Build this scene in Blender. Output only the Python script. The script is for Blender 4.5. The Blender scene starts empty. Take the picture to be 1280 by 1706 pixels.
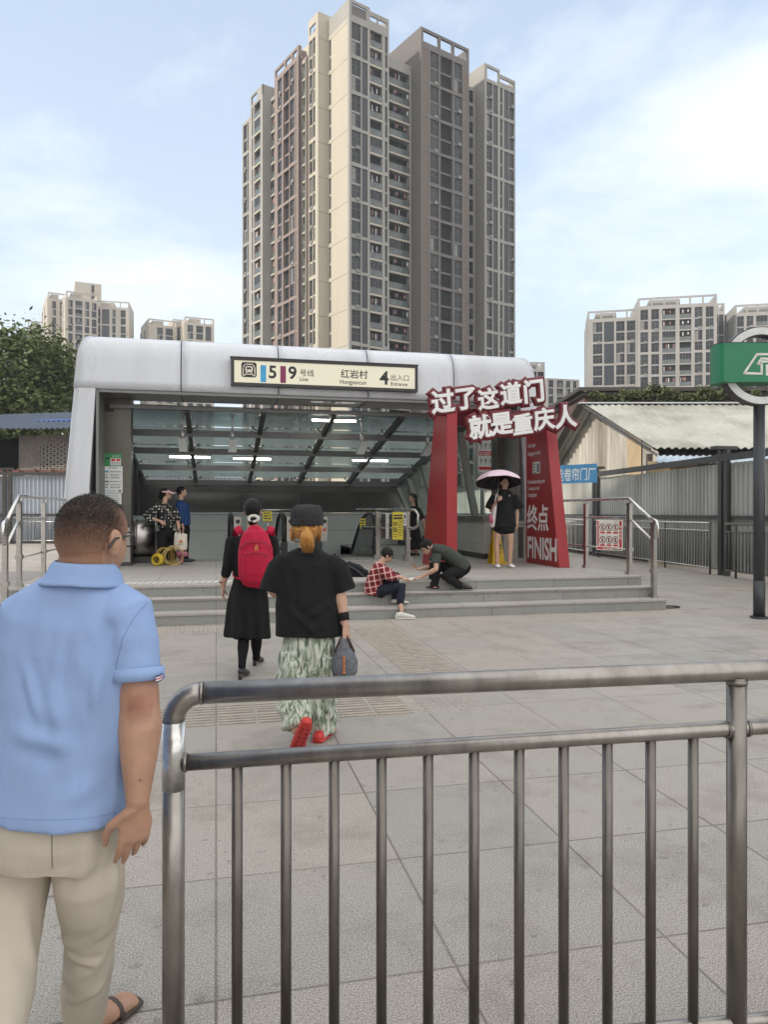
import bpy, bmesh, math, random
from math import sin, cos, pi, radians
from mathutils import Vector, Matrix, noise
random.seed(7)
SC = bpy.context.scene
COL = SC.collection
V = Vector
# ---------------------------------------------------------------- camera, sky, sun, exposure
YAW = radians(12.83)
EYE = 1.55
FPX = 1230.0                      # focal length in pixels of the 1280 x 1706 photograph
FW = V((sin(YAW), cos(YAW), 0)); RT = V((cos(YAW), -sin(YAW), 0)); UP = V((0, 0, 1))
cam = bpy.data.cameras.new('camera'); camo = bpy.data.objects.new('camera', cam); COL.objects.link(camo)
cam.sensor_fit = 'VERTICAL'; cam.sensor_height = 24.0; cam.sensor_width = 18.0
cam.lens = FPX / 1706.0 * 24.0
cam.clip_start = 0.05; cam.clip_end = 3000
camo.location = (0, 0, EYE); camo.rotation_euler = (pi / 2, 0, -YAW)
SC.camera = camo
SUN_EL = radians(30)
sh = RT * -0.88 + FW * -0.47; sh.normalize()
SUN = V((sh.x * cos(SUN_EL), sh.y * cos(SUN_EL), sin(SUN_EL)))
w = bpy.data.worlds.new('World'); SC.world = w; w.use_nodes = True
nt = w.node_tree; N = nt.nodes; L = nt.links; N.clear()
def wn(t, **k):
    n = N.new(t)
    for a, b in k.items(): setattr(n, a, b)
    return n
out = wn('ShaderNodeOutputWorld'); bg = wn('ShaderNodeBackground'); bg.inputs[1].default_value = 0.13
sky = wn('ShaderNodeTexSky', sky_type='NISHITA', sun_disc=False, sun_elevation=SUN_EL,
         sun_rotation=math.atan2(SUN.x, SUN.y), altitude=300, air_density=1.3, dust_density=2.2, ozone_density=1.4)
tc = wn('ShaderNodeTexCoord'); sx = wn('ShaderNodeSeparateXYZ'); L.new(tc.outputs['Generated'], sx.inputs[0])
def math_(op, a, b=None, clamp=False):
    n = wn('ShaderNodeMath', operation=op, use_clamp=clamp)
    for i, x in enumerate((a, b)):
        if x is None: continue
        if isinstance(x, (int, float)): n.inputs[i].default_value = x
        else: L.new(x, n.inputs[i])
    return n.outputs[0]
den = math_('ADD', math_('MAXIMUM', sx.outputs[2], 0.0), 0.22)
cx = math_('DIVIDE', sx.outputs[0], den); cy = math_('DIVIDE', sx.outputs[1], den)
cb = wn('ShaderNodeCombineXYZ'); L.new(cx, cb.inputs[0]); L.new(cy, cb.inputs[1]); cb.inputs[2].default_value = 3.7
n1 = wn('ShaderNodeTexNoise'); n1.inputs['Scale'].default_value = 1.7; n1.inputs['Detail'].default_value = 9; n1.inputs['Roughness'].default_value = 0.62
n1.inputs['Distortion'].default_value = 0.25
L.new(cb.outputs[0], n1.inputs['Vector'])
n2 = wn('ShaderNodeTexNoise'); n2.inputs['Scale'].default_value = 0.42; n2.inputs['Detail'].default_value = 3
L.new(cb.outputs[0], n2.inputs['Vector'])
r1 = wn('ShaderNodeValToRGB'); r1.color_ramp.elements[0].position = 0.44; r1.color_ramp.elements[1].position = 0.59
cl = math_('ADD', math_('MULTIPLY', n1.outputs[0], 0.62), math_('MULTIPLY', n2.outputs[0], 0.38))
L.new(cl, r1.inputs[0])
hz = wn('ShaderNodeMapRange'); hz.inputs[1].default_value = 0.0; hz.inputs[2].default_value = 0.55; hz.inputs[3].default_value = 0.88; hz.inputs[4].default_value = 0.50
L.new(sx.outputs[2], hz.inputs[0])
base = wn('ShaderNodeMixRGB'); L.new(hz.outputs[0], base.inputs[0]); L.new(sky.outputs[0], base.inputs[1]); base.inputs[2].default_value = (4.1, 4.75, 5.6, 1)
cm = wn('ShaderNodeMixRGB'); cm.inputs[2].default_value = (5.25, 5.5, 5.85, 1)
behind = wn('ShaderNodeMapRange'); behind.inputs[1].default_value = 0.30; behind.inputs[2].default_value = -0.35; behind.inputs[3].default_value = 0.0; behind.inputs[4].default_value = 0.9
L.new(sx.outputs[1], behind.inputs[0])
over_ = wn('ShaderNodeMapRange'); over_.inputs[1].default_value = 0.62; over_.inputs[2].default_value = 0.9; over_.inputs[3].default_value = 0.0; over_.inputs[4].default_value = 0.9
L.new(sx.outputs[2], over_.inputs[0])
fill_veil = math_('MAXIMUM', behind.outputs[0], over_.outputs[0])      # bright cloud added out of view, overhead and behind, to neutralise the light
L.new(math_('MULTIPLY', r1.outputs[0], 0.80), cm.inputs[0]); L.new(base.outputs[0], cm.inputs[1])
vm = wn('ShaderNodeMixRGB'); vm.inputs[2].default_value = (8.2, 8.0, 7.75, 1); L.new(fill_veil, vm.inputs[0]); L.new(cm.outputs[0], vm.inputs[1]); L.new(vm.outputs[0], bg.inputs[0]); L.new(bg.outputs[0], out.inputs[0])
sl = bpy.data.lights.new('sun', 'SUN'); sl.energy = 2.35; sl.angle = radians(0.6); sl.color = (1.0, 0.90, 0.77)
so = bpy.data.objects.new('sun', sl); COL.objects.link(so); so.rotation_euler = SUN.to_track_quat('Z', 'Y').to_euler(); so.location = (0, 0, 90)
SC.view_settings.view_transform = 'Standard'; SC.view_settings.look = 'None'; SC.view_settings.gamma = 1
SC.view_settings.exposure = 0.74
SC.cycles.use_denoising = True
SC.cycles.max_bounces = 6; SC.cycles.transparent_max_bounces = 12

# ---------------------------------------------------------------- helpers: points
def Cm(x, d, z=0.0):               # metres right of / ahead of the viewpoint, height above the plaza
    p = RT * x + FW * d; return V((p.x, p.y, z))
def PX(px, py, d):                 # a point of the place, measured off the photograph at distance d
    return Cm((px - 640) / FPX * d, d, EYE + (853 - py) / FPX * d)
# ---------------------------------------------------------------- helpers: materials
MATS = {}
def M(name, col, rough=0.6, metal=0.0, var=0.12, scale=6.0, bump=0.0, bscale=40.0, stretch=None, emit=0.0, spec=0.5, alpha=1.0, col2=None, grime=0.0, wrinkle=0.0):
    if name in MATS: return MATS[name]
    m = bpy.data.materials.new(name); m.use_nodes = True; MATS[name] = m
    n = m.node_tree.nodes; l = m.node_tree.links; b = n['Principled BSDF']
    b.inputs['Roughness'].default_value = rough; b.inputs['Metallic'].default_value = metal
    b.inputs['Specular IOR Level'].default_value = spec; b.inputs['Alpha'].default_value = alpha
    t = n.new('ShaderNodeTexCoord'); mp = n.new('ShaderNodeMapping'); l.new(t.outputs['Object'], mp.inputs[0])
    if stretch: mp.inputs['Scale'].default_value = stretch
    ns = n.new('ShaderNodeTexNoise'); ns.inputs['Scale'].default_value = scale; ns.inputs['Detail'].default_value = 6; ns.inputs['Roughness'].default_value = 0.65
    l.new(mp.outputs[0], ns.inputs['Vector'])
    rp = n.new('ShaderNodeValToRGB'); rp.color_ramp.elements[0].position = 0.3; rp.color_ramp.elements[1].position = 0.7
    c0 = [max(0, c * (1 - var)) for c in col]; c1 = [min(1, c * (1 + var)) for c in (col2 or col)]
    rp.color_ramp.elements[0].color = (*c0, 1); rp.color_ramp.elements[1].color = (*c1, 1)
    l.new(ns.outputs[0], rp.inputs[0]); src = rp.outputs[0]
    if grime:
        g = n.new('ShaderNodeTexNoise'); g.inputs['Scale'].default_value = scale * 0.35; g.inputs['Detail'].default_value = 8
        l.new(mp.outputs[0], g.inputs['Vector'])
        gr = n.new('ShaderNodeMapRange'); gr.inputs[1].default_value = 0.5; gr.inputs[2].default_value = 0.75; gr.inputs[4].default_value = grime
        l.new(g.outputs[0], gr.inputs[0])
        mx = n.new('ShaderNodeMixRGB'); mx.blend_type = 'MULTIPLY'; mx.inputs[2].default_value = (0.42, 0.38, 0.33, 1)
        l.new(gr.outputs[0], mx.inputs[0]); l.new(src, mx.inputs[1]); src = mx.outputs[0]
    l.new(src, b.inputs['Base Color'])
    if rough > 0.08:
        rr = n.new('ShaderNodeMapRange'); rr.inputs[3].default_value = max(0.02, rough - 0.08); rr.inputs[4].default_value = min(1, rough + 0.08)
        l.new(ns.outputs[0], rr.inputs[0]); l.new(rr.outputs[0], b.inputs['Roughness'])
    if bump:
        nb = n.new('ShaderNodeTexNoise'); nb.inputs['Scale'].default_value = bscale; nb.inputs['Detail'].default_value = 4
        l.new(mp.outputs[0], nb.inputs['Vector'])
        bp = n.new('ShaderNodeBump'); bp.inputs['Strength'].default_value = bump; bp.inputs['Distance'].default_value = 0.01
        l.new(nb.outputs[0], bp.inputs['Height']); l.new(bp.outputs[0], b.inputs['Normal'])
        if wrinkle:                    # creases of the cloth, finer than the modelled folds
            mw = n.new('ShaderNodeMapping'); mw.inputs['Rotation'].default_value = (.5, .3, .7); mw.inputs['Scale'].default_value = (1.6, 1.6, .55); l.new(t.outputs['Object'], mw.inputs[0])
            nw = n.new('ShaderNodeTexNoise'); nw.inputs['Scale'].default_value = 8; nw.inputs['Detail'].default_value = 2; nw.inputs['Roughness'].default_value = .4; nw.inputs['Distortion'].default_value = .8; l.new(mw.outputs[0], nw.inputs['Vector'])
            b2 = n.new('ShaderNodeBump'); b2.inputs['Strength'].default_value = wrinkle; b2.inputs['Distance'].default_value = .05
            l.new(nw.outputs[0], b2.inputs['Height']); l.new(bp.outputs[0], b2.inputs['Normal']); l.new(b2.outputs[0], b.inputs['Normal'])
    if emit:
        b.inputs['Emission Color'].default_value = (*col, 1); b.inputs['Emission Strength'].default_value = emit
    return m
def glass_mat(name, tint, transp=0.5, rough=0.05, body=None, milky=None):
    if name in MATS: return MATS[name]
    m = bpy.data.materials.new(name); m.use_nodes = True; MATS[name] = m
    n = m.node_tree.nodes; l = m.node_tree.links; n.clear()
    o = n.new('ShaderNodeOutputMaterial'); tr = n.new('ShaderNodeBsdfTransparent'); tr.inputs[0].default_value = (*tint, 1)
    pb = n.new('ShaderNodeBsdfPrincipled'); pb.inputs['Base Color'].default_value = (*(body or tint), 1); pb.inputs['Roughness'].default_value = rough
    t = n.new('ShaderNodeTexCoord'); ns = n.new('ShaderNodeTexNoise'); ns.inputs['Scale'].default_value = 1.7; ns.inputs['Detail'].default_value = 6
    l.new(t.outputs['Object'], ns.inputs['Vector'])
    mr = n.new('ShaderNodeMapRange'); mr.inputs[1].default_value = 0.3; mr.inputs[2].default_value = 0.7
    mr.inputs[3].default_value = max(0, 1 - transp - 0.12); mr.inputs[4].default_value = min(1, 1 - transp + 0.12); l.new(ns.outputs[0], mr.inputs[0])
    mx = n.new('ShaderNodeMixShader'); l.new(mr.outputs[0], mx.inputs[0]); l.new(tr.outputs[0], mx.inputs[1]); l.new(pb.outputs[0], mx.inputs[2])
    last = mx.outputs[0]
    if milky:                          # dusty glass: daylight from above glows through it
        tl = n.new('ShaderNodeBsdfTranslucent'); tl.inputs[0].default_value = (*milky[:3], 1)
        m2 = n.new('ShaderNodeMixShader'); mq = n.new('ShaderNodeMapRange'); mq.inputs[1].default_value = 0.3; mq.inputs[2].default_value = 0.7; mq.inputs[3].default_value = milky[3] - .12; mq.inputs[4].default_value = milky[3] + .12
        l.new(ns.outputs[0], mq.inputs[0]); l.new(mq.outputs[0], m2.inputs[0]); l.new(last, m2.inputs[1]); l.new(tl.outputs[0], m2.inputs[2]); last = m2.outputs[0]
    l.new(last, o.inputs[0]); return m
# ---------------------------------------------------------------- helpers: objects
def tag(o, label=None, cat=None, group=None, kind=None):
    if label: o['label'] = label
    if cat: o['category'] = cat
    if group: o['group'] = group
    if kind: o['kind'] = kind
    return o
def thing(name, label, cat, loc=(0, 0, 0), rz=0.0, group=None):
    o = bpy.data.objects.new(name, None); COL.objects.link(o); o.empty_display_size = 0.2
    o.location = loc; o.rotation_euler = (0, 0, rz); return tag(o, label, cat, group)
def link_mesh(name, me, parent=None, loc=None):
    o = bpy.data.objects.new(name, me); COL.objects.link(o)
    if parent: o.parent = parent
    if loc is not None: o.location = loc
    return o
class MB:
    """collects shapes and links them as ONE mesh object"""
    def __init__(s): s.v = []; s.f = []; s.m = []; s.sm = []; s.mi = 0; s.smooth = False
    def add(s, vs, fs, smooth=None):
        o = len(s.v); s.v += [V(p) for p in vs]
        for f in fs: s.f.append(tuple(o + i for i in f)); s.m.append(s.mi); s.sm.append(s.smooth if smooth is None else smooth)
        return s
    def hexa(s, p):                # eight corners: 0-3 bottom loop, 4-7 top loop
        return s.add(p, [(3, 2, 1, 0), (4, 5, 6, 7), (0, 1, 5, 4), (1, 2, 6, 5), (2, 3, 7, 6), (3, 0, 4, 7)], False)
    def box(s, x0, x1, y0, y1, z0, z1):
        return s.hexa([(x0, y0, z0), (x1, y0, z0), (x1, y1, z0), (x0, y1, z0), (x0, y0, z1), (x1, y0, z1), (x1, y1, z1), (x0, y1, z1)])
    def obox(s, c, ax, ay, az):    # centre and three half-axis vectors
        c, ax, ay, az = V(c), V(ax), V(ay), V(az)
        return s.hexa([c - ax - ay - az, c + ax - ay - az, c + ax + ay - az, c - ax + ay - az, c - ax - ay + az, c + ax - ay + az, c + ax + ay + az, c - ax + ay + az])
    def bar(s, p, q, wd, ht, up=UP):
        p, q = V(p), V(q); d = q - p
        sd = d.cross(V(up))
        if sd.length < 1e-6: sd = d.cross(V((1, 0, 0)))
        sd.normalize(); u = sd.cross(d).normalized()
        return s.obox((p + q) / 2, d / 2, sd * wd / 2, u * ht / 2)
    def loft(s, rings, caps=True, smooth=True):
        n = len(rings[0]); vs = [p for r in rings for p in r]; fs = []
        for i in range(len(rings) - 1):
            for k in range(n):
                a = i * n + k; b = i * n + (k + 1) % n; fs.append((a, b, b + n, a + n))
        s.add(vs, fs, smooth)
        if caps:
            o = len(s.v) - len(vs); e = o + (len(rings) - 1) * n
            s.f.append(tuple(o + k for k in reversed(range(n)))); s.m.append(s.mi); s.sm.append(False)
            s.f.append(tuple(e + k for k in range(n))); s.m.append(s.mi); s.sm.append(False)
        return s
    def tube(s, pts, rad, n=12, side=None, rnd=False, caps=True, smooth=True):
        """swept tube; rad: number, list of numbers or list of (side, depth) half-widths"""
        pts = [V(p) for p in pts]; k = len(pts)
        if not isinstance(rad, list): rad = [rad] * k
        rad = [(r, r) if isinstance(r, (int, float)) else r for r in rad]
        if rnd:
            d0 = (pts[0] - pts[1]).normalized(); d1 = (pts[-1] - pts[-2]).normalized()
            a, b = rad[0], rad[-1]; pp = []; rr = []
            for t in (1.25, 0.85, 0.4):
                pp.append(pts[0] + d0 * min(a) * sin(t)); rr.append((a[0] * cos(t), a[1] * cos(t)))
            pp += pts; rr += rad
            for t in (0.4, 0.85, 1.25):
                pp.append(pts[-1] + d1 * min(b) * sin(t)); rr.append((b[0] * cos(t), b[1] * cos(t)))
            pts, rad = pp, rr; k = len(pts)
        tans = []
        for i in range(k):
            t = pts[min(i + 1, k - 1)] - pts[max(i - 1, 0)]
            if t.length < 1e-9: t = V((0, 0, 1))
            tans.append(t.normalized())
        if side is not None: sd = V(side)
        else:
            sd = tans[0].cross(UP)
            if sd.length < 0.05: sd = tans[0].cross(V((0, 1, 0)))
        rings = []
        for i in range(k):
            sd = sd - tans[i] * sd.dot(tans[i]); sd.normalize(); dp = tans[i].cross(sd)
            rings.append([pts[i] + sd * (cos(2 * pi * j / n) * rad[i][0]) + dp * (sin(2 * pi * j / n) * rad[i][1]) for j in range(n)])
        return s.loft(rings, caps, smooth)
    def ell(s, c, r, ax=None, n=16, m=10):
        """ellipsoid; r = radii on axes ax (three unit vectors)"""
        c = V(c); ax = ax or (V((1, 0, 0)), V((0, 1, 0)), V((0, 0, 1)))
        if isinstance(r, (int, float)): r = (r, r, r)
        vs = [c - ax[2] * r[2]]
        for i in range(1, m):
            t = -pi / 2 + pi * i / m
            for j in range(n):
                p = 2 * pi * j / n
                vs.append(c + ax[0] * (r[0] * cos(t) * cos(p)) + ax[1] * (r[1] * cos(t) * sin(p)) + ax[2] * (r[2] * sin(t)))
        vs.append(c + ax[2] * r[2]); fs = []
        for j in range(n): fs.append((0, 1 + (j + 1) % n, 1 + j))
        for i in range(m - 2):
            for j in range(n):
                a = 1 + i * n + j; b = 1 + i * n + (j + 1) % n; fs.append((a, b, b + n, a + n))
        e = len(vs) - 1; o = 1 + (m - 2) * n
        for j in range(n): fs.append((e, o + j, o + (j + 1) % n))
        return s.add(vs, fs, True)
    def prism(s, poly, ex, smooth=False):   # planar polygon (3-D points) pushed along ex
        a = [V(p) for p in poly]; ex = V(ex); n = len(a)
        vs = a + [p + ex for p in a]
        fs = [tuple(reversed(range(n))), tuple(range(n, 2 * n))] + [(i, (i + 1) % n, n + (i + 1) % n, n + i) for i in range(n)]
        return s.add(vs, fs, smooth)
    def grid(s, pts, smooth=True):          # pts[i][j]
        n = len(pts[0]); vs = [p for r in pts for p in r]
        fs = [(i * n + j, i * n + j + 1, (i + 1) * n + j + 1, (i + 1) * n + j) for i in range(len(pts) - 1) for j in range(n - 1)]
        return s.add(vs, fs, smooth)
    def mesh_data(s, me, mx):               # adds a bpy mesh under a matrix
        return s.add([mx @ v.co for v in me.vertices], [tuple(p.vertices) for p in me.polygons], False)
    def mesh(s, name, mats, origin=None, weld=False):
        me = bpy.data.meshes.new(name); o = V(origin) if origin is not None else V((0, 0, 0))
        me.from_pydata([p - o for p in s.v], [], s.f)
        for m in (mats if isinstance(mats, (list, tuple)) else [mats]): me.materials.append(m)
        me.polygons.foreach_set('material_index', s.m); me.polygons.foreach_set('use_smooth', s.sm)
        bm = bmesh.new(); bm.from_mesh(me)
        if weld: bmesh.ops.remove_doubles(bm, verts=bm.verts, dist=1e-4)
        bmesh.ops.recalc_face_normals(bm, faces=bm.faces); bm.to_mesh(me); bm.free()
        me.update(); return me
    def build(s, name, mats, parent=None, origin=None, weld=False):
        """vertices are in world space unless the parent sits elsewhere: origin = parent's location (no rotation)"""
        if origin is None and parent is not None and parent.rotation_euler.z == 0:
            origin = V(parent.location); q = parent.parent
            while q is not None: origin = origin + V(q.location); q = q.parent
        return link_mesh(name, s.mesh(name, mats, origin, weld), parent)
    def top(s, name, mats, label, cat, group=None, kind=None):
        """a thing that is one mesh: origin at its base"""
        xs = [p.x for p in s.v]; ys = [p.y for p in s.v]; zs = [p.z for p in s.v]
        c = V(((min(xs) + max(xs)) / 2, (min(ys) + max(ys)) / 2, min(zs)))
        o = link_mesh(name, s.mesh(name, mats, c), None, c)
        return tag(o, label, cat, group, kind)
def copy_tree(o, parent=None):
    c = o.copy(); COL.objects.link(c); c.parent = parent
    for ch in list(o.children): copy_tree(ch, c)
    return c
_txt = {}
def text_mesh(body, size=1.0, offset=0.0, extrude=0.0, bevel=0.0, align='LEFT', spacing=1.0, res=4, line=1.0):
    k = (body, size, offset, extrude, bevel, align, spacing)
    if k in _txt: return _txt[k]
    c = bpy.data.curves.new('lettering', 'FONT'); c.body = body; c.size = size; c.offset = offset; c.extrude = extrude
    c.bevel_depth = bevel; c.bevel_resolution = 1; c.align_x = align; c.space_character = spacing; c.resolution_u = res; c.space_line = line
    o = bpy.data.objects.new('lettering', c); COL.objects.link(o)
    bpy.context.view_layer.update()
    me = bpy.data.meshes.new_from_object(o.evaluated_get(bpy.context.evaluated_depsgraph_get()))
    bpy.data.objects.remove(o); bpy.data.curves.remove(c); _txt[k] = me; return me
def frame(o, x, y):                # matrix whose local x, y lie along x, y (unit) and z = normal
    x = V(x).normalized(); y = V(y).normalized(); z = x.cross(y)
    return Matrix(((x.x, y.x, z.x, o[0]), (x.y, y.y, z.y, o[1]), (x.z, y.z, z.z, o[2]), (0, 0, 0, 1)))
class Panel:
    """flat artwork on a surface: a in metres right, b in metres up, lying `lift` off the surface"""
    def __init__(s, o, x, y=UP): s.m = frame(V(o), x, y); s.mb = {}
    def layer(s, k): return s.mb.setdefault(k, MB())
    def rect(s, k, a0, a1, b0, b1, lift=0.002):
        s.layer(k).add([s.m @ V((a0, b0, lift)), s.m @ V((a1, b0, lift)), s.m @ V((a1, b1, lift)), s.m @ V((a0, b1, lift))], [(0, 1, 2, 3)]); return s
    def poly(s, k, pts, lift=0.002):
        s.layer(k).add([s.m @ V((a, b, lift)) for a, b in pts], [tuple(range(len(pts)))]); return s
    def text(s, k, body, a, b, size, lift=0.002, sx=1.0, offset=0.0, align='LEFT', shear=0.0, bevel=0.0):
        me = text_mesh(body, 1.0, offset, bevel=bevel, align=align)
        s.layer(k).mesh_data(me, s.m @ Matrix.Translation((a, b, lift)) @ Matrix(((size * sx, shear * size, 0, 0), (0, size, 0, 0), (0, 0, .25 if bevel else 1, 0), (0, 0, 0, 1)))); return s
    def ring(s, k, a, b, r0, r1, lift=0.002, n=24, sx=1.0):
        vs = []
        for i in range(n):
            t = 2 * pi * i / n
            for r in (r0, r1): vs.append(s.m @ V((a + sx * r * cos(t), b + r * sin(t), lift)))
        s.layer(k).add(vs, [(2 * i, 2 * i + 1, (2 * i + 3) % (2 * n), (2 * i + 2) % (2 * n)) for i in range(n)]); return s
    def lines(s, k, a0, a1, b1, n, dy, h, lift=0.002):      # rows of small print
        for i in range(n):
            a = a0; b = b1 - i * dy
            while a < a1 - h:
                wd = min(h * random.uniform(0.8, 3.2), a1 - a); s.rect(k, a, a + wd, b - h, b, lift); a += wd + h * random.uniform(0.35, 0.8)
        return s
    def stroke(s, k, pts, wd, lift=0.002):
        for (a, b), (c, d) in zip(pts, pts[1:]):
            dx, dy = c - a, d - b; q = math.hypot(dx, dy) or 1; ex, ey = dx / q * wd / 2, dy / q * wd / 2
            s.poly(k, [(a - ex + ey, b - ey - ex), (c + ex + ey, d + ey - ex), (c + ex - ey, d + ey + ex), (a - ex - ey, b - ey + ex)], lift)
        return s
    def build(s, parent, mats, names=None):
        for k, mb in s.mb.items(): mb.build((names or {}).get(k, 'lettering'), mats[k], parent)
# ---------------------------------------------------------------- common materials
white_paint = M('white_panel', (0.62, 0.645, 0.685), 0.28, 0, 0.03, 1.5, stretch=(1, 1, .3), grime=0.38)
steel = M('brushed_steel', (0.46, 0.44, 0.41), 0.30, 1.0, 0.14, 9, stretch=(1, 1, 6), bump=0.05, bscale=60)
steel_dark = M('dull_steel', (0.33, 0.31, 0.28), 0.38, 1.0, 0.18, 5, bump=0.05)
grey_metal = M('grey_painted_metal', (0.17, 0.17, 0.165), 0.42, 0.2, 0.12, 4)
dark_metal = M('dark_painted_metal', (0.055, 0.053, 0.05), 0.45, 0.2, 0.15, 5)
black = M('black_rubber', (0.015, 0.015, 0.016), 0.5, 0, 0.2, 20)
chrome_w = M('pale_steel_tube', (0.62, 0.60, 0.57), 0.26, 1.0, 0.10, 12, stretch=(1, 1, 3))
# ================================================================ ground, plaza, steps
def ground_mat(name, tile, c_a, c_b, joint, speck=0.10, stain=0.35, mort=0.005, warm=(0.33, 0.28, 0.25)):
    m = bpy.data.materials.new(name); m.use_nodes = True; n = m.node_tree.nodes; l = m.node_tree.links; b = n['Principled BSDF']
    g = n.new('ShaderNodeNewGeometry'); br = n.new('ShaderNodeTexBrick'); l.new(g.outputs['Position'], br.inputs['Vector'])
    br.offset = 0.0; br.inputs['Scale'].default_value = 1; br.inputs['Brick Width'].default_value = tile[0]; br.inputs['Row Height'].default_value = tile[1]
    br.inputs['Mortar Size'].default_value = mort; br.inputs['Mortar Smooth'].default_value = 0.1; br.inputs['Bias'].default_value = 0
    br.inputs['Color1'].default_value = (*c_a, 1); br.inputs['Color2'].default_value = (*c_b, 1); br.inputs['Mortar'].default_value = (*joint, 1)
    def nz(sc, det=5, ro=0.6):
        t = n.new('ShaderNodeTexNoise'); t.inputs['Scale'].default_value = sc; t.inputs['Detail'].default_value = det; t.inputs['Roughness'].default_value = ro
        l.new(g.outputs['Position'], t.inputs['Vector']); return t
    def mix(kind, fac, a, c):
        x = n.new('ShaderNodeMixRGB'); x.blend_type = kind
        if isinstance(fac, float): x.inputs[0].default_value = fac
        else: l.new(fac, x.inputs[0])
        l.new(a, x.inputs[1])
        if isinstance(c, tuple): x.inputs[2].default_value = (*c, 1)
        else: l.new(c, x.inputs[2])
        return x.outputs[0]
    def rng(src, a, c, lo, hi):
        r = n.new('ShaderNodeMapRange'); l.new(src, r.inputs[0]); r.inputs[1].default_value = a; r.inputs[2].default_value = c; r.inputs[3].default_value = lo; r.inputs[4].default_value = hi; return r.outputs[0]
    tint = nz(0.45, 3); c = mix('MIX', rng(tint.outputs[0], 0.40, 0.62, 0, 0.40), br.outputs[0], warm)
    sp = nz(165, 3, 0.9)
    sr = n.new('ShaderNodeValToRGB'); sr.color_ramp.elements[0].position = 0.34; sr.color_ramp.elements[1].position = 0.66
    lo, hi = 0.5 - speck * 2.2, 0.5 + speck * 2.2
    sr.color_ramp.elements[0].color = (lo, lo, lo, 1); sr.color_ramp.elements[1].color = (hi, hi, hi, 1); l.new(sp.outputs[0], sr.inputs[0])
    c = mix('OVERLAY', 1.0, c, sr.outputs[0])
    st = nz(1.6, 9, 0.7); c = mix('MULTIPLY', rng(st.outputs[0], 0.50, 0.72, 0, stain), c, (0.55, 0.52, 0.48))
    st2 = nz(5.5, 6, 0.75); c = mix('MULTIPLY', rng(st2.outputs[0], 0.56, 0.72, 0, stain * 0.7), c, (0.6, 0.58, 0.55))
    sp3 = nz(13, 2, 0.5); c = mix('MULTIPLY', rng(sp3.outputs[0], 0.665, 0.71, 0, 0.38), c, (0.35, 0.33, 0.31))
    l.new(c, b.inputs['Base Color'])
    b.inputs['Roughness'].default_value = 0.6; l.new(rng(st.outputs[0], 0.3, 0.7, 0.48, 0.72), b.inputs['Roughness'])
    bp = n.new('ShaderNodeBump'); bp.inputs['Strength'].default_value = 0.2; bp.inputs['Distance'].default_value = 0.004
    h = n.new('ShaderNodeMath'); h.operation = 'SUBTRACT'; l.new(sp.outputs[0], h.inputs[0]); l.new(br.outputs['Fac'], h.inputs[1])
    l.new(h.outputs[0], bp.inputs['Height']); l.new(bp.outputs[0], b.inputs['Normal'])
    return m
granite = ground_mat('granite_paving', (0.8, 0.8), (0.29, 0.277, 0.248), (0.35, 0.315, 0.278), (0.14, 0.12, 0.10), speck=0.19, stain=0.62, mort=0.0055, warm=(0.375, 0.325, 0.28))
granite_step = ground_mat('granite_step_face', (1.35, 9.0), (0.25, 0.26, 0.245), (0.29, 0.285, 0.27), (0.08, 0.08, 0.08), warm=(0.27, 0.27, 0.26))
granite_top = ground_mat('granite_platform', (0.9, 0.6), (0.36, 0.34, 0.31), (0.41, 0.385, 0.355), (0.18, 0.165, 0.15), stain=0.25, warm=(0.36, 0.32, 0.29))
asphalt = M('asphalt', (0.06, 0.06, 0.06), 0.85, 0, 0.2, 3)
PX0, PX1, PY0, PY1 = -1.2, 4.0, 17.2, 24.0          # the escalator pit
def holed(mb, x0, x1, y0, y1, z):
    for a, b, c, d in ((x0, PX0, y0, y1), (PX1, x1, y0, y1), (PX0, PX1, y0, PY0), (PX0, PX1, PY1, y1)):
        mb.add([(a, c, z), (b, c, z), (b, d, z), (a, d, z)], [(0, 1, 2, 3)])
g = MB(); holed(g, -1200, 1200, -600, 1800, -0.004); tag(g.build('ground', asphalt), kind='structure')
g = MB(); holed(g, -45, 13.2, -40, 60, 0.0); tag(g.build('plaza_paving', granite), kind='structure')
SX0, SX1 = -2.85, 7.0
STEP = [(10.45, 0.16), (10.80, 0.32), (11.15, 0.48)]
ZP = 0.48
s = MB()
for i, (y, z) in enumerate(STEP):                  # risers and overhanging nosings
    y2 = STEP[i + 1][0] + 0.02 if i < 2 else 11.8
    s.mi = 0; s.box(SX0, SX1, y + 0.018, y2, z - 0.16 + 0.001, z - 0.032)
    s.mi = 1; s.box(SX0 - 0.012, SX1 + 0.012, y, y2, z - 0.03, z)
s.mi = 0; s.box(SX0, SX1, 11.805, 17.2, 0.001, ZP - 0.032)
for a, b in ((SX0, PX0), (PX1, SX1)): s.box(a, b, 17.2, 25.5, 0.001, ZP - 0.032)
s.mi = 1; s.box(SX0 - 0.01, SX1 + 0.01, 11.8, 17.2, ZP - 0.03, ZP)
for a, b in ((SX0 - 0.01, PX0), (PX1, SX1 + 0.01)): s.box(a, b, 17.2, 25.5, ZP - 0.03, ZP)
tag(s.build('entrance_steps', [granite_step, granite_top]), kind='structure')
p = MB(); lightgrey = M('pale_wall_panel', (0.66, 0.70, 0.67), 0.6, 0, 0.05, 2)
p.box(PX0, PX1, PY1, PY1 + 0.2, -5, ZP); p.box(-2.3, 6.2, PY1, PY1 + 0.2, ZP, 1.52); p.mi = 1
for z in (0.95, 1.46): p.box(-1.9, 5.9, PY1 - 0.006, PY1, z, z + 0.012)
for x in (-1.2, 0.4, 2.0, 3.4, 5.0): p.box(x, x + 0.012, PY1 - 0.006, PY1, -5, 1.5)
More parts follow.
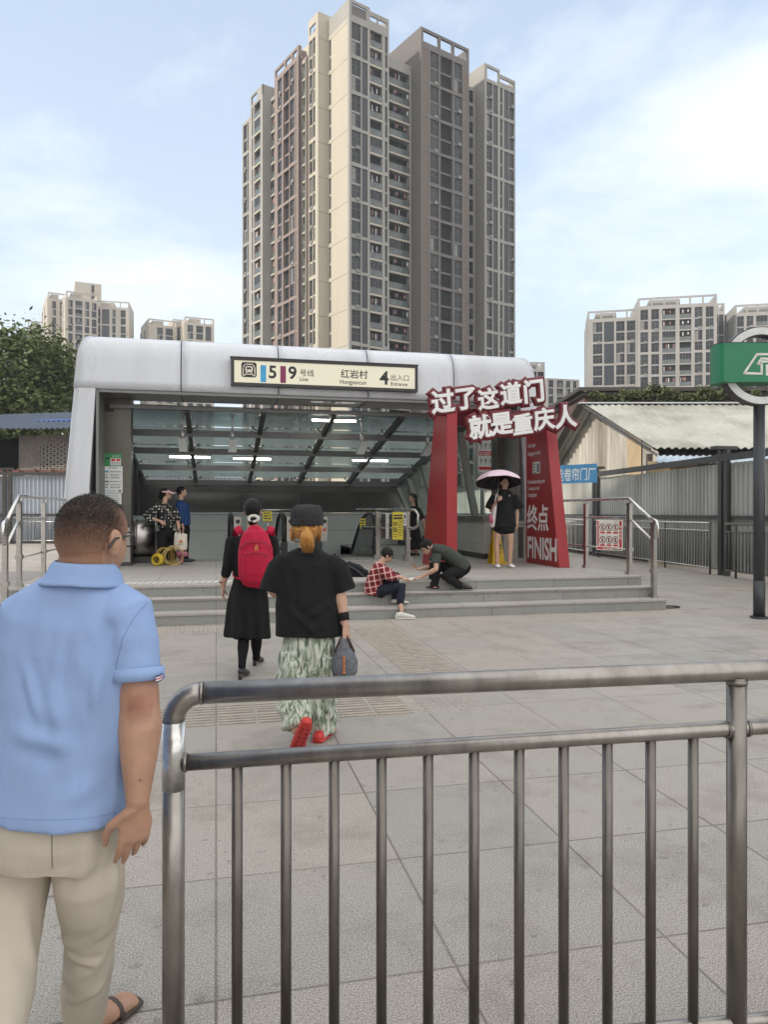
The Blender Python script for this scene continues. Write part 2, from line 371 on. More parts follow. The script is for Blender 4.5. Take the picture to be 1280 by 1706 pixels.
p.mi = 0; p.box(PX0 - 0.2, PX0, PY0, PY1, -5, 0.44); p.box(PX1, PX1 + 0.2, PY0, PY1, -5, 0.44)
p.mi = 2; p.box(PX0, PX1, PY0, PY1, -5.1, -5)
tag(p.build('escalator_pit', [lightgrey, grey_metal, dark_metal]), kind='structure')
# raised tactile paving: bars lead, dots warn
tac = M('tactile_stone', (0.38, 0.335, 0.285), 0.6, 0, 0.18, 8, bump=0.2, bscale=150)
t = MB()
def bars(x0, x1, y0, y1, along):
    tx, ty = x0, y0
    while tx < x1 - 0.05:
        ty = y0
        while ty < y1 - 0.05:
            for k in range(4):
                o = 0.045 + k * 0.07
                if along == 'x': t.box(tx + 0.015, tx + 0.285, ty + o, ty + o + 0.03, 0, 0.009)
                else: t.box(tx + o, tx + o + 0.03, ty + 0.015, ty + 0.285, 0, 0.009)
            ty += 0.3
        tx += 0.3
def dots(x0, x1, y0, y1, z=0.0, st=0.06, r=0.016):
    nx = int((x1 - x0) / st); ny = int((y1 - y0) / st)
    for i in range(nx):
        for j in range(ny):
            cx_, cy_ = x0 + (i + .5) * st, y0 + (j + .5) * st
            ri = [V((cx_ + cos(a) * r, cy_ + sin(a) * r, z)) for a in (0.4, 1.97, 3.54, 5.11)]
            t.loft([ri, [V((cx_ + (q.x - cx_) * .6, cy_ + (q.y - cy_) * .6, z + 0.006)) for q in ri]], True, False)
bars(-4.2, 1.5, 5.45, 6.05, 'x'); dots(1.5, 2.1, 5.45, 6.05)
bars(1.75, 2.35, 6.1, 9.55, 'x'); dots(1.75, 7.0, 9.75, 10.35); dots(-2.8, 1.2, 9.75, 10.35)
tag(t.build('tactile_path', tac), kind='structure')
wt = MB(); wmat = M('white_antislip', (0.62, 0.61, 0.58), 0.6, 0, 0.1, 20)
x = SX0 + 0.1
while x < 1.4: wt.hexa([(x, 11.5, ZP), (x + .05, 11.5, ZP), (x + .10, 11.8, ZP), (x + .05, 11.8, ZP), (x, 11.5, ZP + .004), (x + .05, 11.5, ZP + .004), (x + .10, 11.8, ZP + .004), (x + .05, 11.8, ZP + .004)]); x += 0.1
x = -1.6
while x < 4.2: wt.box(x, x + .05, 15.9, 15.95, ZP, ZP + .004); wt.box(x, x + .05, 16.0, 16.05, ZP, ZP + .004); x += 0.1
tag(wt.build('antislip_strip', wmat), kind='structure')

# ================================================================ the metro entrance canopy
ent = thing('entrance_canopy', 'white curved metro entrance canopy with glass roof behind the steps', 'metro entrance', (2.05, 14.6, ZP))
YF = 14.6
# front band profile (y, z) and the two legs: panels with dark seams
prof = [(0.0, 3.86), (0.02, 4.02), (0.035, 4.45), (0.07, 4.62), (0.15, 4.77), (0.28, 4.87), (0.46, 4.92), (1.2, 4.90), (1.9, 4.80), (1.9, 4.70), (1.2, 4.62), (1.1, 3.90)]
def half_w(z):                     # the outer edge leans out towards the ground and rounds in at the top
    z = max(0.48, z); e = 4.62 + (4.0 - z) * 0.088
    if z > 4.45: e -= (z - 4.45) ** 2 * 0.5
    return e
CX = 2.05
seams = [-0.655, 1.2, 3.0, 4.82]
edges = [None] + seams + [None]
shell = MB(); shell.smooth = True
for i in range(5):
    ring_l, ring_r = [], []
    for (y, z) in prof:
        a = CX - half_w(z) if i == 0 else seams[i - 1] + 0.010
        b = CX + half_w(z) if i == 4 else seams[i] - 0.010
        ring_l.append(a); ring_r.append(b)
    for k, nn in ((0, 10),):
        rows = []
        for j in range(nn + 1):
            rows.append([V((ring_l[q] + (ring_r[q] - ring_l[q]) * j / nn, YF + prof[q][0], prof[q][1])) for q in range(len(prof))])
        shell.mi = 0; shell.loft(rows, True, True)
shell.mi = 1
for sx_ in seams: shell.loft([[V((sx_ - 0.012, YF + y * 0.96 + 0.012, z - 0.012 if 3.9 < z else z + .012)) for y, z in prof], [V((sx_ + 0.012, YF + y * 0.96 + 0.012, z - 0.012 if 3.9 < z else z + .012)) for y, z in prof]], True, False)
shell.build('shell', [white_paint, black], ent)
for sg in (-1, 1):
    lg = MB(); rows = []
    for z in (0.48, 1.3, 1.75, 2.05, 2.4, 3.2, 3.858):
        ow = half_w(z); iw = 4.24 + (3.9 - z) * 0.06
        if z < 2.05: iw -= (2.05 - z) * 0.05
        rows.append([V((CX + sg * q, YF + y, z)) for q, y in ((iw, 0.0), (ow - 0.10, -0.0), (ow - 0.03, 0.03), (ow, 0.10), (ow, 1.15), (iw, 1.15))])
    lg.loft(rows, True, False); lg.build('leg', white_paint, ent)
    c = MB(); c.box(CX + sg * 4.24 - (0.0 if sg < 0 else 0.05), CX + sg * 4.24 + (0.05 if sg < 0 else 0.0), YF + 0.03, YF + 1.1, 0.48, 3.84); c.build('leg_lining', grey_metal, ent)
sof = MB(); sof.box(CX - 4.3, CX + 4.3, YF + 0.06, YF + 1.08, 3.80, 3.858); sof.mi = 1
for sx_ in seams: sof.box(sx_ - 0.01, sx_ + 0.01, YF + 0.08, YF + 1.06, 3.796, 3.80)
sof.build('soffit', [M('soffit_metal', (0.22, 0.22, 0.21), 0.35, 0.4, 0.08, 3), black], ent)
# steel clad pillars just inside the legs
pillar_steel = M('pillar_steel', (0.13, 0.125, 0.105), 0.45, 0.9, 0.25, 1.6, stretch=(1, 1, .4), bump=.05, grime=.35)
for x0, pw in ((-2.27, .62), (6.10, .36)):
    q = MB(); q.box(x0, x0 + pw, YF + 0.82, YF + 1.2, ZP, 3.80); q.mi = 1
    q.box(x0 - 0.004, x0 + pw + .004, YF + 0.812, YF + 1.0, 1.28, 1.295); q.box(x0 - .004, x0 + pw + .004, YF + .812, YF + 1.0, ZP, ZP + 0.06)
    q.build('pillar', [pillar_steel, dark_metal], ent)
    lp = MB(); lp.box(x0 + 0.02, x0 + pw * .45, YF + .80, YF + .814, 0.56, 1.24); lp.box(x0 + pw * .5, x0 + pw - .02, YF + .80, YF + .814, 0.56, 1.24); lp.build('pillar_panel', steel_dark, ent)
# sloping glass roof
RX0, RX1 = -2.05, 5.5
def rz(y): return 3.58 - 0.176 * (y - 15.6)
glass_roof = glass_mat('roof_glass', (0.74, 0.83, 0.80), 0.66, 0.15, (0.10, 0.13, 0.13), (0.36, 0.39, 0.375, 0.45))
ms = [RX0, -0.57, 0.96, 2.42, 3.92, RX1]; ps = [15.4, 16.9, 18.45, 20.15, 21.95]
for i, x in enumerate(ms):
    mu = MB(); mu.bar((x, 15.4, rz(15.4)), (x, 22.3, rz(22.3)), 0.16 if i in (0, 5) else 0.09, 0.15); mu.build('roof_rafter', dark_metal, ent)
for i, y in enumerate(ps):
    pu = MB(); pu.bar((RX0, y, rz(y) - (0.06 if i else -.02)), (RX1, y, rz(y) - (0.06 if i else -.02)), 0.08, 0.14 if i else .07); pu.build('roof_purlin', grey_metal, ent)
pu = MB(); pu.tube([(RX0, 15.75, 3.66), (RX1, 15.75, 3.66)], .028, 10); pu.build('front_tube', steel, ent)
for i in range(5):
    for j in range(4):
        gl = MB(); a, b = ms[i] + .055, ms[i + 1] - .055; c, d = ps[j] + .06, ps[j + 1] - .06
        gl.hexa([(a, c, rz(c) + .085), (b, c, rz(c) + .085), (b, d, rz(d) + .085), (a, d, rz(d) + .085), (a, c, rz(c) + .10), (b, c, rz(c) + .10), (b, d, rz(d) + .10), (a, d, rz(d) + .10)])
        gp = gl.build('roof_pane', glass_roof, ent)
sp = MB()                                              # spider fittings that hold the panes
for x in ms:
    for y in ps:
        for sx_ in (-1, 1):
            for sy in (-1, 1):
                xx, yy = x + sx_ * 0.16, y + sy * 0.18
                if RX0 < xx < RX1 and 15.4 < yy < 22: sp.ell((xx, yy, rz(yy) + 0.06), 0.032, n=6, m=4); sp.bar((x, y, rz(y) + .0), (xx, yy, rz(yy) + .04), 0.018, 0.018)
sp.build('glass_fitting', steel_dark, ent)
# rear: dark beam, bulging dark metal panels above the pale wall
rb = MB(); rb.box(RX0, RX1, 22.3, 22.5, 2.14, 2.42); rb.box(-2.35, RX1 + .6, 22.5, 24.4, 2.30, 2.42); rb.build('rear_beam', dark_metal, ent)
cp = MB(); rows = []
for j in range(9):
    rows.append([V((-2.3 + (RX1 + .5 + 2.3) * j / 8, 24.0 - 0.42 * sin(t * pi / 20) ** 0.8, 1.53 + t * 0.077)) for t in range(11)])
cp.grid(rows); cp.mi = 1
for j in (1, 3, 5, 7): cp.bar((RX0 + (RX1 - RX0) * j / 8, 23.6, 1.6), (RX0 + (RX1 - RX0) * j / 8, 23.6, 2.2), 0.012, 0.012)
cp.build('rear_panel', [M('rear_metal', (0.20, 0.205, 0.195), 0.38, 0.3, 0.10, 2), black], ent)
# right side wall, coping, leaning posts, glass
stone = ground_mat('parapet_stone', (1.2, 9), (0.50, 0.50, 0.45), (0.54, 0.535, 0.48), (0.22, 0.22, 0.2), 0.06, 0.15, 0.004, (0.54, 0.52, 0.46))
def side(xw, xr, sg):
    q = MB(); q.box(min(xw, xw + sg * .3), max(xw, xw + sg * .3), 15.85, 24, ZP + 0.12, 1.33); q.mi = 1
    q.box(min(xw - sg * .012, xw + sg * .3), max(xw - sg * .012, xw + sg * .3), 15.84, 24, ZP, ZP + 0.12)
    q.mi = 2; q.box(min(xw - sg * .012, xw + sg * .3), max(xw - sg * .012, xw + sg * .3), 15.86, 24, 0.895, 0.905)
    q.build('side_wall', [stone, dark_metal, lightgrey], ent)
    c = MB(); c.box(min(xw - sg * .05, xw + sg * .36), max(xw - sg * .05, xw + sg * .36), 15.83, 24, 1.33, 1.46); c.build('wall_coping', steel_dark, ent)
    for y in (16.5, 18.1, 19.7, 21.3, 22.6):
        po = MB(); po.bar((xw + sg * .1, y + .25, 1.46), (xr, y - .2, rz(y - .2) + .02), 0.13, 0.20, (0, 1, 0)); po.build('side_post', M('post_grey', (0.30, 0.30, 0.28), .45, .2), ent)
    gm = glass_mat('side_glass', (0.86, 0.92, 0.90), 0.90, 0.05, (0.14, 0.19, 0.18))
    g2 = MB()
    for a, b in ((15.9, 16.45), (16.6, 18.05), (18.2, 19.65), (19.8, 21.25), (21.4, 22.5)):
        g2.hexa([(xw + sg * .14, a + .2, 1.47), (xw + sg * .155, a + .2, 1.47), (xw + sg * .155, b + .2, 1.47), (xw + sg * .14, b + .2, 1.47),
                 (xr + sg * .06, a - .1, rz(a)), (xr + sg * .075, a - .1, rz(a)), (xr + sg * .075, b - .1, rz(b)), (xr + sg * .06, b - .1, rz(b))])
    g2.build('side_glass', gm, ent)
side(5.95, 5.5, 1)
# left: dark wall panels and a low wall with a barrel shaped steel end
lw = MB(); lw.box(-2.35, -1.98, 15.82, 24, ZP, 1.45); lw.mi = 1
for y in (16.6, 18.1, 19.7, 21.3): lw.bar((-2.0, y + .25, 1.46), (RX0 + .02, y, rz(y)), 0.14, 0.22, (0, 1, 0))
lw.mi = 2; lw.hexa([(-2.3, 15.83, 1.45), (-2.27, 15.83, 1.45), (-2.27, 24, 1.45), (-2.3, 24, 1.45), (-2.3, 15.83, 3.5), (-2.27, 15.83, 3.5), (-2.27, 24, 2.3), (-2.3, 24, 2.3)])
lw.build('side_wall', [grey_metal, dark_metal, M('dark_side_panel', (0.12, 0.12, 0.115), 0.35, 0.3, 0.1, 3)], ent)
be = MB(); pr = [(16.15, 0.62), (15.98, 0.75), (15.90, 0.95), (15.92, 1.2), (16.02, 1.38), (16.2, 1.47), (17.1, 1.47), (17.1, 0.62)]
be.prism([V((-1.96, y, z)) for y, z in pr], (0.72, 0, 0), True); be.mi = 1; be.box(-1.95, -1.26, 16.1, 17.0, ZP, 0.62); be.box(-1.60, -1.585, 15.88, 16.4, .66, 1.4)
be.build('low_wall_end', [steel, dark_metal], ent)
st_y = M('yellow_sticker', (0.72, 0.60, 0.05), 0.5, 0, 0.06, 10)
# tube lamps under the roof (lit) and one unlit
lit = M('lit_tube', (1.0, 0.98, 0.93), 0.5, emit=9.0); unlit = M('unlit_tube', (0.6, 0.6, 0.58), 0.4)
for k, (px0, px1, py, y, on) in enumerate([(520, 593, 700, 15.95, 1), (282, 350, 761, 19.25, 1), (389, 451, 764, 19.3, 1), (588, 646, 767, 19.3, 1), (469, 524, 811, 22.42, 1), (382, 440, 810, 22.42, 0)]):
    def hit(px):
        r = (px - 640) / FPX; d = y / (FW.y + RT.y * r); return RT.x * r * d + FW.x * d, EYE + (853 - py) / FPX * d
    xa, z = hit(px0); xb, _ = hit(px1)
    zr = rz(y) - .02 if y < 22.4 else 2.30
    lab = ['lit tube lamp hanging nearest the front edge of the glass roof', 'lit tube lamp hanging at the left under the third roof beam', 'lit tube lamp hanging second from left under the third roof beam',
           'lit tube lamp hanging at the right end under the third roof beam', 'lit tube lamp fixed under the rear beam above the escalators', 'unlit tube lamp fixed under the rear beam'][k]
    t_ = thing('tube_lamp', lab, 'lamp', ((xa + xb) / 2, y, z), 0, 'tube lamps under the station roof')
    a = MB(); a.tube([(xa, y, z), (xb, y, z)], 0.022, 10); a.build('tube', lit if on else unlit, t_)
    b = MB(); b.box(xa - .03, xb + .03, y - .03, y + .03, z + .022, z + .06); 
    for q in (xa + .1, xb - .1): b.box(q - .008, q + .008, y - .008, y + .008, z + .06, max(zr, z + .08))
    b.build('housing', M('lamp_housing', (0.5, 0.5, 0.5), 0.4), t_)
# hanging loudspeakers
for k, (px, py) in enumerate([(304, 741), (387, 742), (603, 746), (713, 749)]):
    r = (px - 640) / FPX; y = 15.85; d = y / (FW.y + RT.y * r); x = RT.x * r * d + FW.x * d; z = EYE + (853 - py) / FPX * d
    t_ = thing('hanging_speaker', ['grey box speaker hanging leftmost under the canopy front', 'grey box speaker hanging second from left under the canopy', 'grey box speaker hanging third from left, beside the front lamp', 'grey box speaker hanging beside the left red gate leg'][k], 'speaker', (x, y, z - .15), 0, 'box speakers hanging in the entrance')
    b = MB(); sk = [0.02, 0.0, -0.05, -0.07][k]
    b.hexa([(x - .085 + sk, y - .07, z - .15), (x + .085 + sk, y - .07, z - .15), (x + .085 + sk, y + .09, z - .13), (x - .085 + sk, y + .09, z - .13), (x - .07 - sk, y - .09, z + .12), (x + .09 - sk, y - .09, z + .12), (x + .09 - sk, y + .07, z + .14), (x - .07 - sk, y + .07, z + .14)])
    b.build('cabinet', M('speaker_grey', (0.38, 0.39, 0.37), 0.45, 0.2), t_)
    b = MB(); b.tube([(x, y, z + .12), (x, y, z + .30)], 0.045, 10); b.tube([(x, y, z + .28), (x, y, 3.62)], 0.02, 8); b.tube([(x, y, 3.56), (x, y, 3.61)], 0.05, 10); b.build('hanger', M('speaker_pipe', (0.5, 0.51, 0.5), 0.4, 0.5), t_)
# the lit name sign on the front band
si = thing('station_sign', 'long cream station name sign with dark frame on the white canopy', 'sign', (2.14, YF - .1, 4.0))
SA, SB, SZ0, SZ1, SY = 0.28, 4.0, 3.99, 4.525, YF - 0.14
b = MB(); b.box(SA, SB, SY, SY + .02, SZ0, SZ0 + .055); b.box(SA, SB, SY, SY + .02, SZ1 - .055, SZ1); b.box(SA, SA + .06, SY, SY + .02, SZ0 + .055, SZ1 - .055); b.box(SB - .06, SB, SY, SY + .02, SZ0 + .055, SZ1 - .055)
b.box(SA, SB, SY + .02, SY + .17, SZ0, SZ1); b.box(SA - .02, SB + .02, SY - .01, SY + .16, SZ1, SZ1 + .015); b.build('frame', M('sign_frame', (0.05, 0.047, 0.045), 0.4, 0.5), si)
b = MB(); b.box(SA + .06, SB - .06, SY + .008, SY + .0195, SZ0 + .055, SZ1 - .055); b.build('face', M('sign_face', (0.78, 0.74, 0.58), 0.4, 0, 0.03, 1, emit=0.10), si)
P = Panel((SA, SY + .008, SZ0), (1, 0, 0))
W_ = SB - SA
def sa(zx): return (zx - 52) / (1222 - 52) * W_     # measured along the sign's enlarged view
P.text('t0', '5', sa(275), 0.165, 0.34, offset=0.025, sx=1.0).text('t1', '9', sa(396), 0.165, 0.34, offset=0.025)
P.rect('b', sa(228), sa(262), 0.075, 0.405).rect('m', sa(348), sa(382), 0.075, 0.405)
P.text('t2', '号线', sa(466), 0.235, 0.145, offset=0.005).text('t3', 'Line', sa(466), 0.13, 0.10, offset=0.012)
P.text('t4', '红岩村', sa(722), 0.235, 0.185, offset=0.012).text('t5', 'Hongyancun', sa(716), 0.105, 0.118, offset=0.012, sx=0.92)
P.text('t6', '4', sa(973), 0.13, 0.37, offset=0.025).text('t7', '出入口', sa(1040), 0.22, 0.135, offset=0.004).text('t8', 'Entrance', sa(1043), 0.11, 0.098, offset=0.012, sx=1.0)
# train pictogram
a0, b0, q = sa(113), 0.16, 0.29
P.poly('k', [(a0 + .03, b0), (a0 + q - .03, b0), (a0 + q, b0 + .03), (a0 + q, b0 + q - .03), (a0 + q - .03, b0 + q), (a0 + .03, b0 + q), (a0, b0 + q - .03), (a0, b0 + .03)])
def pt(u, v): return (a0 + u * q, b0 + v * q)
P.stroke('w', [pt(.12, .12), pt(.12, .66), pt(.25, .86), pt(.75, .86), pt(.88, .66), pt(.88, .12)], 0.018, .004)
P.poly('w', [pt(.3, .34), pt(.7, .34), pt(.74, .42), pt(.74, .66), pt(.64, .74), pt(.36, .74), pt(.26, .66), pt(.26, .42)], .004)
P.rect('k2', pt(.34, 0)[0], pt(.66, 0)[0], pt(0, .52)[1], pt(0, .66)[1], .006)
P.ring('k2', pt(.36, 0)[0], pt(0, .43)[1], 0, .011, .006).ring('k2', pt(.64, 0)[0], pt(0, .43)[1], 0, .011, .006)
P.stroke('w', [pt(.36, .3), pt(.2, .1)], .018, .004).stroke('w', [pt(.64, .3), pt(.8, .1)], .018, .004).stroke('w', [pt(.3, .2), pt(.7, .2)], .016, .004)
ink = M('sign_ink', (0.02, 0.02, 0.022), 0.5)
P.build(si, {**{'t%d' % i: ink for i in range(9)}, 'k': ink, 'k2': ink, 'b': M('line_blue', (0.05, 0.36, 0.66), 0.5), 'm': M('line_maroon', (0.22, 0.03, 0.09), 0.5), 'w': M('sign_cream', (0.80, 0.76, 0.62), 0.5)},
        {'k': 'pictogram_plate', 'k2': 'pictogram_detail', 'b': 'blue_line_bar', 'm': 'maroon_line_bar', 'w': 'pictogram'})
# notices on the left pillar
def pill(px, py):
    r = (px - 640) / FPX; y = YF + .812; d = y / (FW.y + RT.y * r); return RT.x * r * d + FW.x * d, EYE + (853 - py) / FPX * d
paper = M('white_paper', (0.68, 0.70, 0.68), 0.6, 0, 0.04, 5); greenp = M('notice_green', (0.03, 0.25, 0.07), 0.5); greyink = M('small_print', (0.16, 0.16, 0.17), 0.6); redink = M('red_print', (0.55, 0.03, 0.03), 0.5)
def card(name, label, o, x, wd, ht, mat, cat='notice', th=0.004):
    o = V(o); x = V(x).normalized(); r_ = thing(name, label, cat, o + x * wd / 2)
    nr = x.cross(UP); b_ = MB(); b_.prism([o, o + x * wd, o + x * wd + UP * ht, o + UP * ht], nr * -th); b_.build('sheet', mat, r_)
    return r_, Panel(o, x)
yy = YF + .806
x0, z0 = pill(174.5, 776); x1, z1 = pill(202, 756)
r_, P = card('metro_notice', 'small green and white notice, topmost on the steel pillar', (x0, yy, z0), (1, 0, 0), x1 - x0, z1 - z0, greenp)
wd, ht = x1 - x0, z1 - z0
P.rect('p', wd * .33, wd * .97, ht * .05, ht * .62).text('w', '出入口', wd * .42, ht * .72, ht * .19, offset=.01).lines('r', wd * .38, wd * .93, ht * .58, 1, .1, ht * .2, .004).lines('k', wd * .38, wd * .93, ht * .30, 2, ht * .11, ht * .06, .004).ring('d', wd * .17, ht * .60, 0, ht * .10, .003, sx=1.6)
P.build(r_, {'p': paper, 'w': paper, 'r': redink, 'k': greyink, 'd': black}, {'p': 'white_field', 'd': 'dark_patch'})
x0, z0 = pill(172.5, 821); x1, z1 = pill(204, 777); wd, ht = x1 - x0, z1 - z0
r_, P = card('metro_notice', 'tall white timetable sheet with blue heading on the steel pillar', (x0, yy, z0), (1, 0, 0), wd, ht, paper)
P.rect('b', wd * .06, wd * .26, ht * .76, ht * .83).rect('k', wd * .06, wd * .26, ht * .39, ht * .46).lines('k', wd * .25, wd * .75, ht * .955, 1, .1, ht * .03)
for q in (.83, .46): P.lines('k', wd * .32, wd * .92, ht * (q - .02), 1, .1, ht * .035).lines('k', wd * .08, wd * .25, ht * (q - .13), 2, ht * .1, ht * .05).lines('k', wd * .36, wd * .88, ht * (q - .15), 2, ht * .1, ht * .03)
for q in (.70, .60, .33, .23): P.stroke('k', [(wd * .3, ht * q), (wd * .9, ht * q)], .004)
P.rect('k', wd * .78, wd * .93, ht * .03, ht * .11).lines('b', wd * .06, wd * .7, ht * .085, 1, .1, ht * .025)
P.build(r_, {'b': M('print_blue', (0.06, 0.28, 0.55), 0.5), 'k': greyink}, {})
x0, z0 = pill(173, 840); x1, z1 = pill(202, 822); wd, ht = x1 - x0, z1 - z0
r_, P = card('metro_notice', 'white paper sheet with faint print, lowest on the steel pillar', (x0, yy, z0), (1, 0, 0), wd, ht, paper)
P.lines('k', wd * .1, wd * .9, ht * .85, 5, ht * .16, ht * .05).build(r_, {'k': greyink})
# ================================================================ escalators and barrier
esc_glass = glass_mat('escalator_glass', (0.5, 0.52, 0.5), 0.30, 0.08, (0.16, 0.165, 0.16))
def escalator(label, xs):
    t = thing('escalator', label, 'escalator', ((xs[0] + xs[1]) / 2, 17.3, ZP), 0, 'escalators going down into the station')
    path = [(17.75, 0.62), (17.42, 0.78), (17.30, 1.02), (17.34, 1.28), (17.50, 1.44), (17.75, 1.50), (18.3, 1.50), (18.9, 1.38), (19.5, 1.06), (22.5, -0.85), (23.7, -1.6)]
    for x in xs:
        h = MB(); h.tube([(x, y, z) for y, z in path], (0.05, 0.035), 10, side=(1, 0, 0)); h.build('handrail', black, t)
        gl = MB(); up = [(y, z - .05) for y, z in path[5:]]; lo = [(y, z - .82 if i > 1 else 0.66) for i, (y, z) in enumerate(path[5:])]
        fr = [(17.72, 0.68), (17.5, 0.80), (17.38, 1.02), (17.42, 1.26), (17.56, 1.40)]
        poly = [V((x - .01, y, z)) for y, z in fr + up + lo[::-1]]
        gl.prism(poly, (0.02, 0, 0)); gl.build('balustrade_glass', esc_glass, t)
        sk = MB(); sk.prism([V((x - .09, y, z)) for y, z in [(17.35, ZP), (17.35, .66), (18.6, .66)] + lo[2:] + [(23.7, -2.9), (19.2, ZP - .02)]], (0.18, 0, 0))
        sk.build('skirt', steel_dark, t)
        nw = MB(); nw.box(x - .07, x + .07, 17.22, 17.36, ZP, 0.86); nw.build('newel', black, t)
        cb_ = MB(); cb_.box(x + .06, x + .22, 17.30, 17.60, 0.86, 1.44); cb_.mi = 1; cb_.tube([(x + .15, 17.295, 1.33), (x + .15, 17.30, 1.33)], 0.05, 12); cb_.mi = 2; cb_.tube([(x + .15, 17.285, 1.13), (x + .15, 17.30, 1.13)], 0.035, 12)
        cb_.build('control_box', [steel_dark, black, M('stop_red', (0.6, 0.02, 0.02), 0.4)], t)
    stp = MB()
    for i in range(14): stp.box(xs[0] + .1, xs[1] - .1, 17.9 + i * .4, 18.32 + i * .4, 0.30 - max(0, i - 2) * .2 - .2, 0.44 - max(0, i - 2) * .2)
    stp.box(xs[0] + .1, xs[1] - .1, 17.2, 17.9, .3, ZP + .004); stp.build('step', steel_dark, t)
    return t
escalator('escalator with black handrails going down behind the woman with the red backpack', (0.34, 1.55))
escalator('escalator with black handrails going down beside the yellow notice barrier', (2.35, 3.73))
barrier = thing('barrier_rail', 'short steel barrier rail with yellow notice at the escalator head', 'railing', (3.9, 15.9, ZP))
def tubes(mb, segs, r, n=10):
    for a, b in segs: mb.tube([a, b], r, n)
    return mb
b = MB(); b.tube([(3.2, 16.9, 1.60), (4.05, 15.7, 1.60), (4.22, 15.5, 1.60), (4.28, 15.46, 1.5), (4.28, 15.46, 1.25), (4.2, 15.52, 1.19), (3.3, 16.8, 1.19)], 0.035, 10); b.build('rail', chrome_w, barrier)
for x, y in ((4.10, 15.66), (3.58, 16.37)):
    b = MB(); b.box(x - .045, x + .045, y - .045, y + .045, ZP + .04, 1.56); b.box(x - .09, x + .09, y - .09, y + .09, ZP, ZP + .10); b.box(x - .06, x + .06, y - .06, y + .06, .95, .99); b.build('post', steel, barrier)
b = MB(); b.hexa([(3.64, 16.28, .95), (4.14, 15.6, .95), (4.15, 15.61, .95), (3.65, 16.29, .95), (3.64, 16.28, 1.5), (4.14, 15.6, 1.5), (4.15, 15.61, 1.5), (3.65, 16.29, 1.5)]); b.build('infill_panel', steel_dark, barrier)
def notice(name, label, px, py0, wpx, hpx, d, mat, dx, art=None):
    o = PX(px, py0, d); x = V(dx).normalized(); wd, ht = wpx / FPX * d, hpx / FPX * d
    r_, P = card(name, label, o, x, wd, ht, mat)
    return r_, P, wd, ht
bx = (0.82, -0.28, 0)
r_, P, wd, ht = notice('warning_notice', 'large yellow escalator warning notice on the steel barrier', 654, 899, 18, 46, 15.75, st_y, bx)
P.rect('k', wd * .08, wd * .92, ht * .85, ht * .90).rect('k', wd * .08, wd * .92, ht * .74, ht * .81)
for i in range(3):
    for q in (.5, .26): P.rect('k', wd * (.10 + i * .13), wd * (.18 + i * .13), ht * q, ht * (q + .15))
P.lines('k', wd * .08, wd * .46, ht * .44, 1, .1, ht * .025).lines('k', wd * .08, wd * .46, ht * .2, 2, ht * .07, ht * .025).lines('k', wd * .54, wd * .92, ht * .68, 8, ht * .075, ht * .028)
P.build(r_, {'k': ink}, {})
r_, P, wd, ht = notice('warning_notice', 'narrow white notice left of the big yellow notice on the barrier', 643, 897, 5, 42, 16.1, paper, bx)
P.lines('k', wd * .2, wd * .8, ht * .92, 10, ht * .09, ht * .04).build(r_, {'k': greyink})
r_, P, wd, ht = notice('warning_notice', 'small white sticker right of the big yellow notice on the barrier', 672.5, 876, 4.5, 22, 15.55, paper, bx)
P.rect('k', wd * .25, wd * .75, ht * .55, ht * .85).lines('k', wd * .1, wd * .9, ht * .4, 2, ht * .14, ht * .06).build(r_, {'k': ink})
r_, P, wd, ht = notice('warning_notice', 'yellow sticker on the escalator balustrade beside the barrier', 600, 881, 9, 17, 17.35, st_y, (1, 0, 0))
P.lines('k', wd * .15, wd * .85, ht * .88, 3, ht * .26, ht * .16).build(r_, {'k': ink})
r_, P, wd, ht = notice('warning_notice', 'yellow notice above the escalator behind the two walking women', 438, 868, 15, 16, 17.4, st_y, (1, 0, 0))
P.lines('k', wd * .12, wd * .88, ht * .88, 3, ht * .27, ht * .15).build(r_, {'k': ink})
b = MB(); o = PX(438, 868, 17.42); b.tube([o + V((.12, .03, -.72)), o + V((.12, .03, .25))], .018, 8); b.tube([o + V((-.35, .03, .26)), o + V((.85, .03, .26))], .022, 8); b.tube([o + V((.1, .03, -.5)), o + V((1.0, .03, -.5))], .018, 8); b.box(o.x + .08, o.x + .16, o.y - .01, o.y + .07, ZP, ZP + .2); b.box(o.x + .93, o.x + .97, o.y + .01, o.y + .05, ZP, o.z + .25)
b.top('guard_rail', chrome_w, 'thin steel guard rail between the two escalators', 'railing')
r_, P, wd, ht = notice('warning_notice', 'tall yellow notice on the barrel ended steel wall at the left', 219.5, 925, 7, 58, 15.85, st_y, (0.9, 0.42, 0))
P.lines('k', wd * .12, wd * .88, ht * .92, 9, ht * .1, ht * .05).build(r_, {'k': ink})
# ================================================================ the red finish gate
red = M('gate_red', (0.32, 0.016, 0.022), 0.38, 0, 0.05, 2)
dred = M('gate_dark_red', (0.13, 0.008, 0.014), 0.45, 0, 0.05, 2)
wl = M('white_letter', (0.80, 0.80, 0.79), 0.45, 0, 0.02, 4)
gate = thing('finish_gate', 'tall red photo gate with white Chinese lettering, standing on the platform', 'gate', (5.3, 13.8, ZP))
def leg(x0, x1, yb, yt, zt, tw):   # yb: near and far edge at the foot, yt: at the top
    m = MB(); m.hexa([(x0, yb[0], ZP), (x1, yb[0], ZP), (x1, yb[1], ZP), (x0, yb[1], ZP), (x0 + tw, yt[0], zt), (x1 + tw, yt[0], zt), (x1 + tw, yt[1], zt), (x0 + tw, yt[1], zt)])
    return m
lg = leg(4.17, 4.38, (13.08, 14.74), (13.08, 13.85), 3.55, 0.0).build('gate_leg', red, gate)
bv = lg.modifiers.new('edge', 'BEVEL'); bv.width = 0.012; bv.segments = 2
lg = leg(6.42, 6.65, (13.05, 14.6), (13.72, 14.6), 3.64, 0.0).build('gate_leg', red, gate)
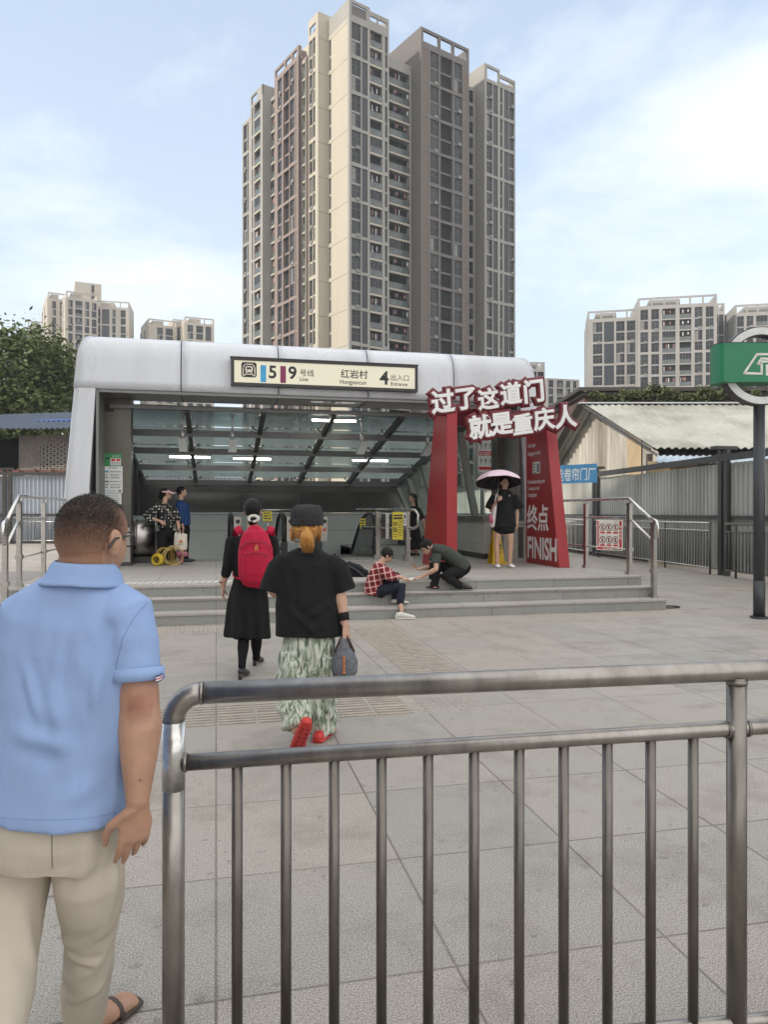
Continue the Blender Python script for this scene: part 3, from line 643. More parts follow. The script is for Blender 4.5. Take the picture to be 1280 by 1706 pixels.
bv = lg.modifiers.new('edge', 'BEVEL'); bv.width = 0.012; bv.segments = 2
m = MB(); m.hexa([(4.2, 13.30, 3.2), (6.62, 13.9, 3.2), (6.62, 14.1, 3.2), (4.2, 13.5, 3.2), (4.2, 13.30, 3.5), (6.62, 13.9, 3.6), (6.62, 14.1, 3.6), (4.2, 13.5, 3.5)]); m.build('gate_beam', dred, gate)
# text on the inner face of the right leg (faces -X, read from back to front)
P = Panel((6.42, 14.6, ZP), (0, -1, 0))
P.text('g0', 'FINISH', 0.07, 0.13, 0.60, sx=0.80, offset=0.030, lift=.006).text('g1', '终点', 0.07, 0.74, 0.56, sx=0.92, bevel=0.018, lift=.006)
for i, q in enumerate(('En franchissant cette porte', 'Tu deviens un vrai', 'Chongqingnais')): P.text('h%d' % i, q, 0.10, 1.66 - i * 0.135, 0.115, sx=0.66, offset=0.02, lift=.006)
P.text('g3', 'Cross this gate', 0.10, 2.42, 0.115, sx=0.55, offset=0.02, lift=.006).text('g4', 'Chongqing is your fate', 0.10, 2.25, 0.115, sx=0.58, offset=0.02, lift=.006)
P.rect('p', 0.33, 0.70, 1.86, 2.10).rect('r', 0.33, 0.70, 2.105, 2.17).rect('g', 0.55, 0.66, 1.89, 2.06, .004).lines('g', 0.36, 0.50, 2.07, 4, .06, .035, .004)
P.build(gate, {**{k_: wl for k_ in ('g0', 'g1', 'g3', 'g4', 'h0', 'h1', 'h2')}, 'p': paper, 'r': red, 'g': greyink}, {'p': 'white_card', 'r': 'card_heading', 'g': 'card_print'})
def brush_line(body, p0, p1, size, y, sp):
    """a row of fat brush-like characters on dark red backing boards"""
    d = V((p1[0] - p0[0], 0, p1[1] - p0[1])); wdt = d.length; d.normalize(); u = V((-d.z, 0, d.x))
    for i, ch in enumerate(body):
        me = text_mesh(ch, 1.0, 0.016, 0.02, 0.022); bk = text_mesh(ch, 1.0, 0.0, 0.06, 0.165)
        a = V((p0[0], y - .13, p0[1])) + d * (wdt * i / len(body)) + u * (0.03 * sin(i * 2.3))
        sz = size * (1 + .05 * sin(i * 1.7 + 1))
        sk = Matrix(((1, 0.06, 0, 0), (0.02, 1, 0, 0), (0, 0, 1, 0), (0, 0, 0, 1)))
        f = frame(a, d, u) @ sk @ Matrix.Diagonal((sz * 1.02, sz, sz, 1))
        mb = MB(); mb.mesh_data(me, f); mb.build('character', wl, gate)
        f2 = frame(a + V((0, 0.055, 0)), d, u) @ sk @ Matrix.Diagonal((sz * 1.02, sz, sz * .6, 1))
        mb = MB(); mb.mesh_data(bk, f2)
        mb.build('backing_board', dred, gate)
brush_line('过了这道门', (3.88, 3.385), (6.14, 3.70), 0.43, 13.2, 0)
brush_line('就是重庆人', (4.58, 2.93), (6.74, 3.22), 0.43, 13.12, 0)
# ================================================================ hand rails beside the steps
def step_rail(label, x, inward):
    t = thing('step_handrail', label, 'handrail', (x, 12.5, ZP), 0, 'handrails at the ends of the steps')
    r = 0.026
    for hz_, lo in ((1.30, 0), (0.97, 1)):
        y0 = 10.72
        m = MB(); pts = [(x, 17.0, ZP + hz_), (x, 11.42, ZP + hz_), (x, 10.78, 0.16 + hz_ - .02)]
        m.tube(pts, r if not lo else .02, 12); m.build('rail', chrome_w, t)
    m = MB(); m.tube([(x, 10.79, .16 + 1.29), (x, 10.62, .16 + 1.24), (x, 10.58, .16 + 1.15), (x, 10.60, .16 + 1.0), (x, 10.72, .16 + .94)], r, 12); m.build('rail_end', chrome_w, t)
    for y, zb in ((10.70, .16), (11.42, ZP), (12.95, ZP), (14.5, ZP), (16.0, ZP)):
        m = MB(); m.box(x - .03, x + .03, y - .045, y + .045, zb + .0, zb + 1.22); m.box(x - .045, x + .045, y - .06, y + .06, zb + .40, zb + .46); m.box(x - .05, x + .05, y - .065, y + .065, zb, zb + .05)
        m.tube([(x, y, zb + 1.2), (x, y, zb + 1.29)], .014, 8); m.box(x - .036, x + .036, y - .055, y + .055, zb + 1.19, zb + 1.22)
        m.build('post', steel, t)
    m = MB()
    for zz in (ZP + .42,): m.tube([(x, 17, zz), (x, 11.42, zz)], .014, 8)
    m.build('low_rail', steel, t); return t
step_rail('steel handrail at the right end of the steps', 6.93, -1)
step_rail('steel handrail at the far left end of the steps', -2.74, 1)
o = V((6.93, 12.62, ZP + .32)); r_ = None
# prohibition board hung on the right handrail
o1 = PX(994.5, 916, 13.45); o2 = PX(1038, 921, 13.05)
xd = V((o2.x - o1.x, o2.y - o1.y, 0)); wd = xd.length; ht = 51 / FPX * 13.3
r_, P = card('rules_board', 'white board with red borders and six prohibition circles on the handrail', (o1.x, o1.y, o1.z), xd, wd, ht, M('board_cream', (0.74, 0.70, 0.64), 0.5), 'sign', .012)
rb_ = M('board_red', (0.52, 0.02, 0.03), 0.5)
P.rect('r', wd * .03, wd * .10, ht * .14, ht * .95).rect('r', wd * .88, wd * .97, ht * .12, ht * .95).rect('r', wd * .03, wd * .97, ht * .03, ht * .10)
for i in range(10): P.rect('w', wd * .05, wd * .08, ht * (.18 + i * .075), ht * (.21 + i * .075), .004)
for i in range(4): P.rect('w', wd * .905, wd * .95, ht * (.38 + i * .12), ht * (.45 + i * .12), .004)
P.lines('w', wd * .25, wd * .80, ht * .08, 1, 1, ht * .03, .004)
for i in range(3):
    for j in range(2):
        a, b_ = wd * (.24 + i * .25), ht * (.75 - j * .41); R_ = ht * .125
        P.ring('k', a, b_, R_ * .82, R_, sx=.9).poly('k', [(a - R_ * .2, b_ - R_ * .55), (a + R_ * .25, b_ - R_ * .45), (a + R_ * .1, b_ + R_ * .1), (a + R_ * .3, b_ + R_ * .5), (a - R_ * .1, b_ + R_ * .55), (a - R_ * .25, b_)], .003)
        P.stroke('r', [(a - R_ * .55, b_ + R_ * .55), (a + R_ * .55, b_ - R_ * .55)], R_ * .16, .004)
        P.rect('r', a - wd * .09, a + wd * .09, b_ - ht * .20, b_ - ht * .145)
P.build(r_, {'r': rb_, 'w': paper, 'k': ink}, {'k': 'pictogram', 'r': 'red_print'})
# ================================================================ fences
corr = M('corrugated_sheet', (0.40, 0.41, 0.38), 0.55, 0.1, 0.16, 1.6, stretch=(1, 1, .12), bump=0.15, bscale=3, grime=0.9)
corr_b = M('blue_grey_sheet', (0.34, 0.38, 0.43), 0.5, 0.15, 0.08, 1.3, stretch=(1, 1, .15), grime=0.4)
def corrugated(mb, o, du, n_, L_, z0, z1, pitch=0.16, amp=0.022, jit=0.0, top_fn=None):
    """vertical corrugated sheet from o along du, height z0..z1, normal n_"""
    k = int(L_ / pitch * 6); row0, row1 = [], []
    for i in range(k + 1):
        s_ = L_ * i / k; ph = (s_ / pitch) % 1.0
        a = amp * (1 if ph < .4 else (-1 if .5 < ph < .9 else (1 - 2 * (ph - .4) / .1 if ph <= .5 else -1 + 2 * (ph - .9) / .1)))
        wv = jit * sin(s_ * 1.9) * .5
        p = V(o) + V(du) * s_ + V(n_) * (a)
        row0.append(V((p.x, p.y, z0 + wv))); q = p + V(n_) * jit * sin(s_ * 2.7)
        zt = z1 if top_fn is None else top_fn(s_); row1.append(V((q.x, q.y, zt)))
    mb.grid([row0, row1], False); return mb
def hoarding(label, p, q, ht, mat, grp, zb=0.0, rail=True, pick=True):
    p, q = V(p), V(q); d = V((q.x - p.x, q.y - p.y, 0)); Ln = d.length; d.normalize(); nr = V((d.y, -d.x, 0))
    if nr.dot(V((p.x, p.y, 0))) > 0: nr = -nr             # towards the plaza
    t = thing('hoarding_fence', label, 'fence', (p.x, p.y, zb), 0, grp)
    m = MB(); n_ = max(1, int(Ln / 2.2))
    for i in range(n_):
        a = Ln * i / n_; corrugated(m, p + d * (a + .02) + nr * random.uniform(-.02, .02) - nr * .12, d, nr, Ln / n_ - .01, zb + .12 + random.uniform(-.03, .05), zb + ht - .18 + random.uniform(-.05, .03), 0.19, 0.032, 0.02)
    m.build('corrugated_panel', mat, t)
    m = MB(); a, b = p + d * .0, p + d * Ln
    m.bar((a.x, a.y, zb + ht - .08), (b.x, b.y, zb + ht - .08), .10, .16); m.bar((a.x - nr.x * .05, a.y - nr.y * .05, zb + 1.42), (b.x - nr.x * .05, b.y - nr.y * .05, zb + 1.42), .05, .09); m.build('fence_rail', dark_metal, t)
    for w_ in (0,):
        m = MB()
        for off in (-.13, .13): m.bar(p + d * off + UP * zb, p + d * off + UP * (zb + ht + .12), .09, .16, d)
        m.box(p.x - .30, p.x + .30, p.y - .12, p.y + .12, zb + ht + .12, zb + ht + .2); m.build('fence_post', dark_metal, t)
    if pick:
        m = MB(); A, B = p + nr * .16 + d * .35, p + nr * .16 + d * (Ln - .35)
        m.tube([A + UP * (zb + 1.27), B + UP * (zb + 1.27)], .032, 8); m.tube([A + UP * (zb + 1.08), B + UP * (zb + 1.08)], .02, 8); m.tube([A + UP * (zb + .16), B + UP * (zb + .16)], .02, 8)
        k = int((Ln - .7) / 0.135); m.mi = 1
        for i in range(k + 1):
            c = A + (B - A) * (i / k); fat = i % 17 == 0; m.tube([c + UP * (zb + (.0 if fat else .16)), c + UP * (zb + (1.27 if fat else 1.08))], .030 if fat else .017, 6)
        m.build('picket_rail', [steel, M('picket_paint', (0.10, 0.095, 0.088), .5, .3)], t)
    return t
FP = [(9.95, 2.0), (9.14, 10), (8.3, 18), (7.46, 26), (6.62, 34), (5.7, 43), (4.8, 52)]
lbl = ['corrugated hoarding fence beside the viewpoint at the far right', 'corrugated hoarding bay right of the metro pole with dark posts', 'corrugated hoarding bay with picket rail between the two dark posts at right', 'corrugated hoarding bay beside the prohibition board', 'corrugated hoarding bay seen through the canopy glass', 'corrugated hoarding bay far behind the canopy']
for i in range(1, 6): hoarding(lbl[i], Cm(*FP[i]), Cm(*FP[i + 1]), 2.95 if i < 5 else 3.1, corr, 'corrugated hoarding along the right side', 0, True, i in (1, 2, 3))
hoarding('pale blue grey hoarding bay at the far left behind the handrail', Cm(-18.4, 36), Cm(-12.5, 36.6), 3.5, corr_b, 'hoarding along the left side', 0.0, True, True)
hoarding('pale blue grey hoarding bay hidden partly by the white canopy leg', Cm(-12.5, 36.6), Cm(-6.5, 37.2), 3.5, corr_b, 'hoarding along the left side', 0.0, True, True)
hoarding('hoarding bay at the left edge beyond the fence post', Cm(-26, 35.4), Cm(-18.4, 36), 3.5, corr_b, 'hoarding along the left side', 0.0, True, True)
# ================================================================ right shed
SHD = thing('tin_shed', 'old shed with cream corrugated roof and patched tin gable behind the fence', 'shed', Cm(8.3, 27.0))
cream_sheet = M('cream_roof_sheet', (0.29, 0.30, 0.275), 0.65, 0.0, 0.16, 1.3, grime=0.9)
rust_sheet = M('patched_tin', (0.40, 0.375, 0.33), 0.65, 0.0, 0.35, 2.2, stretch=(1, 1, .15), grime=1.0)
ply = M('orange_board', (0.44, 0.33, 0.21), 0.7, 0, 0.12, 3)
r0, r1 = Cm(7.75, 28.6, 5.72), Cm(26, 27.4, 5.55)           # ridge
e0, e1 = Cm(8.62, 23.6, 3.58), Cm(26, 22.6, 3.50)           # near eave
f0, f1 = Cm(7.4, 34, 3.3), Cm(26, 33, 3.3)                  # far eave
def slope_sheet(mb, a0, a1, b0, b1, pitch=.25, amp=.034):
    n_ = int((a1 - a0).length / pitch * 6); rows = [[], [], []]
    nr = (a1 - a0).cross(b0 - a0).normalized()
    if nr.z < 0: nr = -nr
    for i in range(n_ + 1):
        t_ = i / n_; ph = (i / 6.0) % 1; a = amp * cos(2 * pi * ph)
        for k, q in enumerate((0, .5, 1)):
            p = (a0 + (a1 - a0) * t_) * (1 - q) + (b0 + (b1 - b0) * t_) * q; rows[k].append(p + nr * (a + .012 * noise.noise(p * 1.3)))
    mb.grid(rows, False)
m = MB(); slope_sheet(m, r0, r1, e0, e1); slope_sheet(m, r0, r1, f0, f1); rf = m.build('roof', cream_sheet, SHD)
sd_ = rf.modifiers.new('sheet', 'SOLIDIFY'); sd_.thickness = 0.02
m = MB(); m.bar(r0 + UP * .03 - RT * .2, r1 + UP * .03, .45, .05); m.build('ridge_cap', M('ridge_cap', (0.45, 0.48, 0.5), 0.5, 0.2, grime=.4), SHD)
m = MB(); ga, gb, gc = r0 + RT * .35 - UP * .1, e0 + RT * .18 - UP * .1 + FW * .1, f0 + RT * .5 - UP * .1
k = 9
for i in range(k):
    t0, t1 = i / k, (i + 1) / k
    def gt(t): 
        a = gb + (gc - gb) * t; pk = (ga - gb).dot((gc - gb)) / (gc - gb).length_squared
        zt = gb.z + (ga.z - gb.z) * (t / pk if t < pk else (1 - t) / (1 - pk)); return a, zt
    a, za = gt(t0); b, zb_ = gt(t1); off = RT * random.uniform(-.05, .05); tilt = random.uniform(-.07, .07)
    m.mi = 0 if i != 1 else 1
    cols = []
    for j in range(13):
        t_ = t0 + (t1 - t0) * (j / 12) * .985; c, zc = gt(t_); am = RT * (.03 if j % 4 < 2 else -.03) * (0 if i == 1 else 1)
        cols.append((V((c.x, c.y, 1.2)) + off + am, V((c.x, c.y, zc)) + off + am + FW * tilt))
    m.grid([[q[0] for q in cols], [q[1] for q in cols]], False)
m.build('gable_wall', [rust_sheet, ply], SHD)
m = MB(); m.bar(r0 - RT * .12 + UP * .02, f0 - RT * .12 + UP * .02, .3, .10); m.bar(r0 - RT * .10 - UP * .02, e0 - RT * .1 - UP * .02, .06, .06); m.build('verge_board', dark_metal, SHD)
m = MB(); a, b = e0 + FW * .5 - UP * .2, e1 + FW * .5 - UP * .2; m.hexa([V((a.x, a.y, 0)), V((b.x, b.y, 0)), V((b.x, b.y, 0)) + FW * .15, V((a.x, a.y, 0)) + FW * .15, V((a.x, a.y, 3.45)), V((b.x, b.y, 3.45)), V((b.x, b.y, 3.45)) + FW * .15, V((a.x, a.y, 3.45)) + FW * .15]); m.build('front_wall', M('dark_boarding', (0.07, 0.06, 0.05), 0.8, 0, .3, 3), SHD)
blue_tin = M('faded_blue_tin', (0.33, 0.40, 0.46), 0.5, 0.2, 0.12, 1.5, grime=.4)
m = MB(); slope_sheet(m, Cm(8.5, 22.9, 3.30), Cm(26, 22.4, 3.22), Cm(7.9, 21.4, 3.0), Cm(26, 20.6, 2.9), .2, .02); lt = m.build('lean_to_roof', blue_tin, SHD)
lt.modifiers.new('sheet', 'SOLIDIFY').thickness = 0.02
m = MB(); 
for i, (xx, dd, z0, z1, wd_) in enumerate([(8.1, 22.6, 2.3, 3.1, 1.5), (10.2, 22.7, 2.4, 2.95, 1.2), (12.6, 22.5, 2.2, 2.9, 2.0)]):
    c = Cm(xx, dd, 0); m.hexa([V((c.x, c.y, 0)), V((c.x, c.y, 0)) + RT * wd_, V((c.x, c.y, 0)) + RT * wd_ + FW * .05, V((c.x, c.y, 0)) + FW * .05, V((c.x, c.y, z1)), V((c.x, c.y, z1)) + RT * wd_, V((c.x, c.y, z1)) + RT * wd_ + FW * .05, V((c.x, c.y, z1)) + FW * .05])
m.build('patch_board', ply, SHD)
# blue shop banner below the gable
o = PX(917, 803, 24.2); ba, bb = PX(926, 806, 24.6), PX(995, 804, 23.5)
xd = V((bb.x - ba.x, bb.y - ba.y, 0)); wd = xd.length; ht = 31 / FPX * 24
r_, P = card('shop_banner', 'blue cloth banner with white Chinese lettering below the tin gable', ba, xd, wd, ht, M('banner_blue', (0.07, 0.26, 0.48), 0.6, 0, .1, 3), 'banner', .03)
P.text('w', '能卷帘门厂', wd * .02, ht * .2, ht * .72, sx=wd / (ht * .72 * 5.0) * .96, offset=.012); P.build(r_, {'w': paper})
# ================================================================ metro pole sign
ps_ = thing('metro_pole_sign', 'tall dark pole carrying a green metro sign in a white ring', 'sign', Cm(5.48, 10.77))
c = Cm(5.48, 10.77); pole_m = M('pole_grey', (0.045, 0.047, 0.052), 0.4, 0.3, 0.1, 4)
m = MB(); m.tube([c, c + UP * 3.1], .078, 20); m.tube([c, c + UP * .55], .081, 20); m.tube([c, c + UP * .03], .12, 20); m.build('pole', pole_m, ps_)
sgx = (RT + FW * -.02).normalized(); sgn = V((sgx.y, -sgx.x, 0))
def ringm(r0_, r1_, dep, off):
    q = MB(); n_ = 48; cc = c + UP * 3.67 + sgn * off
    for i in range(n_):
        t0, t1 = 2 * pi * i / n_, 2 * pi * (i + 1) / n_; pp = []
        for dd in (0, dep):
            for t_, r_q in ((t0, r0_), (t1, r0_), (t1, r1_), (t0, r1_)): pp.append(cc + sgx * (r_q * cos(t_)) + UP * (r_q * sin(t_)) - sgn * dd)
        q.add(pp, [(0, 1, 2, 3), (7, 6, 5, 4), (1, 0, 4, 5), (3, 2, 6, 7)], False)
    return q
ringm(.455, .555, .012, .085).build('ring_face', M('ring_white', (0.70, 0.71, 0.70), 0.4), ps_)
ringm(.440, .570, .16, .072).build('ring', pole_m, ps_)
sg = MB(); pts = []; hw = .68
for i in range(17):
    t_ = -pi / 2 + pi * i / 16; pts.append((hw - .10 + .10 * cos(t_), .20 * sin(t_)))
for i in range(17):
    t_ = pi / 2 + pi * i / 16; pts.append((-hw + .10 + .10 * cos(t_), .20 * sin(t_)))
grn = M('metro_green', (0.012, 0.19, 0.085), 0.35, 0, .04, 2)
sg.loft([[c + sgx * a + sgn * -b + UP * z for a, b in pts] for z in (3.415, 3.425, 3.965, 3.975)], True, False); sg.mi = 1
sg.loft([[c + sgx * a * 1.005 + sgn * -b * 1.02 + UP * z for a, b in pts] for z in (3.975, 3.985)], True, False); sg.build('sign_box', [grn, pole_m], ps_)
P = Panel(c + sgn * .20 - sgx * hw + UP * 3.425, sgx)
kx = 2 * hw / (1.36 / (1 / 6.4) / 6.4 * 6.4) if False else 1
def lx(zx): return (zx - 690) / 6.4 / FPX * 10.55
def lz(zy): return (745 - zy) / 6.4 / FPX * 10.55 - .015
st_ = .037
P.stroke('w', [(lx(a), lz(b)) for a, b in [(1222, 497), (1150, 492), (1112, 548), (1152, 548), (1152, 655), (968, 648), (1102, 447), (1248, 447), (1222, 525), (1160, 525)]], st_ * .85)
mid = 690 + 78 * 6.4 + 4
P.poly('w', [(lx(1195), lz(676)), (lx(1195), lz(560)), (lx(1222), lz(553)), (lx(1285), lz(455)), (lx(1330), lz(455)), (lx(1330), lz(560)), (lx(1300), lz(676))])
P.stroke('w', [(lx(1335), lz(660)), (lx(1335), lz(450)), (lx(1420), lz(450)), (lx(1455), lz(500)), (lx(1420), lz(550)), (lx(1350), lz(550)), (lx(1480), lz(655))], st_ * .85)
P.build(ps_, {'w': M('logo_white', (0.72, 0.70, 0.66), 0.45)}, {'w': 'logo'})
# ================================================================ foreground railing
fr = thing('steel_railing', 'low stainless steel railing with upright bars in the foreground', 'railing', Cm(-.571, 2.0))
steel_fg = M('railing_steel', (0.33, 0.31, 0.285), 0.36, 0.95, 0.25, 14, stretch=(1, 1, .35), bump=.07, bscale=120, grime=.55)
steel_bar = M('railing_bar_steel', (0.17, 0.155, 0.14), 0.42, 0.9, 0.25, 14, stretch=(1, 1, .35), bump=.07, bscale=120, grime=.5)
A, B = Cm(-.571, 2.0), Cm(1.052, 2.2); dr = (B - A).normalized(); Cc = B + (B - A) * 1.0
peel = M('peeling_film_steel', (0.42, 0.40, 0.38), 0.3, 0.9, 0.35, 9, bump=.25, bscale=30, col2=(0.75, 0.74, 0.71), grime=.5)
zt, zl = 1.058, .875
m = MB(); r = .030; R_ = .075; pts = [A, A + UP * (zt - R_)] + [A + dr * (R_ - R_ * cos(t)) + UP * (zt - R_ + R_ * sin(t)) for t in (.26, .52, .79, 1.05, 1.31)] + [A + dr * R_ + UP * zt]
m.tube(pts[:2], r, 24); m.build('post', steel_fg, fr)
m = MB(); m.tube([A + UP * .80, A + UP * (zt - R_)], r + .0012, 24); m.build('worn_film', peel, fr)
m = MB(); m.tube(pts[1:] , r, 24); m.build('elbow', steel_fg, fr)
m = MB(); m.tube([A + dr * R_ + UP * zt, Cc + UP * (zt + .037)], r, 24); m.tube([A + dr * (R_ - .003) + UP * zt, A + dr * (R_ + .004) + UP * zt], r + .0018, 24); m.build('top_rail', steel_fg, fr)
m = MB(); m.tube([A + dr * .028 + UP * (zl - .005), Cc + UP * (zl + .066)], .0225, 20); m.tube([A + dr * .027 + UP * (zl - .005), A + dr * .036 + UP * (zl - .005)], .0255, 20); m.build('middle_rail', steel_fg, fr)
for q in (B, B + (B - A)):
    m = MB(); m.tube([q, q + UP * (zt + .0)], r * .96, 24); m.tube([q + UP * (zt - .020), q + UP * (zt - .008)], r * 1.02, 24); m.tube([q + dr * .028 + UP * (zl + .03), q + dr * .036 + UP * (zl + .03)], .026, 16); m.tube([q - dr * .036 + UP * (zl + .027), q - dr * .028 + UP * (zl + .027)], .026, 16); m.build('post', M('railing_post_steel', (0.24, 0.222, 0.20), 0.40, 0.92, 0.25, 14, stretch=(1, 1, .35), bump=.07, bscale=120, grime=.5), fr)
for i in range(1, 12):
    q = A + (B - A) * (.1038 + .0812 * (i - 1)); m = MB(); m.tube([q + UP * .03, q + UP * (zl - .015 + .033 * i / 12)], .0152, 14); m.build('upright_bar', steel_bar, fr)
for i in range(1, 11):
    q = B + (B - A) * (i / 12); m = MB(); m.tube([q + UP * .03, q + UP * (zl + .015 + .033 * i / 12)], .0152, 14); m.build('upright_bar', steel_bar, fr)
m = MB(); m.tube([A + UP * .03, Cc + UP * .03], .02, 16); m.build('bottom_rail', steel_fg, fr)
# ================================================================ left shed, cars
ls = thing('brick_shed', 'low shed with blue tin roof and lattice block wall at the left', 'shed', Cm(-20, 42))
m = MB(); slope_sheet(m, Cm(-30, 47, 7.55), Cm(-12.5, 48, 8.3), Cm(-30, 40, 6.0), Cm(-12.5, 41, 6.25), .3, .04); lr = m.build('roof', M('blue_tin_roof', (0.06, 0.08, 0.115), 0.5, 0.2, .15, .5, grime=.35), ls)
lr.modifiers.new('sheet', 'SOLIDIFY').thickness = .03
m = MB(); slope_sheet(m, Cm(-19.6, 45.6, 7.36), Cm(-16.5, 45.8, 7.45), Cm(-20.5, 43.2, 6.85), Cm(-17.6, 43.4, 6.95), .3, .04); pr_ = m.build('roof_patch', M('bright_blue_tin', (0.03, 0.10, 0.36), 0.45), ls); 
m = MB(); 
def wallbox(mb, x0, x1, d, z0, z1, th=.2):
    a, b = Cm(x0, d), Cm(x1, d); mb.hexa([V((a.x, a.y, z0)), V((b.x, b.y, z0)), V((b.x, b.y, z0)) + FW * th, V((a.x, a.y, z0)) + FW * th, V((a.x, a.y, z1)), V((b.x, b.y, z1)), V((b.x, b.y, z1)) + FW * th, V((a.x, a.y, z1)) + FW * th])
wallbox(m, -30, -12.5, 44.2, 0, 5.9); m.build('back_wall', M('dark_inside', (0.03, 0.028, 0.025), 0.9), ls)
m = MB(); wallbox(m, -20.8, -19.6, 42, 0, 5.9, .3); wallbox(m, -30, -20.8, 42, 0, 3.9, .3); wallbox(m, -19.6, -12.5, 42, 0, 3.75, .3); wallbox(m, -19.6, -12.5, 42, 5.5, 5.95, .3); wallbox(m, -13, -12.5, 42, 3.75, 5.5, .3); m.build('wall', M('grey_brick_wall', (0.20, 0.18, 0.16), 0.85, 0, .25, 3), ls)
m = MB()
for i in range(17):
    for j in range(7):
        xx, zz = -19.4 + i * .40, 3.88 + j * .25
        for dx in (0,):
            a = Cm(xx, 42.05, zz); 
            for s_ in (-1, 1): m.bar(a + RT * (-.2 * s_), a + RT * 0 + UP * .125, .12, .05, FW); m.bar(a + RT * (-.2 * s_), a - UP * .125, .12, .05, FW)
m.build('lattice_blocks', M('lattice_block', (0.27, 0.25, 0.22), 0.85), ls)
m = MB(); wallbox(m, -30, -12.5, 40.5, 0, 3.85, .1)
for i in range(20): wallbox(m, -30 + i * .9, -29.9 + i * .9, 40.4, 0, 3.95, .09)
m.build('red_boarding', M('old_red_timber', (0.14, 0.06, 0.045), 0.75, 0, .3, 4), ls)
def car(label, x, d, col, zb=0.0, rz=0.0, grp='cars parked behind the left hoarding'):
    c = Cm(x, d, zb); t = thing('parked_car', label, 'car', c, -YAW + rz, grp)
    prf = [(-2.1, .35), (-2.15, .7), (-2.0, .92), (-1.5, .98), (-.95, 1.38), (-.3, 1.5), (.5, 1.48), (1.15, 1.12), (1.9, 1.0), (2.15, .75), (2.15, .35)]
    rows = []
    for y, k in ((-.86, .0), (-.80, .03), (-.60, .06), (.60, .06), (.80, .03), (.86, .0)):
        rows.append([V((a * (1 if abs(y) < .7 else .99), y * (1 if z < 1 else .84), z + (k if z > .9 else 0))) for a, z in prf])
    m = MB(); m.loft(rows, True, True); o = link_mesh('body', m.mesh('body', col), t)
    m = MB()
    for y in (-.735, .735): m.prism([V((a, y, z)) for a, z in [(-1.3, 1.02), (-.85, 1.36), (-.3, 1.44), (.45, 1.42), (1.0, 1.06)]], (0, .012 * (1 if y > 0 else -1), 0))
    link_mesh('window', m.mesh('window', M('car_glass', (.02, .022, .025), .08)), t)
    for sx_ in (-1.35, 1.35):
        for y in (-.8, .8):
            m = MB(); m.tube([(sx_, y - .1, .32), (sx_, y + .1, .32)], .32, 18); link_mesh('wheel', m.mesh('wheel', black), t)
    return t
car('red parked car whose roof shows above the left hoarding', -15.6, 38.6, M('car_red', (0.28, 0.015, 0.03), .25), 2.1)
car('white parked car whose roof shows above the hoarding at the left edge', -18.9, 38.4, M('car_white', (0.7, 0.7, 0.7), .25), 2.0)
m = MB(); a, b = Cm(-27, 37.2), Cm(-10, 38); m.prism([V((a.x, a.y, 0)), V((b.x, b.y, 0)), V((b.x, b.y, 0)) + FW * 3.2, V((a.x, a.y, 0)) + FW * 3.2], (0, 0, 2.1)); tag(m.build('terrace', asphalt), kind='structure')
# ================================================================ overhead wires
for k, (pa, pb) in enumerate([((-60, 543, 60), (62, 566, 75)), ((-60, 556, 60), (62, 574, 75))]):
    a, b = PX(*pa), PX(*pb); a = a + (a - b) * .6; b = b + (b - a) * .35
    m = MB(); m.tube([a + (b - a) * (i / 12) - UP * 1.2 * sin(pi * i / 12) for i in range(13)], .035, 6); m.top('overhead_wire', black, ['upper overhead wire running past the left tree', 'lower overhead wire running past the left tree'][k], 'wire', 'overhead wires at the left')
# ================================================================ trees and shrubs
def leaf_mat(name, a, b):
    m_ = M(name, a, 0.6, 0, 0.25, 1.2, col2=b, spec=.3); return m_
lm = leaf_mat('tree_leaf', (0.05, 0.075, 0.024), (0.105, 0.135, 0.042)); bark = M('bark', (0.10, 0.08, 0.06), .9, 0, .3, 6)
def crown(mb, c, rad, n, ls_, seed, clumps=26, hollow=.55):
    rnd = random.Random(seed); cs = []
    for i in range(clumps):
        while True:
            p = V((rnd.uniform(-1, 1), rnd.uniform(-1, 1), rnd.uniform(-1, 1)))
            if hollow < p.length < 1: break
        cs.append((V(c) + V((p.x * rad[0], p.y * rad[1], p.z * rad[2])), rnd.uniform(.22, .40) * min(rad)))
    for i in range(n):
        q, r_q = rnd.choice(cs); d = V((rnd.gauss(0, 1), rnd.gauss(0, 1), rnd.gauss(0, .75))) * r_q * .62
        p = q + d; u = V((rnd.uniform(-1, 1), rnd.uniform(-1, 1), rnd.uniform(-.7, .3))).normalized(); w_ = u.cross(V((rnd.uniform(-1, 1), rnd.uniform(-1, 1), rnd.uniform(-1, 1)))).normalized()
        l_ = ls_ * rnd.uniform(.7, 1.3)
        mb.add([p, p + u * l_ * .5 + w_ * l_ * .24, p + u * l_, p + u * l_ * .5 - w_ * l_ * .24], [(0, 1, 2, 3)], False)
    return cs
def tree(label, base, h, rad, n, ls_, seed, cat='tree', name='broadleaf_tree', grp=None, mat=None, clumps=26):
    b = V(base); t = thing(name, label, cat, b, 0, grp); cc = b + UP * (h - rad[2])
    m = MB(); cs = crown(m, cc, rad, n, ls_, seed, clumps); m.build('crown', mat or lm, t)
    m = MB(); m.tube([b, b + UP * h * .35 + V((.1, .05, 0)), cc - UP * rad[2] * .3], [.035 * h * .6, .026 * h * .6, .018 * h * .6], 10)
    for q, _ in cs[::2]:
        s_ = b + UP * (h * random.uniform(.3, .6)); m.tube([s_, (s_ + q) / 2 + UP * .3, q], [.012 * h * .6, .008 * h * .6, .003 * h], 6)
    m.build('trunk', bark, t)
tree('large dense green tree behind the blue roofed shed at the left', Cm(-29.6, 58), 16.2, (5.6, 5.2, 5.4), 27000, .44, 3, clumps=85)
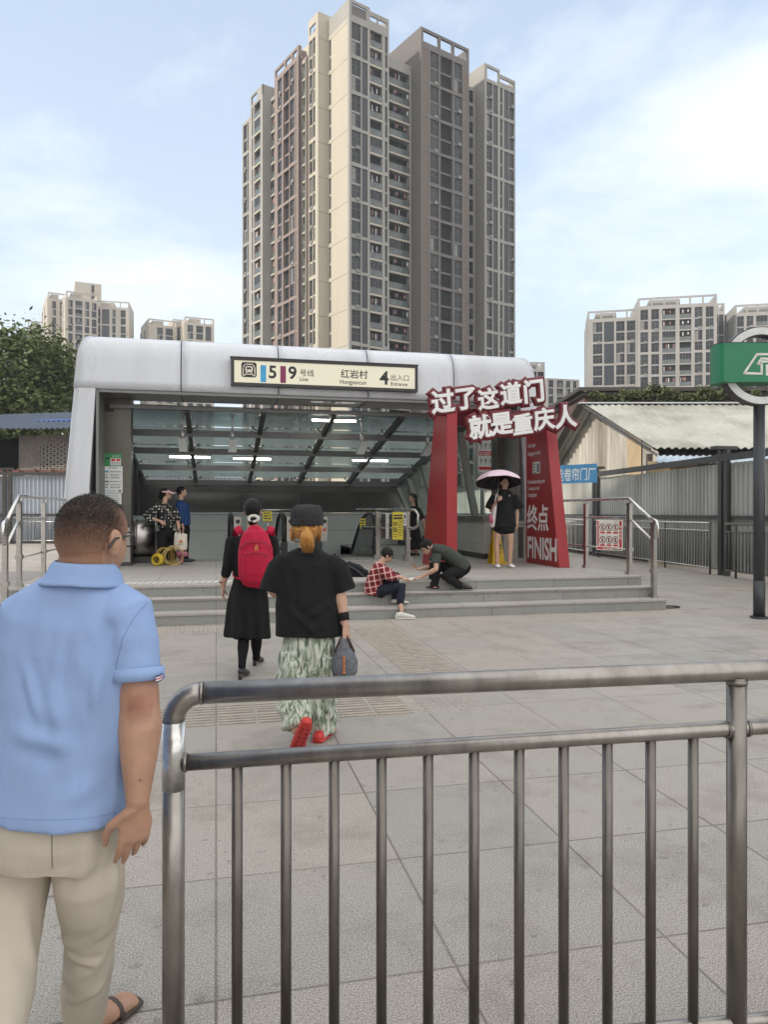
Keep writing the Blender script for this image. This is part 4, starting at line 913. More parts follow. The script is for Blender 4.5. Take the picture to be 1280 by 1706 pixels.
tree('green tree at the left edge behind the shed', Cm(-39.5, 62), 14.5, (4.8, 4.5, 4.6), 12000, .45, 5, clumps=40)
lm2 = leaf_mat('shrub_leaf', (0.045, 0.065, 0.025), (0.10, 0.115, 0.045))
bz = 6.0
# brown building with a planted terrace behind the shed
bbm = M('brown_brick', (0.12, 0.075, 0.06), .8, 0, .2, 3); 
bb_ = thing('brown_building', 'low dark brown building with flat roof behind the shed', 'building', Cm(18, 46))
m = MB(); wallbox(m, 12.5, 40, 46, 0, 8.9, 8); m.build('wall', bbm, bb_)
m = MB(); wallbox(m, 12.0, 40.5, 45.3, 9.0, 9.22, 9.5); wallbox(m, 12.3, 40.2, 45.5, 8.75, 8.98, 9.2); m.build('roof', M('dark_roof_edge', (0.05, 0.043, 0.04), .7), bb_)
m = MB(); wallbox(m, 12.0, 40, 43.6, 0, 7.8, 2.4); m.build('terrace', bbm, bb_)
for i in range(9):
    m = MB(); wallbox(m, 14 + i * 2.9, 15.2 + i * 2.9, 45.95, 7.6, 8.6, .04); m.build('window', M('dark_window', (.02, .022, .025), .1), bb_)
sh_l = ['leftmost', 'second', 'third', 'fourth', 'fifth', 'sixth', 'seventh', 'eighth']
for i in range(8):
    c = Cm(13.2 + i * 1.55, 44 + .3 * (i % 2), 7.8); t = thing('terrace_shrub', 'leafy shrub on the brown terrace, %s from the left' % sh_l[i], 'shrub', c, 0, 'shrubs on the terrace behind the shed')
    m = MB(); crown(m, c + UP * .55, (.95, .7, .55 + .2 * (i % 3)), 1300, .2, 40 + i, 12, .2); m.build('foliage', lm2, t); m = MB(); m.tube([c, c + UP * .6], [.05, .02], 6); m.build('stem', bark, t)

q = PX(1108, 993, 11.9); m = MB(); q = V((q.x + .12, q.y + .05, .012)); m.tube([q + V((.17 * cos(a), .12 * sin(a), 0)) for a in [2 * pi * i / 24 for i in range(25)]], .011, 8); m.top('cable_loop', black, 'black cable loop lying on the paving at the right handrail foot', 'cable')
# ================================================================ apartment towers
win_glass = [M('win_dark', (0.013, 0.016, 0.019), .14, 0, .3, .7, spec=.3), M('win_mid', (0.032, 0.037, 0.04), .16, 0, .3, .6, spec=.3), M('win_curtain', (0.19, 0.19, 0.18), .3, 0, .25, 2, spec=.3)]
ac_m = M('ac_unit', (.22, .215, .205), .6, 0, .1, 3)
win_frame = M('win_frame', (0.12, 0.12, 0.12), .5)
dark_strip = M('dark_blue_strip', (0.018, 0.024, 0.031), .4, 0, .2, .5)
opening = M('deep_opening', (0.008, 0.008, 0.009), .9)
rail_glass = M('balcony_glass', (0.09, 0.11, 0.11), .15, 0, .3, 1)
cloth_m = [M('wash_white', (.45, .45, .44), .8), M('wash_dark', (.05, .06, .09), .8), M('wash_warm', (.3, .15, .12), .8)]
def fb(mb, O, d, n, s0, s1, z0, z1, d0, d1):
    """box on a facade: along s, height z, depth d0..d1 outwards"""
    O, d, n = V((O[0], O[1], 0)), V((d[0], d[1], 0)), V((n[0], n[1], 0)); p = []
    for z in (z0, z1):
        for s_, q in ((s0, d0), (s1, d0), (s1, d1), (s0, d1)): v = O + d * s_ + n * q; p.append(V((v.x, v.y, z)))
    mb.hexa(p)
def window_geo(mb, w_, h_, var, mx, nx=2, transom=.62):
    def bx(x0, x1, y0, y1, z0, z1):
        mb.hexa([mx @ V(q) for q in ((x0, y0, z0), (x1, y0, z0), (x1, y1, z0), (x0, y1, z0), (x0, y0, z1), (x1, y0, z1), (x1, y1, z1), (x0, y1, z1))])
    mb.mi = 0; t = .055
    bx(0, w_, 0, .06, 0, t); bx(0, w_, 0, .06, h_ - t, h_); bx(0, t, 0, .06, t, h_ - t); bx(w_ - t, w_, 0, .06, t, h_ - t)
    for i in range(1, nx): x = w_ * i / nx; bx(x - t / 2, x + t / 2, 0.002, .058, t, h_ - t)
    if transom: z = h_ * transom; bx(t, w_ - t, 0.004, .056, z - t / 2, z + t / 2)
    if var == 1 and w_ > 1.0: mb.mi = 4; bx(w_ * .45, w_ * .45 + .75, -.34, -.02, -.30, .22)
    for i in range(nx):
        mb.mi = 1 + (var + (i if var == 2 else 0)) % 3; bx(w_ * i / nx + t / 2, w_ * (i + 1) / nx - t / 2, .03, .04, t, h_ - t)
def balcony_geo(mb, w_, dep, var, mx, wm=0):
    r_ = random.Random(var * 31 + int(w_ * 100))
    def bx(x0, x1, y0, y1, z0, z1):
        mb.hexa([mx @ V(q) for q in ((x0, y0, z0), (x1, y0, z0), (x1, y1, z0), (x0, y1, z0), (x0, y0, z1), (x1, y0, z1), (x1, y1, z1), (x0, y1, z1))])
    mb.mi = 0; bx(0, w_, 0, dep, -.32, 0.02)
    mb.mi = 1; bx(.03, w_ - .03, .03, .05, .08, 1.0); mb.mi = 2; bx(0, w_, 0.01, .07, 1.0, 1.06)
    k = max(2, int(w_ / .7))
    for i in range(k + 1): x = .03 + (w_ - .06) * i / k; bx(x - .02, x + .02, .0, .028, .02, 1.0)
    if var == 4:
        mb.mi = 6; bx(.02, w_ - .02, .04, .055, 1.06, 2.5); mb.mi = 2
        for i in range(k + 1): x = .03 + (w_ - .06) * i / k; bx(x - .03, x + .03, .0, .06, 1.06, 2.5)
    elif var:
        for i in range(r_.randint(2, 6)):
            mb.mi = 3 + r_.randint(0, 2); x = r_.uniform(.1, w_ - .5); bx(x, x + r_.uniform(.15, .4), .2, .23, 2.1 - r_.uniform(.5, 1.1), 2.15)
    mb.mi = 6 + (var % 2); bx(.2, w_ * .55, dep - .04, dep, .05, 2.2)
class Tower:
    def __init__(s, root, wallm):
        s.root = root; s.wins = []; s.bals = []; s.w = wallm; s.mesh = {}
    def local(s, O, d, n, a, z, q):
        O, d, n = V((O[0], O[1], 0)), V((d[0], d[1], 0)), V((n[0], n[1], 0)); p = O + d * a + n * q
        return Matrix(((d.x, -n.x, 0, p.x), (d.y, -n.y, 0, p.y), (0, 0, 1, z), (0, 0, 0, 1)))
    def facade(s, O, d, n, width, z0, z1, cols, fh=2.88, group=2, dep=.55, wm=None, band=.62, zoff=0.0, gband=None):
        """cols: (kind, a0, a1). Solid piers between the openings, bands at floors, deep openings behind."""
        wm = wm or s.w; m = MB(); edge = 0.0
        pts = sorted((a0, a1, k) for k, a0, a1 in cols)
        for a0, a1, k in pts + [(width, width, None)]:
            if a0 - edge > .01: fb(m, O, d, n, edge, a0, z0, z1, 0, dep)
            edge = a1
        zs = []; z = z1 - band - .02; i = 0
        top = z1
        while z - fh > z0:
            zs.append((z - fh, i)); z -= fh; i += 1
        for k, a0, a1 in cols:
            fb(m, O, d, n, a0, a1, z1 - band, z1, 0, dep - .003)
            for zf, i in zs:
                last = (i % group == group - 1)
                if k in ('win', 'winc'):
                    fb(m, O, d, n, a0, a1, zf, zf + (.62 if last else .30), 0, dep - (.003 if last else .16))
                elif k == 'bal': pass
                elif k == 'dark':
                    if last: fb(m, O, d, n, a0, a1, zf, zf + .5, 0, dep - .003)
                elif k == 'brick':
                    if last: fb(m, O, d, n, a0, a1, zf, zf + .45, 0, dep - .003)
                elif k == 'rec':
                    fb(m, O, d, n, a0, a1, zf, zf + (.5 if last else .35), 0, dep - (.003 if last else .35))
        m.build('wall', wm, s.root, origin=(0, 0, 0))
        for k, a0, a1 in cols:
            if k in ('dark', 'brick', 'panel'):
                q = MB(); fb(q, O, d, n, a0, a1, z0, z1 - band, 0, dep - (.12 if k != 'brick' else .05)); q.build('dark_strip' if k == 'dark' else 'tiled_strip', dark_strip if k == 'dark' else s.brick, s.root, origin=(0, 0, 0))
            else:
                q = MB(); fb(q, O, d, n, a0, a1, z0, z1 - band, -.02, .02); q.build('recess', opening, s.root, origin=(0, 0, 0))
            for zf, i in zs:
                last = (i % group == group - 1); lo = .62 if last else .30
                if k in ('win', 'winc'):
                    s.wins.append((round(a1 - a0, 2), round(fh - lo - .02, 2), random.choice((0, 0, 0, 1, 1, 2)), s.local(O, d, n, a0, zf + lo, dep - .2)))
                elif k == 'bal':
                    s.bals.append((round(a1 - a0, 2), random.choice((0, 1, 2, 3, 4)), s.local(O, d, n, a0, zf + .3, dep + .25 * 0)))
    def flush(s, wmax=100, bmax=90, wm=None):
        cp = V((0, 0, EYE)); mw = s.root.matrix_basis
        key = lambda t: -(t[0] * (t[1] if isinstance(t[1], float) else 1)) / max(1, ((mw @ t[-1].translation) - cp).length ** 2)
        for nm, lst, mx_, geo, mats in (('window', s.wins, wmax, window_geo, [win_frame] + win_glass + [ac_m]), ('balcony', s.bals, bmax, balcony_geo, [wm or s.w, rail_glass, win_frame] + cloth_m + win_glass[:2])):
            if nm == 'window': lst = [t for t in lst]
            vis = sorted(lst, key=lambda t: -t[-1].translation.z)
            one, rest = vis[:mx_], vis[mx_:]
            for t in one:
                k = (nm,) + t[:-1]
                if k not in s.mesh:
                    mb = MB()
                    if nm == 'window': geo(mb, t[0], t[1], t[2], Matrix(), 2 if t[0] < 2.3 else 3)
                    else: geo(mb, t[0], 1.1, t[1], Matrix())
                    s.mesh[k] = mb.mesh(nm, mats)
                o = bpy.data.objects.new(nm, s.mesh[k]); COL.objects.link(o); o.parent = s.root; o.matrix_basis = t[-1]
            if rest:
                mb = MB()
                for t in rest:
                    if nm == 'window': geo(mb, t[0], t[1], t[2], t[-1], 2 if t[0] < 2.3 else 3)
                    else: geo(mb, t[0], 1.1, t[1], t[-1])
                tag(mb.build(nm, mats, s.root, origin=(0, 0, 0)), kind='stuff')
def place(label, c, rz, name='apartment_tower', grp=None):
    return thing(name, label, 'apartment block', c, rz, grp)
def core(root, mat, boxes, name='wall'):
    for (x0, x1, y0, y1, z0, z1) in boxes:
        m = MB(); m.box(x0, x1, y0, y1, z0, z1); m.build(name, mat, root, origin=(0, 0, 0))
# ---------------- the main tower: local x to the right-back, local y to the left-back, near corner at the origin
cream = M('cream_render', (0.43, 0.395, 0.32), .75, 0, .06, .35, stretch=(1, 1, .2), grime=.3)
greyb = M('grey_beige_render', (0.30, 0.29, 0.265), .75, 0, .08, .35, stretch=(1, 1, .2), grime=.4)
brown = M('brown_grey_render', (0.14, 0.128, 0.12), .75, 0, .1, .35, stretch=(1, 1, .2), grime=.3)
mauve = M('mauve_render', (0.235, 0.185, 0.165), .75, 0, .06, .3, grime=.15)
C0 = Cm(-5.56, 118)
mt = place('tall cream and brown apartment tower rising behind the metro canopy', C0, -YAW + radians(35))
T = Tower(mt, cream); T.brick = M('brown_tile', (0.15, 0.11, 0.085), .7, 0, .2, 3)
H = 83.7; ZB = 6.0
R_, Lf, nR, nL = (1, 0), (0, -1), (0, -1), (-1, 0)
dp = .55
# M1, near corner block
core(mt, cream, [(dp, 7.8 - 0.0, dp, 16, 0, H - 2.9)])
T.facade((0, dp), R_, nR, 7.8, ZB, H - 2.9, [('win', .45, 2.25), ('dark', 2.45, 3.55), ('bal', 4.0, 6.45), ('win', 7.0, 7.5)], wm=greyb)
T.facade((dp, 6.6), Lf, nL, 6.05, ZB, H - 2.9, [('win', .25, .95)], wm=cream)
m = MB()                            # crown: open frame above the roof
for a, b, c, d in ((0, 7.8, 0, .3), (0, .3, .3, 6.6), (7.5, 7.8, .3, 6.6)):
    z0 = H - 2.9
    if a == 0 and b == 7.8: 
        for x0, x1, zz0, zz1 in ((0, .5, z0, H), (.5, 3.3, z0, z0 + .5), (.5, 3.3, H - .5, H), (3.3, 4.0, z0, H), (4.0, 7.8, z0, z0 + .9), (4.0, 7.8, H - 1.2, H - .5), (5.5, 5.7, z0 + .9, H - 1.2), (7.3, 7.8, z0 + .9, H - 1.2)): m.box(x0, x1, c, d, zz0, zz1)
    else: m.box(a, b, c, d, z0, H if a == 0 else H - .5)
m.build('parapet', greyb, mt, origin=(0, 0, 0))
m = MB(); m.box(.31, 3.3, .31, 6.3, H - 2.9, H - .6); m.build('roof_room', brown, mt, origin=(0, 0, 0))
# M2
core(mt, cream, [(-1.95 + dp, 1.0, 6.6 + 0, 17, 0, H - 2.2)]); 
T.facade((-1.95 + dp, 9.9), Lf, nL, 3.3, ZB, H - 2.2, [('win', .25, 1.4), ('win', 1.55, 2.35)], wm=cream)
m = MB(); m.box(-1.96, dp, 6.58, 6.62, ZB, H + .8); m.box(-1.95, -1.93 + .3, 6.62, 9.9, H - 2.2, H - 1.9); m.box(-1.95, -1.65, 6.62, 9.9, H - .5, H + .8); m.box(-1.95, -1.65, 9.5, 9.9, H - 1.9, H - .5); m.box(-1.95, -1.65, 6.62, 7.4, H - 1.9, H - .5); m.box(-1.0, .8, 6.7, 9.8, H - 2.2, H - .4); m.build('parapet', cream, mt, origin=(0, 0, 0))
# M3
core(mt, mauve, [(-3.3 + dp, 2, 10.95, 21, 0, H - 5.0), (-2.3, 2, 9.9, 10.95, 0, H - 5)])
T.facade((-3.3 + dp, 19.9), Lf, nL, 9.0, ZB, H - 4.8, [('win', 1.2, 2.9), ('rec', 3.4, 5.6), ('win', 5.8, 7.5), ('brick', 7.7, 8.5)], wm=mauve)
m = MB(); m.box(-3.3, -2.7, 10.9, 10.95, ZB, H - 3); m.box(-3.3, -3.0, 10.95, 19.9, H - 3.5, H - 3.0); m.box(-3.3, -3.0, 10.95, 19.9, H - 4.8, H - 4.6)
for y in (10.95, 13.0, 15.6, 19.4): m.box(-3.3, -3.0, y, y + .5, H - 4.6, H - 3.5)
m.box(-2.2, 1, 11.5, 19.4, H - 4.8, H - 3.2); m.build('parapet', mauve, mt, origin=(0, 0, 0))
# M4 and the far left wing
core(mt, greyb, [(-4.5 + dp, 2, 22.3, 27.4, 0, H - 6.4), (-4.2 + dp, 2, 27.4, 31.6, 0, H - 8), (-2.6, 2, 19.9, 22.3, 0, H - 6.6)])
T.facade((-4.5 + dp, 27.4), Lf, nL, 5.1, ZB, H - 6.4, [('win', .6, 1.1), ('bal', 1.6, 4.2)], wm=greyb)
T.facade((-4.3 + dp, 31.6), Lf, nL, 4.2, ZB, H - 8, [('win', .5, 2.2), ('dark', 2.4, 2.9)], wm=greyb)
m = MB(); m.box(-4.5, -3.95, 22.26, 22.3, ZB, H - 6.4); m.box(-4.5, -4.2, 22.3, 27.4, H - 5.0, H - 4.6); m.box(-4.5, -4.2, 22.3, 24.6, H - 6.4, H - 5.0); m.box(-4.5, -4.2, 27.0, 27.4, H - 6.4, H - 5); m.box(-4.5, -2, 22.3, 22.6, H - 6.4, H - 4.6); m.build('parapet', greyb, mt, origin=(0, 0, 0))
# balcony recesses on the lit side
T.facade((-2.3 + .0, 10.95), Lf, nL, 1.05, ZB, H - 5.6, [('bal', .05, 1.0)], wm=cream, group=1, dep=.3)
T.facade((-2.6 + .0, 22.3), Lf, nL, 2.4, ZB, H - 6.9, [('bal', .1, 2.3)], wm=greyb, group=1, dep=.3)
# right hand recess of balconies
core(mt, brown, [(7.8, 13.6, 2.6, 16, 0, H - 5.4)])
T.facade((7.8, 2.6), R_, nR, 5.8, ZB, H - 5.4, [('bal', .5, 5.5)], wm=greyb, group=1, dep=1.0, band=1.7)
core(mt, brown, [(13.6 + dp * 0, 24.4, -1.2 + dp, 14, 0, H - 2.8)])
T.facade((13.6, -1.2 + dp), R_, nR, 10.8, ZB, H - 2.8, [('brick', .5, 1.5), ('win', 2.0, 3.9), ('rec', 4.3, 7.0), ('win', 7.4, 9.2), ('brick', 9.5, 10.4)], wm=brown, group=2)
m = MB(); Y0 = -1.2
for x0, x1, z0, z1 in ((13.6, 24.4, H - .5, H), (13.6, 24.4, H - 2.8, H - 2.3), (13.6, 14.1, H - 2.3, H - .5), (17.4, 17.9, H - 2.3, H - .5), (20.5, 21.0, H - 2.3, H - .5), (23.9, 24.4, H - 2.3, H - .5)): m.box(x0, x1, Y0, Y0 + .4, z0, z1)
m.box(13.6, 13.95, Y0 + .4, 9, H - 2.8, H); m.box(24.05, 24.4, Y0 + .4, 9, H - 2.8, H); m.box(13.6, 24.4, 8.7, 9, H - 2.8, H - .2)
m.build('parapet', brown, mt, origin=(0, 0, 0))
core(mt, greyb, [(24.4, 29.4, 3.4, 14, 0, H - 4)])
T.facade((24.4, 3.4), R_, nR, 5.0, ZB, H - 3.5, [('bal', .3, 2.6), ('win', 3.0, 4.6)], wm=greyb, group=1, dep=.6)
core(mt, greyb, [(29.4 + .0, 37.2, .15 + dp, 13, 0, H - 2.6)])
T.facade((29.4, .15 + dp), R_, nR, 7.8, ZB, H - 2.6, [('win', .5, 1.95), ('dark', 2.15, 3.3), ('win', 3.9, 4.5), ('dark', 4.9, 6.1), ('win', 6.2, 7.5)], wm=greyb)
m = MB()
for x0, x1, z0, z1 in ((29.4, 33.2, H - .5, H), (29.4, 30.0, H - 2.6, H - .5), (32.8, 33.2, H - 2.6, H - .5), (33.2, 37.2, H - 1.4, H - .8), (33.2, 37.2, H - 2.6, H - 2.2), (36.9, 37.2, H - 2.2, H - 1.4)): m.box(x0, x1, .15, .45, z0, z1)
m.box(29.4, 29.75, .45, 8, H - 2.6, H); m.box(36.85, 37.2, .45, 8, H - 2.6, H - .8); m.build('parapet', greyb, mt, origin=(0, 0, 0))
gm_ = M('panel_joint', (0.10, 0.09, 0.075), .8); m = MB(); gz = H - 2.9 - .64
while gz > 10:
    m.box(-.004, 0, .56, 5.6, gz - .03, gz + .04); m.box(-1.965, .0, 6.577, 6.579, gz - .03, gz + .04); m.box(13.596, 13.6, -.6, 1.5, gz - .03, gz + .04); m.box(29.396, 29.4, .75, 3, gz - .03, gz + .04); gz -= 5.76
m.build('panel_joint', gm_, mt, origin=(0, 0, 0))
T.flush(100, 90)
# ---------------- right hand blocks (about 190 m away), seen nearly face on
pale = M('pale_grey_render', (0.31, 0.30, 0.285), .75, 0, .06, .2, grime=.3)
def block_at(px0, px1, d, ytop, label, cols, grp, rz=0.0, mat=None, depth=14, ncol=None, zbot=4, skew=0.0, crown_=True):
    """a slab block whose front spans px0..px1 at distance d"""
    wd = (px1 - px0) / FPX * d; c = Cm((px0 - 640) / FPX * d, d); h = EYE + (853 - ytop) / FPX * d
    mt_ = mat or pale; r_ = place(label, c, -YAW + rz, 'apartment_block', grp)
    t = Tower(r_, mt_); t.brick = T.brick; hh = h - (2.4 if crown_ else .6)
    core(r_, mt_, [(0.02, wd - .02, .55, depth, 0, hh)])
    t.facade((0, .55), (1, 0), (0, -1), wd, zbot, hh, [(k, a * wd, b * wd) for k, a, b in cols])
    sl = [('win', .12 * depth, .22 * depth), ('win', .5 * depth, .62 * depth)]
    t.facade((0.02, depth), (0, -1), (-1, 0), depth - .55, zbot, hh, sl, dep=.3)
    if crown_:
        m = MB()
        m.box(0, wd, .0, .3, h - .45, h); m.box(0, wd, 0, .3, hh, hh + .3)
        k = max(2, len(cols))
        for i in range(k + 1): x = (wd - .4) * i / k; m.box(x, x + .4, .0, .3, hh + .3, h - .45)
        m.box(wd * .15, wd * .55, 1.5, depth - 2, hh, h - .3); m.box(0, .3, .3, depth, hh, h); m.box(wd - .3, wd, .3, depth, hh, h)
        m.build('parapet', mt_, r_, origin=(0, 0, 0))
    t.flush(100, 60, mt_); return r_
g4 = [('win', .10, .28), ('dark', .31, .50), ('win', .54, .70), ('win', .74, .92)]
gB = [('win', .03, .13), ('win', .17, .27), ('bal', .31, .48), ('bal', .53, .68), ('win', .72, .82), ('win', .86, .96)]
gR = 'apartment blocks beyond the shed at the right'
block_at(980, 1064, 196, 519, 'grey apartment block at right with open roof frame, nearest the lettering', g4, gR, -.22)
block_at(1064, 1187, 190, 497, 'widest grey apartment block at right with balconies, above the shed', gB, gR, -.20, depth=16)
block_at(1187, 1207, 199, 506, 'narrow grey block between the wide block and the metro sign', [('win', .1, .5), ('dark', .55, .9)], gR, -.2)
block_at(1207, 1226, 215, 524, 'narrow shaded block left of the green metro sign', [('win', .1, .45), ('win', .55, .9)], gR, -.2)
block_at(1226, 1330, 190, 508, 'grey apartment block behind the green metro sign at the right edge', gB, gR, -.2, depth=16)
gS = 'distant small blocks beside the lettering'
block_at(884, 909, 230, 603, 'small distant grey block right behind the canopy end', [('win', .1, .45), ('bal', .5, .95)], gS, .1)
block_at(912, 972, 262, 627, 'low distant pale block between the lettering and the right blocks', [('win', .05, .2), ('bal', .3, .5), ('win', .58, .72), ('win', .8, .92)], gS, .25, crown_=False)
# ---------------- left hand blocks
warm = M('warm_pale_render', (0.44, 0.40, 0.34), .75, 0, .06, .25, grime=.3)
gl_ = 'distant blocks above the left tree'
lc = [('win', .06, .2), ('bal', .28, .5), ('win', .58, .72), ('win', .8, .95)]
block_at(80, 110, 262, 486, 'distant tower above the tree, its lower left wing', [('win', .2, .4), ('win', .6, .8)], gl_, radians(30), warm, 22)
block_at(110, 160, 255, 484, 'distant tower above the tree with dark window columns', lc, gl_, radians(30), warm, 16)
block_at(126, 166, 268, 466, 'distant tower above the tree, its tallest plain stair core', [('win', .6, .72)], gl_, radians(25), warm, 14, crown_=False)
block_at(158, 212, 262, 500, 'distant tower above the tree, its right wing with dark glazing', [('win', .05, .15), ('dark', .2, .42), ('win', .5, .6), ('win', .75, .9)], gl_, radians(12), warm, 14)
block_at(46, 76, 280, 534, 'low distant block at the left edge above the tree', [('win', .2, .4), ('win', .6, .8)], gl_, radians(25), warm, 14)
gm = 'distant blocks between the canopy and the main tower'
block_at(247, 294, 275, 530, 'distant pale block over the canopy, left part', [('win', .3, .5), ('win', .6, .85)], gm, radians(28), warm, 16)
block_at(288, 315, 282, 531, 'distant pale block over the canopy, narrow middle part', [('win', .15, .4), ('win', .55, .8)], gm, radians(28), warm, 14)
block_at(308, 356, 272, 527, 'distant pale block over the canopy with an open roof frame, right part', [('win', .08, .28), ('win', .38, .62), ('dark', .7, .9)], gm, radians(22), warm, 14)
# ---------------- added unseen block behind the viewpoint, sized to keep the plaza in shade
sb_ = place('wide plain shade block, added unseen behind the viewpoint to shade the plaza', Cm(-26, -52), 0, 'apartment_block')
ax = math.atan2((RT * .47 - FW * .88).y, (RT * .47 - FW * .88).x); base_ = Cm(-.88 * 42, -.47 * 42)
sb_.location = base_; sb_.rotation_euler = (0, 0, ax)
Hs = 13.2 + 42 * math.tan(SUN_EL)
m = MB(); m.box(-21.5, 30, -9, 0, 0, Hs); m.build('wall', M('shade_block_render', (.33, .32, .30), .8), sb_, origin=(0, 0, 0))
wm_ = MB(); window_geo(wm_, 1.8, 1.6, 0, Matrix()); wme = wm_.mesh('window', [win_frame] + win_glass)
for i in range(12):
    for j in range(8):
        o = bpy.data.objects.new('window', wme); COL.objects.link(o); o.parent = sb_; o.location = (-19 + i * 4.0 + 1.8, 0.05, 3 + j * 4.2); o.rotation_euler = (0, 0, pi)

# ---------------- the air: thin haze over the far blocks
hzm = bpy.data.materials.new('haze_air'); hzm.use_nodes = True; n_ = hzm.node_tree.nodes; l_ = hzm.node_tree.links; n_.clear(); o_ = n_.new('ShaderNodeOutputMaterial'); pv = n_.new('ShaderNodeVolumePrincipled'); pv.inputs['Color'].default_value = (.86, .90, .95, 1); pv.inputs['Density'].default_value = .00045; pv.inputs['Anisotropy'].default_value = .2; l_.new(pv.outputs[0], o_.inputs['Volume'])
m = MB(); m.box(-1250, 1250, -650, 1850, -6.5, 98); tag(m.build('haze', hzm), kind='stuff')
# ================================================================ people
skin = M('skin', (0.42, 0.245, 0.165), .5, 0, .08, 9, bump=.04, bscale=300, spec=.35)
skin_t = M('skin_tan', (0.36, 0.19, 0.125), .48, 0, .10, 14, bump=.05, bscale=300, spec=.35)
skin_f = M('skin_fair', (0.50, 0.31, 0.225), .5, 0, .06, 9, spec=.35)
hair_b = M('hair_black', (0.008, 0.0075, 0.007), .5, 0, .4, 60, spec=.25, bump=.5, bscale=150, stretch=(6, 6, 1))
lip = M('lip', (.38, .12, .10), .45); eye_m = M('eye_dark', (.02, .015, .012), .2)
def cloth(name, col, var=.10, sc=4, bump=.22, bs=260, rough=.85, wr=.35, **k): return M(name, col, rough, 0, var, sc, bump=bump, bscale=bs, spec=.2, wrinkle=wr, **k)
def remesh(mb, name, mats, root, voxel, smooth=4, wr=0.0, wsc=(9, 9, 3), seed=0, keep=None, fold=None):
    """fuse overlapping shapes into one continuous skin, then relax and crease it"""
    me = mb.mesh(name, mats, root.location); o = bpy.data.objects.new(name, me); COL.objects.link(o)
    r = o.modifiers.new('r', 'REMESH'); r.mode = 'VOXEL'; r.voxel_size = voxel; r.use_smooth_shade = True
    s_ = o.modifiers.new('s', 'SMOOTH'); s_.iterations = smooth; s_.factor = .5
    bpy.context.view_layer.update()
    m2 = bpy.data.meshes.new_from_object(o.evaluated_get(bpy.context.evaluated_depsgraph_get()))
    bpy.data.objects.remove(o); bpy.data.meshes.remove(me); m2.name = name
    if not m2.materials: m2.materials.append(mats if not isinstance(mats, (list, tuple)) else mats[0])
    if wr:
        nr = [v.normal.copy() for v in m2.vertices]
        flat = []
        for p, n_ in zip([v.co.copy() for v in m2.vertices], nr):
            q = V((p.x * wsc[0] + seed, p.y * wsc[1], p.z * wsc[2]))
            a = noise.noise(q) + .5 * noise.noise(q * 2.1); a = (abs(a) ** .8) * (1 if a > 0 else -1)
            q = p + n_ * (wr * a); flat += [q.x, q.y, q.z]
        m2.vertices.foreach_set('co', flat); m2.update()
    if fold:
        nr = [v.normal.copy() for v in m2.vertices]; ol = V(root.location); cs = [v.co.copy() for v in m2.vertices]
        flat = []
        for c_, n_ in zip(cs, nr): q = c_ + fold(c_ + ol, n_); flat += [q.x, q.y, q.z]
        m2.vertices.foreach_set('co', flat)
    m2.polygons.foreach_set('use_smooth', [True] * len(m2.polygons)); m2.update()
    return link_mesh(name, m2, root)
def lerp(a, b, t): return a + (b - a) * t
def hand(mb, wr, d, back, side, s=1.0, curl=.5, spread=1.0, grip=0.0):
    """palm plus five bent fingers. d: towards the finger tips, back: normal of the back of the hand, side: towards the thumb"""
    d = V(d).normalized(); back = V(back); back = (back - d * back.dot(d)).normalized(); side = V(side); side = (side - d * side.dot(d) - back * side.dot(back)).normalized()
    mb.tube([wr - d * .02 * s, wr + d * .015 * s, wr + d * .05 * s, wr + d * .085 * s], [(.026 * s, .019 * s), (.030 * s, .017 * s), (.041 * s, .015 * s), (.039 * s, .012 * s)], 12, side=side, rnd=True)
    for i, (o, l_, r) in enumerate(((.030, .070, .0085), (.010, .079, .0088), (-.011, .073, .0083), (-.030, .056, .0074))):
        p = wr + d * (.082 - .004 * abs(i - 1)) * s + side * o * s; dd = (d + side * (o * 1.6 * spread)).normalized(); pts = [p - dd * .02 * s]; c = curl * (.75 + .16 * i)
        for k, f in enumerate((.45, .31, .24)):
            dd = (Matrix.Rotation(c * (.55 if k == 0 else .8), 3, back.cross(dd)) @ dd).normalized() if False else (dd * cos(c * (.55, .8, .6)[k]) - (back - dd * back.dot(dd)).normalized() * sin(c * (.55, .8, .6)[k])).normalized()
            pts.append(p); p = p + dd * l_ * f * s
        pts.append(p); mb.tube(pts, [r * 1.05 * s, r * s, r * .98 * s, r * .88 * s, r * .72 * s][:len(pts)], 8, rnd=True)
    b = wr + d * .022 * s + side * .026 * s; t1 = (d * .62 + side * .62 - back * (.35 + grip)).normalized(); t2 = (d * .92 + side * .12 - back * (.35 + grip)).normalized(); t3 = (d * .95 - side * .15 - back * (.3 + grip)).normalized()
    p1 = b + t1 * .042 * s; p2 = p1 + t2 * .032 * s; p3 = p2 + t3 * .026 * s
    mb.tube([b - t1 * .02 * s, b, p1, p2, p3], [.013 * s, .014 * s, .0108 * s, .0098 * s, .0075 * s], 8, rnd=True)
